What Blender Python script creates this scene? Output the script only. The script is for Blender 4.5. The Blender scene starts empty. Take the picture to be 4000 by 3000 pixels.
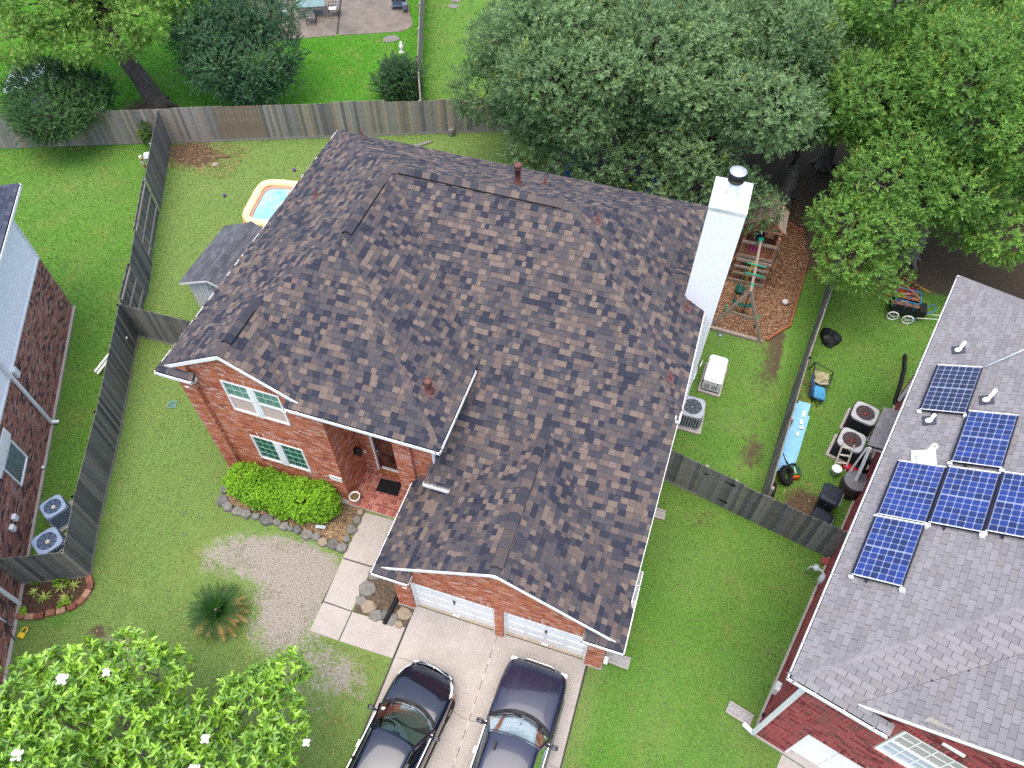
import bpy, math, random
import numpy as np
from mathutils import Matrix, Vector

rng = np.random.default_rng(7)
random.seed(7)
SC = bpy.context.scene
COL = SC.collection
R = math.radians

# ------------------------------------------------------------------ camera, sky, sun, exposure
cam_data = bpy.data.cameras.new("camera")
cam_data.sensor_width = 36.0
cam_data.lens = 36.0 * 2973.2 / 4000.0
cam_data.clip_start = 0.1
cam_data.clip_end = 2000.0
cam = bpy.data.objects.new("camera", cam_data)
COL.objects.link(cam)
CAM = Vector((0.0, 0.0, 22.0))
cam.matrix_world = (Matrix.Translation(CAM) @ Matrix.Rotation(R(17.836), 4, 'Z')
                    @ Matrix.Rotation(R(90 - 53.63), 4, 'X') @ Matrix.Rotation(R(0.168), 4, 'Z'))
SC.camera = cam

SUN_EL, SUN_AZ = 80.0, 190.0        # azimuth clockwise from +Y (the back of the house)
world = bpy.data.worlds.new("World")
SC.world = world
world.use_nodes = True
_nt = world.node_tree
_nt.nodes.clear()
_sky = _nt.nodes.new("ShaderNodeTexSky")
_sky.sky_type = 'NISHITA'
_sky.sun_disc = False
_sky.sun_elevation = R(SUN_EL)
_sky.sun_rotation = R(SUN_AZ)
_sky.air_density = 1.0
_sky.dust_density = 3.0
_sky.ozone_density = 0.3
_bg = _nt.nodes.new("ShaderNodeBackground")
_bg.inputs["Strength"].default_value = 0.15
_wo = _nt.nodes.new("ShaderNodeOutputWorld")
_nt.links.new(_sky.outputs[0], _bg.inputs[0])
_nt.links.new(_bg.outputs[0], _wo.inputs[0])

sun_data = bpy.data.lights.new("sun", 'SUN')
sun_data.energy = 0.9
sun_data.angle = R(60)
sun_data.color = (1.0, 0.93, 0.82)
sun = bpy.data.objects.new("sun", sun_data)
COL.objects.link(sun)
_d = Vector((math.sin(R(SUN_AZ)) * math.cos(R(SUN_EL)), math.cos(R(SUN_AZ)) * math.cos(R(SUN_EL)), math.sin(R(SUN_EL))))
sun.rotation_euler = _d.to_track_quat('Z', 'Y').to_euler()
sun.location = (0, -10, 40)

SC.render.engine = 'CYCLES'
SC.view_settings.view_transform = 'Standard'
SC.view_settings.look = 'None'
SC.view_settings.exposure = 1.55
SC.view_settings.gamma = 1.0
SC.view_settings.use_curve_mapping = False
SC.cycles.max_bounces = 6
SC.cycles.diffuse_bounces = 3
SC.cycles.transparent_max_bounces = 6
SC.cycles.use_denoising = False
SC.cycles.use_adaptive_sampling = False

# ------------------------------------------------------------------ materials
MATS = {}

def srgb(r, g, b):
    f = lambda c: (c / 255 / 12.92) if c / 255 <= 0.04045 else ((c / 255 + 0.055) / 1.055) ** 2.4
    return (f(r), f(g), f(b))

def mat(name, col, rough=0.8, var=0.25, scale=8.0, metal=0.0, bump=0.0, bscale=60.0, spec=0.3, col2=None,
        detail=4.0, stretch=None, coat=0.0, trans=0.0, attr=None, fine=0.0, island=0.0, emit=0.0):
    """principled material: base colour broken up by noise, optional second colour, relief and translucency"""
    if name in MATS:
        return MATS[name]
    m = bpy.data.materials.new(name)
    m.use_nodes = True
    nt = m.node_tree
    N, L = nt.nodes, nt.links
    b = N["Principled BSDF"]
    out = N["Material Output"]
    b.inputs["Roughness"].default_value = rough
    b.inputs["Metallic"].default_value = metal
    b.inputs["Specular IOR Level"].default_value = spec
    if coat:
        b.inputs["Coat Weight"].default_value = coat
        b.inputs["Coat Roughness"].default_value = 0.05
    c = tuple(col)
    c2 = tuple(col2) if col2 else tuple(min(1.0, v * (1 + var)) for v in c)
    c1 = c if col2 else tuple(v * (1 - var) for v in c)
    tc = N.new("ShaderNodeTexCoord")
    src = tc.outputs["Object"]
    if stretch:
        mp = N.new("ShaderNodeMapping")
        mp.inputs["Scale"].default_value = stretch
        L.new(src, mp.inputs["Vector"])
        src = mp.outputs["Vector"]
    no = N.new("ShaderNodeTexNoise")
    no.inputs["Scale"].default_value = scale
    no.inputs["Detail"].default_value = detail
    no.inputs["Roughness"].default_value = 0.65
    L.new(src, no.inputs["Vector"])
    ramp = N.new("ShaderNodeMapRange")
    ramp.inputs["From Min"].default_value = 0.3
    ramp.inputs["From Max"].default_value = 0.7
    fac = no.outputs["Fac"]
    if fine:
        nf = N.new("ShaderNodeTexNoise")
        nf.inputs["Scale"].default_value = scale * 14
        nf.inputs["Detail"].default_value = 2
        L.new(src, nf.inputs["Vector"])
        mx = N.new("ShaderNodeMix")
        mx.inputs[0].default_value = fine
        L.new(fac, mx.inputs[2]); L.new(nf.outputs["Fac"], mx.inputs[3])
        fac = mx.outputs[0]
    if attr:
        at = N.new("ShaderNodeAttribute")
        at.attribute_name = attr
        ad = N.new("ShaderNodeMath"); ad.operation = 'ADD'
        sb = N.new("ShaderNodeMath"); sb.operation = 'SUBTRACT'; sb.inputs[1].default_value = 0.5
        L.new(at.outputs["Fac"], sb.inputs[0])
        L.new(fac, ad.inputs[0]); L.new(sb.outputs[0], ad.inputs[1])
        fac = ad.outputs[0]
        ramp.inputs["From Min"].default_value = 0.0
        ramp.inputs["From Max"].default_value = 1.0
    if island:
        ge = N.new("ShaderNodeNewGeometry")
        m2 = N.new("ShaderNodeMath"); m2.operation = 'MULTIPLY_ADD'
        m2.inputs[1].default_value = island; m2.inputs[2].default_value = -island / 2
        L.new(ge.outputs["Random Per Island"], m2.inputs[0])
        oi = N.new("ShaderNodeObjectInfo")
        m3 = N.new("ShaderNodeMath"); m3.operation = 'MULTIPLY_ADD'
        m3.inputs[1].default_value = island; m3.inputs[2].default_value = -island / 2
        L.new(oi.outputs["Random"], m3.inputs[0])
        a1 = N.new("ShaderNodeMath"); a2 = N.new("ShaderNodeMath")
        L.new(fac, a1.inputs[0]); L.new(m2.outputs[0], a1.inputs[1])
        L.new(a1.outputs[0], a2.inputs[0]); L.new(m3.outputs[0], a2.inputs[1])
        fac = a2.outputs[0]
    L.new(fac, ramp.inputs["Value"])
    mix = N.new("ShaderNodeMix"); mix.data_type = 'RGBA'
    mix.inputs[6].default_value = (*c1, 1); mix.inputs[7].default_value = (*c2, 1)
    L.new(ramp.outputs[0], mix.inputs[0])
    L.new(mix.outputs[2], b.inputs["Base Color"])
    if emit:
        b.inputs["Emission Color"].default_value = (*c, 1)
        b.inputs["Emission Strength"].default_value = emit
    if bump:
        n2 = N.new("ShaderNodeTexNoise")
        n2.inputs["Scale"].default_value = bscale
        n2.inputs["Detail"].default_value = 3
        L.new(src, n2.inputs["Vector"])
        bp = N.new("ShaderNodeBump")
        bp.inputs["Strength"].default_value = bump
        bp.inputs["Distance"].default_value = 0.02
        L.new(n2.outputs["Fac"], bp.inputs["Height"])
        L.new(bp.outputs[0], b.inputs["Normal"])
    if trans:
        tr = N.new("ShaderNodeBsdfTranslucent")
        L.new(mix.outputs[2], tr.inputs["Color"])
        ms = N.new("ShaderNodeMixShader")
        ms.inputs[0].default_value = trans
        L.new(b.outputs[0], ms.inputs[1]); L.new(tr.outputs[0], ms.inputs[2])
        L.new(ms.outputs[0], out.inputs["Surface"])
    MATS[name] = m
    return m

# ------------------------------------------------------------------ object helpers
WM = {}
I4 = Matrix.Identity(4)

def link(ob, parent=None, world=None):
    world = world.copy() if world is not None else I4.copy()
    COL.objects.link(ob)
    if parent is not None:
        ob.parent = parent
        ob.matrix_parent_inverse = WM[parent.name].inverted()
    ob.matrix_basis = world
    WM[ob.name] = world
    return ob

def tag(o, label=None, cat=None, group=None, kind=None):
    if label: o["label"] = label
    if cat: o["category"] = cat
    if group: o["group"] = group
    if kind: o["kind"] = kind
    return o

def thing(name, label, cat, loc=(0, 0, 0), rz=0.0, group=None):
    o = bpy.data.objects.new(name, None)
    o.empty_display_size = 0.2
    link(o, None, Matrix.Translation(Vector(loc)) @ Matrix.Rotation(rz, 4, 'Z'))
    return tag(o, label, cat, group)

def copy_tree(o, parent=None, world=None):
    c = o.copy()
    COL.objects.link(c)
    c.parent = parent
    if parent is None and world is not None:
        c.matrix_basis = world
        WM[c.name] = world.copy()
    else:
        WM[c.name] = WM[o.name]
    for ch in list(o.children):
        copy_tree(ch, c)
    return c

class MB:
    """collects shapes; build() links them as one mesh object. F = frame matrix applied to what is added"""
    def __init__(s, F=None):
        s.v = []; s.f = []; s.m = []; s.mats = []; s.F = F; s.sm = []
        s.cur = 0; s.smooth = False
    def use(s, m):
        if m not in s.mats: s.mats.append(m)
        s.cur = s.mats.index(m)
        return s
    def add(s, vs, fs, smooth=None):
        o = len(s.v)
        if s.F is not None:
            vs = [tuple(s.F @ Vector(v)) for v in vs]
        s.v.extend([tuple(v) for v in vs])
        s.f.extend([tuple(i + o for i in f) for f in fs])
        s.m.extend([s.cur] * len(fs))
        s.sm.extend([s.smooth if smooth is None else smooth] * len(fs))
        return s
    def box(s, x0, x1, y0, y1, z0, z1, bev=0.0):
        if bev <= 0:
            v = [(x0,y0,z0),(x1,y0,z0),(x1,y1,z0),(x0,y1,z0),(x0,y0,z1),(x1,y0,z1),(x1,y1,z1),(x0,y1,z1)]
            return s.add(v, [(3,2,1,0),(4,5,6,7),(0,1,5,4),(1,2,6,5),(2,3,7,6),(3,0,4,7)])
        e = bev
        ring = lambda a, z: [(x0+a+e,y0+a,z),(x1-a-e,y0+a,z),(x1-a,y0+a+e,z),(x1-a,y1-a-e,z),(x1-a-e,y1-a,z),(x0+a+e,y1-a,z),(x0+a,y1-a-e,z),(x0+a,y0+a+e,z)]
        return s.rings([ring(e*.6, z0), ring(0, z0+e*.6), ring(0, z1-e*.6), ring(e*.6, z1)])
    def rings(s, rs, cap0=True, cap1=True, closed=True, smooth=None):
        n = len(rs[0]); v = [p for r in rs for p in r]; f = []
        for i in range(len(rs)-1):
            for j in range(n if closed else n-1):
                k = (j+1) % n
                f.append((i*n+j, i*n+k, (i+1)*n+k, (i+1)*n+j))
        if cap0: f.append(tuple(range(n-1, -1, -1)))
        if cap1: f.append(tuple((len(rs)-1)*n+j for j in range(n)))
        return s.add(v, f, smooth)
    def tube(s, pts, r, n=8, cap=True, smooth=True):
        pts = [Vector(p) for p in pts]
        rs = r if isinstance(r, (list, tuple)) else [r]*len(pts)
        rings = []
        up = Vector((0,0,1))
        for i, p in enumerate(pts):
            d = (pts[min(i+1,len(pts)-1)] - pts[max(i-1,0)]).normalized()
            a = d.cross(up)
            if a.length < 1e-3: a = d.cross(Vector((1,0,0)))
            a.normalize(); b = d.cross(a)
            rings.append([tuple(p + (a*math.cos(t)+b*math.sin(t))*rs[i]) for t in [2*math.pi*j/n for j in range(n)]])
        return s.rings(rings, cap, cap, smooth=smooth)
    def cyl(s, x, y, z0, z1, r, n=16, r1=None, smooth=True):
        r1 = r if r1 is None else r1
        ring = lambda z, q: [(x+q*math.cos(2*math.pi*j/n), y+q*math.sin(2*math.pi*j/n), z) for j in range(n)]
        return s.rings([ring(z0, r), ring(z1, r1)], smooth=smooth)
    def lathe(s, prof, x=0, y=0, n=24, cap0=True, cap1=True):
        return s.rings([[(x+q*math.cos(2*math.pi*j/n), y+q*math.sin(2*math.pi*j/n), z) for j in range(n)] for q, z in prof], cap0, cap1, smooth=True)
    def beam(s, p, q, w, h, up=(0,0,1), bev=0):
        """rectangular bar from p to q: w across, h along up"""
        p = Vector(p); q = Vector(q); d = (q-p); l = d.length; d.normalize()
        a = Vector(up).cross(d)
        if a.length < 1e-3: a = Vector((1,0,0)).cross(d)
        a.normalize(); b = d.cross(a)
        M = Matrix(((d.x,a.x,b.x,p.x),(d.y,a.y,b.y,p.y),(d.z,a.z,b.z,p.z),(0,0,0,1)))
        F = s.F; s.F = (F @ M) if F is not None else M
        s.box(0, l, -w/2, w/2, -h/2, h/2, bev)
        s.F = F
        return s
    def prism(s, poly, z0, z1):
        n = len(poly)
        return s.rings([[(x,y,z0) for x,y in poly], [(x,y,z1) for x,y in poly]])
    def quad(s, *p):
        return s.add(p, [tuple(range(len(p)))])
    def mesh(s, name):
        me = bpy.data.meshes.new(name)
        me.from_pydata(s.v, [], s.f)
        for m in s.mats: me.materials.append(m)
        if len(s.f):
            me.polygons.foreach_set("material_index", s.m)
            me.polygons.foreach_set("use_smooth", s.sm)
        me.update()
        return me
    def build(s, name, parent=None, world=None):
        return link(bpy.data.objects.new(name, s.mesh(name)), parent, world)

def local(parent):
    return WM[parent.name]

def part(name, parent, m, fn, local_space=True, label=None):
    """one part: fn(mb) adds the shapes in the parent's own frame"""
    b = MB().use(m)
    fn(b)
    o = b.build(name, parent, WM[parent.name] if local_space else I4)
    if label: o["label"] = label
    return o

def arr_mesh(name, verts, faces_n, nper, mats, tint=None, matidx=None, smooth=False):
    """bulk mesh from numpy: verts (V,3), faces as (F,nper) index array"""
    me = bpy.data.meshes.new(name)
    V = np.ascontiguousarray(verts, dtype=np.float32)
    Fa = np.ascontiguousarray(faces_n, dtype=np.int32)
    me.vertices.add(len(V)); me.vertices.foreach_set("co", V.ravel())
    me.loops.add(Fa.size); me.loops.foreach_set("vertex_index", Fa.ravel())
    me.polygons.add(len(Fa))
    me.polygons.foreach_set("loop_start", np.arange(0, Fa.size, nper, dtype=np.int32))
    me.polygons.foreach_set("loop_total", np.full(len(Fa), nper, dtype=np.int32))
    for m in mats: me.materials.append(m)
    if matidx is not None: me.polygons.foreach_set("material_index", np.ascontiguousarray(matidx, dtype=np.int32))
    if smooth: me.polygons.foreach_set("use_smooth", np.ones(len(Fa), dtype=bool))
    me.update(calc_edges=True)
    if tint is not None:
        a = me.attributes.new("tint", 'FLOAT', 'POINT')
        a.data.foreach_set("value", np.ascontiguousarray(tint, dtype=np.float32))
    return me

def clip_rect(poly, x0, x1, y0, y1):
    """a polygon clipped to a rectangle"""
    for ax, lim, keep in ((0, x0, 1), (0, x1, -1), (1, y0, 1), (1, y1, -1)):
        out = []
        n = len(poly)
        for i in range(n):
            a, b = poly[i], poly[(i+1) % n]
            da, db = (a[ax]-lim)*keep, (b[ax]-lim)*keep
            if da >= 0: out.append(a)
            if (da > 0 and db < 0) or (da < 0 and db > 0):
                t = da/(da-db)
                out.append((a[0]+(b[0]-a[0])*t, a[1]+(b[1]-a[1])*t))
        poly = out
        if len(poly) < 3: return []
    return poly

def area2(p):
    return 0.5*abs(sum(p[i][0]*p[(i+1) % len(p)][1]-p[(i+1) % len(p)][0]*p[i][1] for i in range(len(p))))

def pt_in(poly, x, y):
    c = False; n = len(poly); j = n-1
    for i in range(n):
        xi, yi = poly[i]; xj, yj = poly[j]
        if (yi > y) != (yj > y) and x < (xj-xi)*(y-yi)/(yj-yi+1e-12)+xi: c = not c
        j = i
    return c

def np_in(poly, X, Y):
    c = np.zeros(X.shape, bool); n = len(poly); j = n-1
    for i in range(n):
        xi, yi = poly[i]; xj, yj = poly[j]
        t = ((yi > Y) != (yj > Y)) & (X < (xj-xi)*(Y-yi)/(yj-yi+1e-12)+xi)
        c ^= t; j = i
    return c

class Pieces:
    """small alike pieces (shingles, bricks) lying on planes: the nearest full ones become objects, the rest one mesh"""
    def __init__(s, name, mats, single=300):
        s.name = name; s.mats = mats; s.single = single
        s.full = []; s.part = []
        s.unit = {}
    def put(s, O, U, V, Nn, poly, t0, t1, mi, full):
        """poly in (u,v) on the plane O+uU+vV; t0/t1 height above it at the lower and upper edge"""
        s.full.append((O, U, V, Nn, poly, t0, t1, mi)) if full else s.part.append((O, U, V, Nn, poly, t0, t1, mi))
    def _rect(s, p):
        us = [q[0] for q in p]; vs = [q[1] for q in p]
        return min(us), max(us), min(vs), max(vs)
    def finish(s, parent, stuffname):
        def dist(e):
            O, U, V, Nn, poly, *_ = e
            u0, u1, v0, v1 = s._rect(poly)
            c = O + U*((u0+u1)/2) + V*((v0+v1)/2)
            d = (CAM-c)
            return -(d.normalized().dot(Nn))*(u1-u0)*(v1-v0)/d.length_squared
        # spread the singles over what shows largest
        cand = sorted(s.full, key=dist)
        singles = cand[:s.single]
        rest = cand[s.single:] + s.part
        for (O, U, V, Nn, poly, t0, t1, mi) in singles:
            u0, u1, v0, v1 = s._rect(poly)
            key = (mi, round(t1/t0, 1))
            if key not in s.unit:
                b = MB().use(s.mats[mi])
                k = t1/t0
                b.add([(0,0,0),(1,0,0),(1,1,0),(0,1,0),(0,0,1),(1,0,1),(1,1,k),(0,1,k)],
                      [(4,5,6,7),(0,1,5,4),(1,2,6,5),(2,3,7,6),(3,0,4,7)])
                s.unit[key] = b.mesh(s.name)
            o = bpy.data.objects.new(s.name, s.unit[key])
            P = O + U*u0 + V*v0
            M = Matrix(((U.x,V.x,Nn.x,P.x),(U.y,V.y,Nn.y,P.y),(U.z,V.z,Nn.z,P.z),(0,0,0,1)))
            link(o, parent, M @ Matrix.Diagonal((u1-u0, v1-v0, t0, 1)))
        b = MB()
        for (O, U, V, Nn, poly, t0, t1, mi) in rest:
            b.use(s.mats[mi])
            u0, u1, v0, v1 = s._rect(poly)
            n = len(poly)
            low = [O+U*p[0]+V*p[1] for p in poly]
            top = [low[i] + Nn*(t0+(t1-t0)*(poly[i][1]-v0)/max(v1-v0, 1e-6)) for i in range(n)]
            fs = [tuple(range(n, 2*n))]
            fs += [(i, (i+1) % n, n+(i+1) % n, n+i) for i in range(n)]
            b.add(low+top, fs)
        if b.v:
            o = b.build(stuffname, parent)
            o["kind"] = "stuff"
            return o

def shingle_plane(P, parent_pts, origin, U, V, poly, expo, widths, weights, slot=0.006, t=(0.012, 0.02), stag=None, eave_first=0.0):
    """rows of shingles on a roof plane; poly in (u,v) metres on the slope, v up the slope"""
    Nn = U.cross(V).normalized()
    us = [p[0] for p in poly]; vs = [p[1] for p in poly]
    v = min(vs) - eave_first; row = 0
    A0 = None
    while v < max(vs):
        u = min(us) - random.random()*widths[1] if stag is None else min(us) - (row % 2)*stag - random.random()*0.02
        while u < max(us):
            w = random.uniform(*widths)
            c = clip_rect(poly, u+slot/2, u+w-slot/2, v, v+expo-0.003)
            if len(c) >= 3 and area2(c) > 0.0008:
                mi = random.choices(range(len(weights)), weights)[0]
                tt = random.choice(t)
                full = area2(c) > (w-slot)*(expo-0.003)*0.995
                P.put(origin, U, V, Nn, c, tt, tt*0.4, mi, full)
            u += w
        v += expo; row += 1

def brick_plane(P, origin, U, V, poly, openings, weights, bl=0.203, bh=0.057, j=0.011, proud=0.012):
    Nn = U.cross(V).normalized()
    us = [p[0] for p in poly]; vs = [p[1] for p in poly]
    v = min(vs); row = 0
    while v < max(vs):
        u = min(us) - (row % 2)*(bl+j)/2
        while u < max(us):
            segs = [(u, u+bl)]
            for (a0, a1, b0, b1) in openings:
                if v+bh > b0 and v < b1:
                    ns = []
                    for (s0, s1) in segs:
                        if s1 <= a0 or s0 >= a1: ns.append((s0, s1)); continue
                        if s0 < a0-0.02: ns.append((s0, a0))
                        if s1 > a1+0.02: ns.append((a1, s1))
                    segs = ns
            for (s0, s1) in segs:
                c = clip_rect(poly, s0, s1, v, v+bh)
                if len(c) >= 3 and area2(c) > 0.0006:
                    mi = random.choices(range(len(weights)), weights)[0]
                    pr = proud*random.uniform(0.7, 1.2)
                    P.put(origin, U, V, Nn, c, pr, pr, mi, area2(c) > bl*bh*0.99)
            u += bl+j
        v += bh+j; row += 1

def soldier_row(P, origin, U, V, u0, u1, v0, v1, weights, bw=0.057, j=0.011, proud=0.02, along_v=False):
    Nn = U.cross(V).normalized()
    u = u0
    while u+bw <= u1+0.02:
        mi = random.choices(range(len(weights)), weights)[0]
        P.put(origin, U, V, Nn, [(u, v0), (min(u+bw, u1), v0), (min(u+bw, u1), v1), (u, v1)], proud, proud, mi, False)
        u += bw+j
# ------------------------------------------------------------------ the ground
LEFT_FENCE = [(-24.45, 23.82), (-21.05, 17.25), (-19.88, 15.05), (-19.03, 13.2), (-16.95, 9.0), (-15.7, 6.2), (-14.88, 4.62)]
BACK_A, BACK_B = (-34.5, 19.95), (-6.0, 31.15)

def back_y(x): return 23.82 + (x + 24.45)*0.393
def left_x(y):
    pts = LEFT_FENCE[::-1]
    ys = [p[1] for p in pts]; xs = [p[0] for p in pts]
    return np.interp(y, ys, xs, left=xs[0]+0.2, right=xs[-1])

def sstep(a, b, x):
    t = np.clip((x-a)/(b-a), 0, 1); return t*t*(3-2*t)
def blob(X, Y, cx, cy, rx, ry): return np.exp(-(((X-cx)/rx)**2+((Y-cy)/ry)**2))

def vnoise(X, Y, s, seed=0):
    """smooth value noise, 0..1"""
    r = np.random.default_rng(seed); T = r.random((64, 64))
    x = X/s; y = Y/s
    xi = np.floor(x).astype(int); yi = np.floor(y).astype(int)
    fx = x-xi; fy = y-yi
    fx = fx*fx*(3-2*fx); fy = fy*fy*(3-2*fy)
    g = lambda a, b: T[a % 64, b % 64]
    return (g(xi,yi)*(1-fx)+g(xi+1,yi)*fx)*(1-fy)+(g(xi,yi+1)*(1-fx)+g(xi+1,yi+1)*fx)*fy

def zones(X, Y):
    dry = np.zeros_like(X); viv = np.zeros_like(X)+0.12; dirt = np.zeros_like(X)
    back = Y > back_y(X)
    lh = (X < left_x(Y)) & ~back & (Y > 3)
    nb = back & (X < -13.5-(Y-28.1)*0.37)
    viv = np.where(nb, 1.0, np.where(back, 0.55, viv))
    viv = np.where(lh, 0.62, viv)
    dry += 0.95*blob(X, Y, -9.3, 6.9, 2.0, 0.8) + 0.75*blob(X, Y, -8.7, 5.3, 1.3, 1.3) + 0.4*blob(X, Y, -11.6, 6.2, 1.2, 1.0)
    dry += 0.5*blob(X, Y, -12.2, 3.0, 1.6, 0.7) + 0.55*blob(X, Y, -6.4, 4.3, 1.4, 0.9) + 0.35*blob(X, Y, -7.5, 2.6, 2.0, 1.0)
    dry += 0.22*blob(X, Y, -13.4, 4.2, 1.0, 1.0)
    right = (X > 0.5) & (Y < 13)
    viv = np.where(right, 0.36+0.35*vnoise(X, Y, 1.1, 3), viv)
    dry += np.where(right, 0.45*blob(X, Y, 2.2, 9.2, 0.6, 0.7)+0.4*blob(X, Y, 4.4, 11.4, 0.7, 0.6)+0.35*blob(X, Y, 1.9, 7.0, 0.6, 0.5), 0)
    dirt += np.where(right, 0.55*blob(X, Y, 2.4, 12.2, 0.9, 0.5), 0)
    side = (X > 0.5) & (X < 4.7) & (Y > 13) & (Y < 21)
    viv = np.where(side, 0.3+0.3*vnoise(X, Y, 0.9, 4), viv)
    dirt = np.where(side, 0.35*vnoise(X, Y, 0.7, 5)+0.6*blob(X, Y, 4.3, 20, 1.0, 2.0)+0.4*blob(X, Y, 3.6, 15.5, .5, 1.0), dirt)
    ry = (X > 4.3) & (Y > 12.3)
    viv = np.where(ry, 0.55, viv)
    dirt = np.where(ry, 0.95*blob(X, Y, 5.5, 13.6, 0.8, 0.9)+0.5*blob(X, Y, 5.3, 18.6, .8, .8)+0.9*sstep(24, 25.5, Y), dirt)
    dirt += 0.95*blob(X, Y, -23.0, 23.4, 1.6, 1.0)
    dirt += np.where(~back, 0.8*sstep(-6.5, -4, X)*sstep(23, 24.5, Y)*(X < 4.5), 0)
    dirt += 0.7*blob(X, Y, -27, 25.8, 2.0, 1.0)
    dirt += 0.8*blob(X, Y, -13.6, 3.3, 0.5, 0.35) + 0.5*blob(X, Y, -12.6, 2.9, .5, .3)
    dirt += 0.5*blob(X, Y, -18.7, 12.9, 0.9, 0.3)
    dry += np.where(lh, 0.35*blob(X, Y, -22.6, 19.2, .6, .5)+0.3*blob(X, Y, -21.4, 19.9, .4, .4), 0)
    mb = (X > left_x(Y)) & ~back & (Y > 13.3) & (X < -8)
    dry += np.where(mb, 0.25*vnoise(X, Y, 0.8, 8)+0.3*blob(X, Y, -21.2, 21.5, 1.2, .8), 0)
    viv = viv - 0.25*blob(X, Y, -26.5, 20.0, 2.0, 1.2)
    dry = dry*.78+.10*((X < -5.2) & (X > left_x(Y)) & (Y < 8.5))
    return np.clip(dry, 0, 1), np.clip(viv, 0, 1), np.clip(dirt, 0, 1)

def grid_axis(lo, hi, step, far):
    mid = np.arange(lo, hi+1e-6, step)
    out = [lo-d for d in (far, far*0.4, far*0.15, 12, 4)]; out2 = [hi+d for d in (4, 12, far*0.15, far*0.4, far)]
    return np.array(out + list(mid) + out2)

gx_ = grid_axis(-40, 20, 0.4, 600); gy_ = grid_axis(-6, 52, 0.4, 600)
GX, GY = np.meshgrid(gx_, gy_)
nx, ny = len(gx_), len(gy_)
gv = np.stack([GX.ravel(), GY.ravel(), np.zeros(GX.size)], 1)
ii = np.arange(nx*ny).reshape(ny, nx)
gf = np.stack([ii[:-1,:-1].ravel(), ii[:-1,1:].ravel(), ii[1:,1:].ravel(), ii[1:,:-1].ravel()], 1)

def lawn_material():
    m = bpy.data.materials.new("lawn"); m.use_nodes = True
    nt = m.node_tree; N, L = nt.nodes, nt.links
    b = N["Principled BSDF"]; b.inputs["Roughness"].default_value = 0.95; b.inputs["Specular IOR Level"].default_value = 0.1
    at = N.new("ShaderNodeAttribute"); at.attribute_name = "zone"
    sp = N.new("ShaderNodeSeparateColor"); L.new(at.outputs["Color"], sp.inputs[0])
    tc = N.new("ShaderNodeTexCoord")
    def noise(sc, det=4, ro=.6):
        n = N.new("ShaderNodeTexNoise"); n.inputs["Scale"].default_value = sc; n.inputs["Detail"].default_value = det
        n.inputs["Roughness"].default_value = ro
        L.new(tc.outputs["Object"], n.inputs["Vector"]); return n.outputs["Fac"]
    def math_(op, a, c, clamp=False):
        n = N.new("ShaderNodeMath"); n.operation = op; n.use_clamp = clamp
        for k, q in enumerate((a, c)):
            if isinstance(q, float): n.inputs[k].default_value = q
            else: L.new(q, n.inputs[k])
        return n.outputs[0]
    def rng_(f, a, c):
        n = N.new("ShaderNodeMapRange"); L.new(f, n.inputs[0]); n.inputs[1].default_value = a; n.inputs[2].default_value = c
        n.interpolation_type = 'SMOOTHSTEP'; return n.outputs[0]
    def mixc(f, a, c):
        n = N.new("ShaderNodeMix"); n.data_type = 'RGBA'
        L.new(f, n.inputs[0])
        for k, q in ((6, a), (7, c)):
            if isinstance(q, tuple): n.inputs[k].default_value = (*q, 1)
            else: L.new(q, n.inputs[k])
        return n.outputs[2]
    fine, mid, big = noise(38, 5, .7), noise(5, 5), noise(0.7, 4)
    base = mixc(rng_(fine, .3, .7), (.075, .13, .03), (.20, .28, .085))
    viv = mixc(rng_(fine, .3, .7), (.03, .11, .008), (.085, .26, .02))
    g = mixc(sp.outputs[1], base, viv)
    g = mixc(math_('MULTIPLY', rng_(big, .45, .75), .55), g, (.16, .19, .05))
    g = mixc(math_('MULTIPLY', rng_(mid, .52, .72), .45), g, (.13, .125, .07))
    # bare dry turf and soil, broken up by noise
    n2 = math_('ADD', math_('MULTIPLY', mid, .65), math_('MULTIPLY', fine, .5))
    n3 = math_('ADD', math_('MULTIPLY', noise(2.6, 5, .65), .55), math_('MULTIPLY', noise(11, 4, .7), .55))
    dry = rng_(math_('ADD', sp.outputs[0], n3), .93, 1.13)
    dc = mixc(rng_(noise(22, 6, .75), .35, .65), (.16, .14, .11), (.34, .31, .275))
    g = mixc(dry, g, dc)
    dirt = rng_(math_('ADD', sp.outputs[2], n2), .92, 1.2)
    ec = mixc(rng_(noise(30, 6, .75), .35, .68), (.035, .026, .018), (.15, .105, .07))
    g = mixc(dirt, g, ec)
    L.new(g, b.inputs["Base Color"])
    bp = N.new("ShaderNodeBump"); bp.inputs["Strength"].default_value = 0.5; bp.inputs["Distance"].default_value = 0.03
    L.new(noise(45, 3), bp.inputs["Height"]); L.new(bp.outputs[0], b.inputs["Normal"])
    return m

lawn = lawn_material()
gme = arr_mesh("ground", gv, gf, 4, [lawn])
zd, zv, zt = zones(gv[:,0], gv[:,1])
_a = gme.attributes.new("zone", 'FLOAT_COLOR', 'POINT')
_a.data.foreach_set("color", np.stack([zd, zv, zt, np.ones_like(zd)], 1).astype(np.float32).ravel())
ground = link(bpy.data.objects.new("ground", gme))
tag(ground, "mown lawn and bare soil around the houses", kind="structure")

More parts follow.
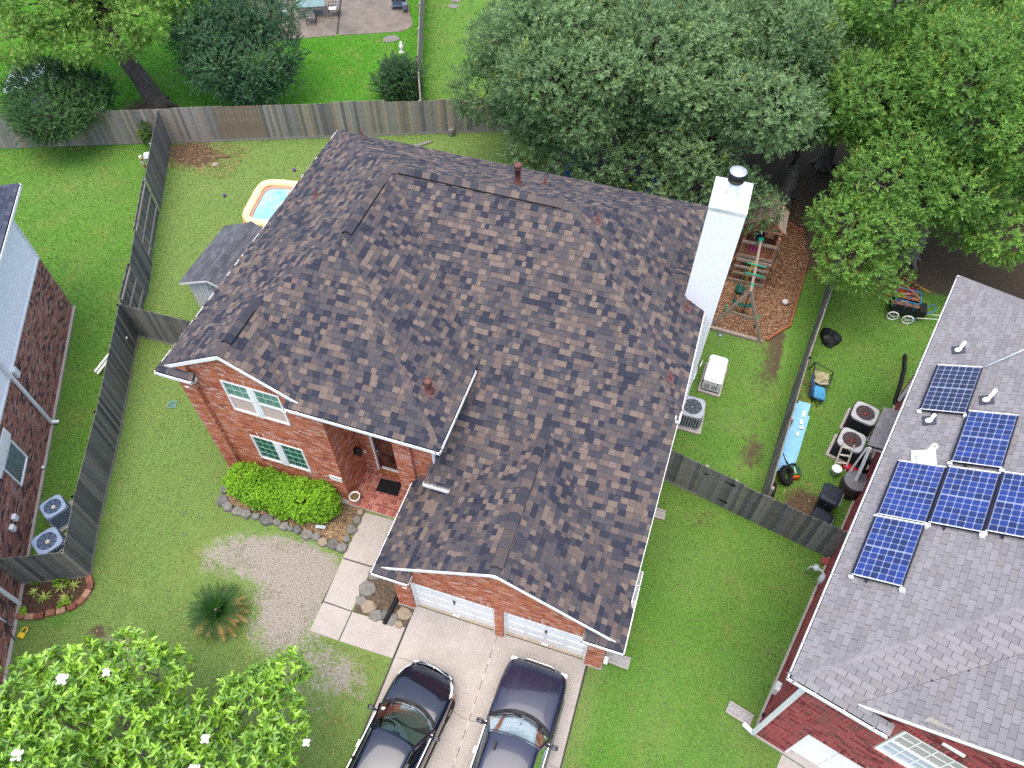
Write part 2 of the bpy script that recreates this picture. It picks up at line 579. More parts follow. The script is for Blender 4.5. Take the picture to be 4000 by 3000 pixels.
# concrete: driveway, walkway and patio, each slab its own piece
M_CONC = mat("concrete", (.30, .27, .24), .9, scale=1.3, col2=(.40, .365, .33), fine=.35, bump=.25, bscale=90)
M_CONC2 = mat("concrete_sill", (.34, .28, .19), .9, scale=2.2, col2=(.44, .38, .28), fine=.3, bump=.2)
M_JOINT = mat("joint", (.05, .047, .042), .95)
M_PATIO = mat("patio_concrete", (.07, .06, .05), .9, scale=.8, col2=(.24, .20, .165), detail=8, fine=.25, bump=.2)

def slab_set(name, label, slabs, m, top, joint=.012, base_m=None):
    root = thing(name, label, None, (slabs[0][0][0], slabs[0][0][1], 0))
    root["kind"] = "structure"
    for poly in slabs:
        cx = sum(p[0] for p in poly)/len(poly); cy = sum(p[1] for p in poly)/len(poly)
        b = MB().use(m)
        q = []
        for x, y in poly:
            d = math.hypot(x-cx, y-cy)
            q.append((x-(x-cx)/d*joint, y-(y-cy)/d*joint))
        b.rings([[(x, y, -.05) for x, y in q], [(x, y, top-.008) for x, y in q],
                 [(x-(x-cx)*.004, y-(y-cy)*.004, top) for x, y in q]])
        b.build("slab", root)
    return root

drive = slab_set("driveway", "pale concrete driveway slabs in front of the garage",
    [[(-5.17, -6), (-2.53, -6), (-2.58, 1.2), (-5.15, 1.2)], [(-5.15, 1.2), (-2.58, 1.2), (-2.58, 6.82), (-5.15, 6.82)],
     [(-2.53, -6), (.12, -6), (.1, 1.2), (-2.58, 1.2)], [(-2.58, 1.2), (.1, 1.2), (.06, 6.82), (-2.58, 6.82)]], M_CONC, .03)
part("sill", drive, M_CONC2, lambda b: (b.box(-5.15, -2.68, 6.83, 7.3, -.05, .04), b.box(-2.42, 0.0, 6.83, 7.3, -.05, .04)), False)
part("joint_strip", drive, M_JOINT, lambda b: (b.box(-5.2, .12, -6, 6.83, -.05, .012),), False)
part("joint_filler", drive, mat("joint_filler", (.5, .47, .42), .9, var=.4, scale=20),
     lambda b: [b.box(-2.59+random.uniform(-.006, .006), -2.57+random.uniform(-.003, .01), y, y+random.uniform(.1, .35), 0, .027) for y in np.arange(0, 6.6, .45)], False)
# hairline cracks, cut as thin dark ribbons just above the slab
def crack(b, pts):
    pts = [Vector((x, y, .0315)) for x, y in pts]
    q = []
    for i in range(len(pts)-1):
        for k in range(6):
            p = pts[i].lerp(pts[i+1], k/6); q.append(p + Vector((random.uniform(-.02, .02), random.uniform(-.02, .02), 0)))
    q.append(pts[-1])
    for a, c in zip(q, q[1:]):
        d = (c-a).normalized(); n = Vector((-d.y, d.x, 0))*.006
        b.quad(a-n, c-n, c+n, a+n)
part("crack", drive, mat("crack", (.11, .095, .08), .95), lambda b: (
    crack(b, [(-5.1, 5.22), (-4.5, 5.3), (-4.1, 5.1), (-3.5, 4.75), (-3.0, 4.35), (-2.62, 4.28)]), crack(b, [(-2.55, 4.3), (-2.1, 4.35)]), crack(b, [(-.2, 3.9), (.08, 3.95)])), False)

walk = slab_set("walkway", "pale concrete walkway slabs from porch to driveway",
    [[(-7.85, 7.5), (-6.86, 7.52), (-6.86, 9.17), (-7.85, 9.12)], [(-7.8, 6.08), (-6.87, 6.06), (-6.86, 7.5), (-7.85, 7.48)],
     [(-7.8, 5.15), (-6.87, 5.15), (-6.87, 6.05), (-7.8, 6.06)], [(-6.86, 5.15), (-5.19, 5.17), (-5.19, 6.1), (-6.86, 6.05)]], M_CONC, .03)
part("joint_strip", walk, M_JOINT, lambda b: (b.box(-7.84, -6.88, 6.0, 9.1, -.05, .01), b.box(-7.79, -5.2, 5.17, 6.03, -.05, .01)), False)

_arc = [(-18.55+.85*math.cos(t), 36.95+.95*math.sin(t)) for t in np.linspace(-1.35, .15, 9)]
patio = slab_set("patio", "stained concrete patio behind the far house",
    [[(-26.5, 32.1), (-23.47, 33.55), (-21.2, 34.72), (-23.5, 40.2), (-28.5, 38.2)],
     [(-21.12, 34.76), (-18.93, 35.76)] + _arc + [(-19.1, 39.6), (-19.6, 41.6), (-23.4, 40.24)]], M_PATIO, .03, .02)
part("joint_strip", patio, M_JOINT, lambda b: b.quad((-21.3, 34.9, .006), (-21.0, 35, .006), (-23.3, 40.1, .006), (-23.6, 40, .006)), False)

# beds: bare soil, bark mulch
M_SOIL = mat("soil", (.028, .02, .014), 1, scale=9, col2=(.16, .12, .085), detail=8, bump=.8, bscale=35)
M_BED = mat("bed_soil", (.03, .024, .018), 1, scale=7, col2=(.24, .17, .10), detail=9, bump=.8, bscale=40)
M_MULCH = mat("mulch", (.05, .026, .014), 1, scale=13, col2=(.24, .125, .07), detail=8, bump=.9, bscale=30)

def sheet(name, poly, m, z, label):
    b = MB().use(m)
    b.add([(x, y, z) for x, y in poly], [tuple(range(len(poly)))])
    o = b.build(name); tag(o, label, kind="structure"); return o
FRONT_BED = [(-12.5, 8.5), (-12.35, 8.1), (-12.0, 7.98), (-10.0, 7.92), (-8.0, 7.85), (-7.95, 9.15), (-8.3, 9.4), (-12.7, 9.4)]
sheet("flower_bed", FRONT_BED, M_BED, .006, "strawy soil bed beneath the hedge")
sheet("corner_bed", [(-6.84, 6.06), (-5.2, 6.12), (-5.2, 6.75), (-5.6, 6.8), (-5.6, 7.6), (-6.84, 7.6)], M_SOIL, .006, "grey soil bed beside the garage pier")
SIDE_BED = [(-16.6, 3.78), (-16.05, 2.95), (-15.5, 3.0), (-14.95, 3.4), (-14.6, 3.85), (-14.62, 4.3), (-14.9, 4.55)]
sheet("side_bed", SIDE_BED, mat("dark_soil", (.03, .017, .011), 1, scale=9, col2=(.10, .06, .04), detail=8, bump=.8, bscale=35), .006, "dark soil bed under the short fence")
MULCH = [(0.5, 20.25), (3.3, 20.18), (4.22, 21.3), (4.6, 25.2), (4.2, 27), (0.2, 27), (0, 22)]
sheet("mulch_bed", MULCH, M_MULCH, .006, "bark mulch under the wooden playset")
# ------------------------------------------------------------------ shared building parts
PITCH = 0.584
M_WHITE = mat("white_paint", (.78, .78, .76), .45, var=.06, scale=3)
M_WHITE2 = mat("white_trim", (.74, .74, .72), .5, var=.08, scale=5)
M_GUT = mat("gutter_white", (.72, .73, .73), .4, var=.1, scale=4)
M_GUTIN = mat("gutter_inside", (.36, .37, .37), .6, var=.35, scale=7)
M_DECK = mat("roof_deck", (.03, .03, .035), .95)
M_SOFFIT = mat("soffit", (.6, .6, .58), .7, var=.05)

def frame2(ox, oy, ang):
    return Matrix.Translation((ox, oy, 0)) @ Matrix.Rotation(ang, 4, 'Z')

class Plane:
    """a roof plane: plan polygon, down-slope direction d, one reference point on it"""
    def __init__(s, F, poly, d, ref, m=PITCH, lift=0.0):
        s.F = F; s.m = m; s.ref = ref; s.d = d; s.lift = lift
        c = 1/math.sqrt(1+m*m)
        Vl = Vector((-d[0]*c, -d[1]*c, m*c)); Ul = Vector((-d[1], d[0], 0))
        R3 = F.to_3x3()
        s.U = R3 @ Ul; s.V = R3 @ Vl; s.N = s.U.cross(s.V).normalized()
        s.plan = poly
        s.O = F @ Vector((*ref[:2], s.z(*ref[:2])))
        s.pts = [F @ Vector((x, y, s.z(x, y))) for x, y in poly]
        s.uv = [((p-s.O).dot(s.U), (p-s.O).dot(s.V)) for p in s.pts]
    def z(s, x, y):
        return s.ref[2] + s.lift - s.m*((x-s.ref[0])*s.d[0]+(y-s.ref[1])*s.d[1])
    def at(s, x, y, up=0.0):
        return s.F @ Vector((x, y, s.z(x, y))) + s.N*up

def deck(b, planes, th=.1):
    for p in planes:
        n = len(p.pts)
        top = [q - p.N*.003 for q in p.pts]; low = [q - Vector((0, 0, th)) for q in p.pts]
        b.add(top+low, [tuple(range(n)), tuple(range(2*n-1, n-1, -1))] + [(i, n+i, n+(i+1) % n, (i+1) % n) for i in range(n)])

def caps(parent, a, c, nl, nr, mats, weights, expo=.235, width=.165, lift=.02, name="ridge_cap"):
    """bent cap shingles along a ridge or hip from a (low) to c (high); nl, nr = down-slope directions either side"""
    a, c = Vector(a), Vector(c)
    d = (c-a); L = d.length; d.normalize()
    n = max(1, int(L/expo)); e = L/n
    key = (round(nl.x, 2), round(nl.y, 2), round(nl.z, 2), round(d.x, 2), round(d.y, 2))
    meshes = {}
    up = (-(nl+nr)).normalized()
    for i in range(n):
        mi = random.choices(range(len(weights)), weights)[0]
        if mi not in meshes:
            b = MB().use(mats[mi])
            t0, t1 = .022, .008
            lo = 0.0; hi = e*1.12
            prof = lambda x, t: [Vector(nl)*width+d*x+up*(t-.006), Vector(nl)*width*.35+d*x+up*(t+.006), Vector((0,0,0))+d*x+up*(t+.012), Vector(nr)*width*.35+d*x+up*(t+.006), Vector(nr)*width+d*x+up*(t-.006)]
            r0 = prof(lo, t0); r1 = prof(hi, t1); z0 = [q-up*.02 for q in r0]
            b.add(r0+r1+z0, [(k, k+1, 5+k+1, 5+k) for k in range(4)] + [(10+k, 10+k+1, k+1, k) for k in range(4)])
            b.sm = [False]*len(b.f)
            meshes[mi] = b.mesh(name)
        o = bpy.data.objects.new(name, meshes[mi])
        link(o, parent, Matrix.Translation(a + d*(i*e) + up*lift))

def gutter(parent, pts, z, inward, F=I4, w=.115, h=.10, hang=.75, ends=(True, True), name="gutter"):
    """open white trough along pts (outer line, plan); inward = list of unit plan vectors per segment"""
    b = MB(F)
    hb = []
    for (p, q), n in zip(zip(pts, pts[1:]), inward):
        P = Vector((*p, z)); Q = Vector((*q, z)); n = Vector((*n, 0)); d = (Q-P).normalized()
        dn = Vector((0, 0, -1))
        t = .012
        def slab(o1, o2, k1, k2, m):
            b.use(m)
            A = [P+n*o1+dn*k1, Q+n*o1+dn*k1, Q+n*o2+dn*k1, P+n*o2+dn*k1]
            Bq = [v+dn*(k2-k1) for v in A]
            b.add(A+Bq, [(0,1,2,3),(7,6,5,4),(0,4,5,1),(1,5,6,2),(2,6,7,3),(3,7,4,0)])
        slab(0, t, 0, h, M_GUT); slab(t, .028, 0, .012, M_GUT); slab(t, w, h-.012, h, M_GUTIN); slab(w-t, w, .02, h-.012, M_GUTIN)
        L = (Q-P).length
        for k in range(max(1, int(L/hang))):
            hb.append((P+d*(hang*(k+.5)), n))
    b.use(M_GUT)
    for e, (p, n) in zip(ends, ((pts[0], inward[0]), (pts[-1], inward[-1]))):
        if e:
            P = Vector((*p, z)); n = Vector((*n, 0)); d = Vector((n.y, -n.x, 0))
            A = [P-d*.006, P+d*.006, P+d*.006+n*w, P-d*.006+n*w]
            b.add(A+[v-Vector((0,0,h)) for v in A], [(0,1,2,3),(0,4,5,1),(1,5,6,2),(2,6,7,3),(3,7,4,0),(7,6,5,4)])
    o = b.build(name, parent)
    for P, n in hb:
        if (Vector(F @ P)-CAM).length < 40:
            c = MB(F).use(M_GUT); c.beam(P+Vector((0,0,-.006)), P+n*w+Vector((0,0,-.006)), .022, .012); c.build("hanger", o)
    return o

def board(b, p, q, w, th, down=(0, 0, -1), out=(0, -1, 0)):
    """a flat trim board from p to q hanging w down and th outwards"""
    p, q, dn, ou = Vector(p), Vector(q), Vector(down), Vector(out)
    A = [p, q, q+ou*th, p+ou*th]
    b.add(A+[v+dn*w for v in A], [(3,2,1,0),(4,5,6,7),(0,1,5,4),(1,2,6,5),(2,3,7,6),(3,0,4,7)])

def window(parent, O, U, V, w, h, cols, rows, halves, glass, frame=M_WHITE, mull=0.0, split=True, fw=.055, rec=.0, blind=None, munt=M_WHITE2, mt=.018):
    """a window of `halves` units side by side, each (when split) an upper and a lower sash"""
    Nn = U.cross(V).normalized()
    M = Matrix(((U.x,V.x,Nn.x,O.x),(U.y,V.y,Nn.y,O.y),(U.z,V.z,Nn.z,O.z),(0,0,0,1)))
    b = MB(M).use(frame)
    uw = (w-mull*(halves-1))/halves
    for k in range(halves):
        x0 = k*(uw+mull)
        b.box(x0, x0+fw, 0, h, -.06, .03); b.box(x0+uw-fw, x0+uw, 0, h, -.06, .03)
        b.box(x0+fw, x0+uw-fw, 0, fw, -.06, .03); b.box(x0+fw, x0+uw-fw, h-fw, h, -.06, .03)
        if split: b.box(x0+fw, x0+uw-fw, h/2-.03, h/2+.03, -.06, .022)
        if k and mull: b.box(x0-mull, x0, 0, h, -.06, .045)
    wo = b.build("window", parent)
    for k in range(halves):
        x0 = k*(uw+mull)
        spans = ((fw, h/2-.03), (h/2+.03, h-fw)) if split else ((fw, h-fw),)
        for s, (y0, y1) in enumerate(spans):
            g = MB(M).use(glass[s % len(glass)]); zz = -.03 if s == 0 and split else -.012
            g.box(x0+fw, x0+uw-fw, y0, y1, zz-.008, zz); g.build("pane", wo)
            gm = MB(M).use(munt)
            for i in range(1, cols): 
                x = x0+fw+(uw-2*fw)*i/cols; gm.box(x-mt/2, x+mt/2, y0, y1, zz+.001, zz+.012)
            for i in range(1, rows):
                y = y0+(y1-y0)*i/rows; gm.box(x0+fw, x0+uw-fw, y-mt/2, y+mt/2, zz+.0015, zz+.011)
            if cols > 1 or rows > 1: gm.build("muntin", wo)
    if blind:
        bb = MB(M).use(blind); bb.box(fw, w-fw, fw, h-fw, -.09, -.07); bb.build("blind", wo)
    return wo

def pipe_vent(parent, p, up, r=.04, big=False, m=None, flash=None, N=None, name="vent_pipe"):
    p = Vector(p); N = N or Vector((0,0,1))
    b = MB().use(m)
    if big:
        b.lathe([(r*1.9, -.05), (r*1.6, .05), (r, .1), (r, up-.16), (r*1.35, up-.15), (r*1.35, up-.1), (r*1.05, up-.1), (r*1.05, up-.06), (r*1.5, up-.06), (r*1.5, up), (r*.6, up+.03)], n=16)
    else:
        b.lathe([(r*2.6, -.06), (r*2.2, .02), (r*1.4, .06), (r, .08), (r, up), (r*.7, up), (r*.7, up-.08)], n=12, cap1=False)
    o = b.build(name, parent, Matrix.Translation(p))
    # the flat flashing plate that lies on the slope
    q = Vector((0,0,1)).rotation_difference(N).to_matrix().to_4x4()
    f = MB().use(flash or m); s = r*3.6 if not big else r*2.4
    f.box(-s, s, -s, s, .026, .034)
    f.build("flashing", o, Matrix.Translation(p) @ q)
    return o

# ------------------------------------------------------------------ the brick house in the middle
HOUSE = thing("house", "red brick two-storey house under a dark mottled shingle roof", "house", (-6.2, 13.5, 0))
xL, xM, xR, xr, yF, yB, yr, zE = -13.2, -4.8, .81, -9.0, 8.97, 20.47, 16.27, 5.41
hR = 4.2; zR = zE+PITCH*hR
xgp, xgR, yJ = -10.9, -8.6, 11.27
xA, xC, xgr, yA, zG, yX = -6.0, .9, -2.55, 6.38, 2.76, 10.98
zGr = zG+PITCH*3.45
P_L = Plane(I4, [(xL+.05,yF+.05),(xL+.05,yB-.05),(xr,yr),(xr,13.17),(xgp,yJ),(xgp,9.2),(-12.97,9.2)], (-1,0), (xL,yF,zE))
P_B = Plane(I4, [(xL+.05,yB-.05),(xR-.05,yB-.05),(-3.39,yr),(xr,yr)], (0,1), (xL,yB,zE))
P_E = Plane(I4, [(xR-.05,12.12),(xR-.05,yB-.05),(-3.39,yr)], (1,0), (xR,yB,zE))
P_R = Plane(I4, [(xM-.05,yF+.05),(xM-.05,12.12),(xr,yr),(xr,13.17)], (1,0), (xM,yF,zE))
P_F = Plane(I4, [(-9.24,yF+.05),(xM-.05,yF+.05),(xr,13.17),(xgp,yJ),(-8.83,9.2),(-9.24,9.2)], (0,-1), (xM,yF,zE))
P_G = Plane(I4, [(xgp,9.2),(xgp,yJ),(-8.83,9.2)], (1,0), (xgR,yF,zE))
P_M = Plane(I4, [(xr,yr),(-3.39,yr),(.76,12.12),(.76,7.66),(xgr,yX),(-4.56,8.99),(-5.4,8.99),(-5.4,9.46),(-5.31,9.46),(-5.31,11.9),(-4.84,12.1)], (0,-1), (-3.39,yr,zR))
P_GL = Plane(I4, [(xA+.05,yA+.05),(xA+.05,9.25),(-5.9,9.46),(-5.0,9.46),(-4.5,9.03),(xgr,yX),(xgr,6.6),(-5.78,6.6)], (-1,0), (xA,yA,zG))
P_GR = Plane(I4, [(xC-.05,yA+.05),(xC-.05,7.57),(xgr,yX),(xgr,6.6),(.68,6.6)], (1,0), (xC,yA,zG))
P_r1 = Plane(I4, [(xL+.05,yF+.05),(-12.0,yF+.05),(-12.0,9.21),(-12.97,9.2)], (0,-1), (xL,yF,zE))
P_r2 = Plane(I4, [(xA+.05,yA+.05),(-4.92,yA+.05),(-4.92,6.71),(-5.69,6.69)], (0,-1), (xA,yA,zG))
P_r3 = Plane(I4, [(-.19,yA+.05),(xC-.05,yA+.05),(.59,6.69),(-.19,6.71)], (0,-1), (xC,yA,zG))
P_c1 = Plane(I4, [(.16,16.45),(.16,17.25),(-.98,16.45)], (0,1), (.16,17.25,5.80), .45)
P_c2 = Plane(I4, [(.16,15.65),(.16,16.45),(-.98,16.45)], (0,-1), (.16,15.65,5.80), .45)
MAINP = [P_L, P_B, P_E, P_R, P_F, P_G, P_M, P_GL, P_GR, P_r1, P_r2, P_r3, P_c1, P_c2]
bd = MB().use(M_DECK); deck(bd, MAINP); ROOF = bd.build("roof", HOUSE)

SH = [mat("shingle_black", (.024, .026, .040), .9, var=.3, scale=30, bump=.4, bscale=200, fine=.4),
      mat("shingle_charcoal", (.042, .041, .052), .9, var=.3, scale=30, bump=.4, bscale=200, fine=.4),
      mat("shingle_slate", (.066, .059, .064), .9, var=.28, scale=30, bump=.4, bscale=200, fine=.4),
      mat("shingle_umber", (.082, .067, .064), .9, var=.25, scale=30, bump=.4, bscale=200, fine=.4),
      mat("shingle_tan", (.142, .108, .090), .9, var=.22, scale=30, bump=.4, bscale=200, fine=.4),
      mat("shingle_brown", (.112, .085, .074), .9, var=.22, scale=30, bump=.4, bscale=200, fine=.4)]
SHW = [16, 17, 28, 14, 13, 12]
PS = Pieces("shingle", SH, 300)
for p in MAINP:
    shingle_plane(PS, p.pts, p.O, p.U, p.V, p.uv, .163, (.11, .25), SHW, slot=.004, t=(.008, .02, .026))
PS.finish(ROOF, "shingle_field")

dn = lambda p: -p.V
CW = [6, 16, 28, 30, 6, 14]
caps(ROOF, P_L.at(xL+.1, yB-.1), P_L.at(xr, yr), dn(P_L), dn(P_B), SH, CW)
caps(ROOF, P_L.at(xgp, yJ), P_L.at(xr, 13.17), dn(P_L), dn(P_F), SH, CW)
caps(ROOF, P_R.at(xM-.1, yF+.1), P_R.at(xr, 13.17), dn(P_R), dn(P_F), SH, CW)
caps(ROOF, P_E.at(xR-.1, yB-.1), P_E.at(-3.39, yr), dn(P_E), dn(P_B), SH, CW)
caps(ROOF, P_E.at(xR-.1, 12.17), P_E.at(-3.39, yr), dn(P_E), dn(P_M), SH, CW)
M_VENT = mat("ridge_vent_black", (.012, .012, .014), .8)
def ridge_line(p1, p2, a, c, v0, v1):
    """plain caps over the whole ridge, raised on a vent strip between fractions v0..v1"""
    a, c = Vector(a), Vector(c)
    n1, n2 = dn(p1), dn(p2)
    up = (-(n1+n2)).normalized()
    s0, s1 = a.lerp(c, v0), a.lerp(c, v1)
    d = (c-a).normalized()
    b = MB().use(M_VENT)
    prof = lambda P: [P+n1*.17+up*.0, P+n1*.17+up*.062, P+up*.075, P+n2*.17+up*.062, P+n2*.17+up*.0]
    b.rings([prof(s0), prof(s1)])
    b.build("ridge_vent", ROOF)
    if v0 > .02: caps(ROOF, a, s0, n1, n2, SH, CW)
    caps(ROOF, s0+d*.01, s1-d*.01, n1, n2, SH, CW, width=.165, lift=.068)
    if v1 < .98: caps(ROOF, s1, c, n1, n2, SH, CW)
ridge_line(P_M, P_B, P_B.at(xr, yr), P_B.at(-3.39, yr), .055, .93)
ridge_line(P_R, P_L, P_L.at(xr, 13.17), P_L.at(xr, yr), .05, .78)
ridge_line(P_G, P_L, P_L.at(xgp, 9.2), P_L.at(xgp, yJ), .22, .82)
ridge_line(P_GR, P_GL, P_GL.at(xgr, 6.6), P_GL.at(xgr, yX), .04, .90)

M_RUST = mat("brown_vent_paint", (.12, .045, .04), .6, var=.2, scale=12)
M_RUSTF = mat("brown_flashing", (.11, .06, .058), .7, var=.2, scale=12)
for p, pl, u in (((-12.0, 20.1), P_B, .32), ((-11.55, 15.96), P_L, .28), ((-4.91, 18.57), P_B, .3), ((-2.73, 16.3), P_E, .3), ((.26, 15.5), P_E, .32), ((.27, 12.86), P_E, .32)):
    pipe_vent(ROOF, pl.at(*p), u, .036, False, M_RUST, M_RUSTF, pl.N)
pipe_vent(ROOF, P_B.at(-5.54, 17.72), .72, .085, True, M_RUST, M_RUSTF, P_B.N)
pipe_vent(ROOF, P_R.at(-5.62, 10.41), .45, .075, True, M_RUST, M_RUSTF, P_R.N)

# gutters
HG = HOUSE
gutter(HG, [(-12.0,9.2),(-12.0,yF),(xL,yF),(xL,yB),(xR,yB),(xR,17.1)], zE, [(-1,0),(0,1),(1,0),(0,-1),(-1,0)], ends=(False, True))
gutter(HG, [(xR,15.8),(xR,11.82)], zE, [(-1,0)])
gutter(HG, [(-9.24,9.28),(-9.24,yF),(xM,yF),(xM,11.75)], zE, [(1,0),(0,1),(-1,0)], ends=(False, True))
gutter(HG, [(-4.91,6.68),(-4.91,yA),(xA,yA),(xA,9.25)], zG, [(-1,0),(0,1),(1,0)], ends=(False, True))
gutter(HG, [(-.2,6.68),(-.2,yA),(xC,yA),(xC,8.67)], zG, [(1,0),(0,1),(-1,0)], ends=(False, True))
gutter(HG, [(-5.42,8.88),(-4.66,8.88)], 3.62, [(0,1)], hang=.5)

# trim: fascias, rakes, soffits
def trim(b):
    for (a, c, o) in (((xL+.12,yF+.1),(xL+.12,yB-.1),(-1,0,0)), ((xL+.1,yB-.12),(xR-.1,yB-.12),(0,1,0)), ((xR-.12,11.9),(xR-.12,yB-.1),(1,0,0)),
                      ((xM-.12,yF+.1),(xM-.12,12.0),(1,0,0)), ((-9.1,yF+.12),(xM-.1,yF+.12),(0,-1,0)), ((xL+.1,yF+.12),(-12.02,yF+.12),(0,-1,0))):
        board(b, (*a, zE-.03), (*c, zE-.03), .14, -.02, out=o)
    for (a, c, o) in (((xA+.12,yA+.1),(xA+.12,9.2),(-1,0,0)), ((xC-.12,yA+.1),(xC-.12,8.6),(1,0,0)), ((xA+.1,yA+.12),(-4.93,yA+.12),(0,-1,0)), ((-.18,yA+.12),(xC-.1,yA+.12),(0,-1,0))):
        board(b, (*a, zG-.03), (*c, zG-.03), .14, -.02, out=o)
    for pl, a, c in ((P_L, (-12.95, 9.2), (xgp, 9.2)), (P_G, (xgp, 9.2), (-8.85, 9.2)), (P_GL, (-5.76, 6.6), (xgr, 6.6)), (P_GR, (xgr, 6.6), (.66, 6.6))):
        board(b, pl.at(*a)+Vector((0,.002,-.012)), pl.at(*c)+Vector((0,.002,-.012)), .13, .022)
    board(b, P_M.at(.765, 12.1)+Vector((0,0,-.014)), P_M.at(.765, 7.7)+Vector((0,0,-.014)), .12, .015, out=(1,0,0))
    b.quad((-2.98,6.655,4.36), (-2.12,6.655,4.36), (-2.2,6.655,4.5), (xgr,6.655,4.7), (-2.9,6.655,4.5))
part("trim", HOUSE, M_WHITE, trim, False)
def soffits(b):
    b.box(xL+.1, -12.76, yF+.1, yB-.1, 5.22, 5.25); b.box(-12.76, xR-.1, 20.05, yB-.1, 5.22, 5.25); b.box(.42, xR-.1, 12.0, 20.05, 5.22, 5.25)
    b.box(-9.2, xM-.1, yF+.1, 10.7, 5.22, 5.25); b.box(-5.3, xM-.1, 10.7, 12.0, 5.22, 5.25); b.box(xL+.1, -12.02, yF+.1, 9.24, 5.226, 5.246)
    b.box(xA+.1, -4.93, yA+.1, 6.72, 2.58, 2.61); b.box(xA+.1, -5.62, 6.72, 9.3, 2.58, 2.61); b.box(-.18, xC-.1, yA+.1, 6.72, 2.58, 2.61); b.box(.47, xC-.1, 6.72, 8.6, 2.58, 2.61)
part("soffit", HOUSE, M_SOFFIT, soffits, False)

# walls: mortar body with proud bricks on the faces that show
M_MORTAR = mat("mortar", (.52, .40, .34), .95, var=.15, scale=12)
M_SIDING = mat("white_siding", (.84, .85, .86), .55, var=.05, scale=3)
def walls(b):
    b.use(M_MORTAR)
    X0, Y0 = -12.76, 9.34
    b.add([(-12.3,9.345,0),(-8.455,9.345,0),(-8.455,9.345,5.3),(-8.9,9.345,5.5),(xgp,9.345,6.66),(-12.3,9.345,5.85)], [tuple(range(6))])
    b.add([(-12.755,9.225,0),(-12.255,9.225,0),(-12.255,9.225,5.86),(-12.755,9.225,5.57)], [(0,1,2,3)])
    b.quad((-12.255,9.225,0), (-12.255,9.345,0), (-12.255,9.345,5.8), (-12.255,9.225,5.8))
    b.quad((-8.455,9.345,0), (-8.455,10.655,0), (-8.455,10.655,5.23), (-8.455,9.345,5.23))
    b.quad((-8.455,10.655,0), (-8.02,10.655,0), (-8.02,10.655,5.23), (-8.455,10.655,5.23))
    b.quad((-8.02,10.655,2.3), (-6.4,10.655,2.3), (-6.4,10.655,5.23), (-8.02,10.655,5.23))
    b.quad((-7.08,10.655,0), (-6.4,10.655,0), (-6.4,10.655,2.3), (-7.08,10.655,2.3))
    b.quad((-6.4,9.345,0), (-5.905,9.345,0), (-5.905,9.345,5.23), (-6.4,9.345,5.23))
    b.quad((-5.905,9.345,2.6), (-5.905,9.465,2.6), (-5.905,9.465,5.23), (-5.905,9.345,5.23))
    b.quad((-5.905,9.465,2.6), (-5.3,9.465,2.6), (-5.3,9.465,5.23), (-5.905,9.465,5.23))
    b.quad((-6.4,10.655,0), (-6.4,9.345,0), (-6.4,9.345,5.23), (-6.4,10.655,5.23))
    # garage front with the two openings
    for (x0, x1, z0, z1) in ((-5.62,-5.15,0,2.6), (-2.65,-2.42,0,2.6), (0.0,.465,0,2.6), (-5.15,-2.65,2.12,2.6), (-2.42,0.0,2.12,2.6)):
        b.quad((x0,6.725,z0), (x1,6.725,z0), (x1,6.725,z1), (x0,6.725,z1))
    b.add([(-5.62,6.725,2.6),(.465,6.725,2.6),(.465,6.725,2.86),(xgr,6.725,4.66),(-5.62,6.725,2.84)], [tuple(range(5))])
    for x in (-5.15, -2.42):
        b.quad((x,6.725,0), (x,6.93,0), (x,6.93,2.12), (x,6.725,2.12))
    for x in (-2.65, 0.0):
        b.quad((x,6.93,0), (x,6.725,0), (x,6.725,2.12), (x,6.93,2.12))
    for (x0, x1) in ((-5.15,-2.65), (-2.42,0.0)):
        b.quad((x0,6.93,2.12), (x1,6.93,2.12), (x1,6.725,2.12), (x0,6.725,2.12))
    b.quad((-5.62,9.5,0), (-5.62,6.725,0), (-5.62,6.725,2.84), (-5.62,9.5,2.84))
    b.quad((.465,6.725,0), (.465,12.1,0), (.465,12.1,5.2), (.465,8.0,2.86), (.465,6.725,2.86))
    b.use(M_SIDING)
    b.quad((-5.3,9.465,2.6), (-5.3,12.2,2.6), (-5.3,12.2,5.23), (-5.3,9.465,5.23))
    b.quad((.42,12.1,0), (.42,20.05,0), (.42,20.05,5.23), (.42,12.1,5.23))
    b.quad((.42,20.05,0), (-12.76,20.05,0), (-12.76,20.05,5.23), (.42,20.05,5.23))
    b.use(M_MORTAR)
    b.quad((-12.76,20.05,0), (-12.76,9.225,0), (-12.76,9.225,5.23), (-12.76,20.05,5.23))
wb = MB(); walls(wb); WALL = wb.build("wall", HOUSE)
part("corner_board", HOUSE, M_WHITE, lambda b: b.box(-5.31, -5.27, 9.455, 9.56, 3.8, 5.22), False)

BR = [mat("brick_red", (.40, .125, .07), .9, var=.2, scale=14, bump=.4, bscale=120, fine=.4),
      mat("brick_orange", (.47, .165, .075), .9, var=.2, scale=14, bump=.4, bscale=120, fine=.4),
      mat("brick_rose", (.50, .21, .145), .9, var=.2, scale=14, bump=.4, bscale=120, fine=.4),
      mat("brick_dark", (.29, .08, .05), .9, var=.2, scale=14, bump=.4, bscale=120, fine=.4),
      mat("brick_pale", (.56, .33, .26), .9, var=.2, scale=14, bump=.4, bscale=120, fine=.4)]
BW = [36, 26, 20, 10, 8]
PB = Pieces("brick", BR, 300)
X_, Z_, Y_ = Vector((1,0,0)), Vector((0,0,1)), Vector((0,1,0))
WU = (-11.35, -9.56, 3.97, 5.40); WLo = (-11.26, -9.52, 1.36, 2.68)
def opn(o, e=.0): return (o[0]-e, o[1]+e, o[2]-e-.07, o[3]+e+.2)
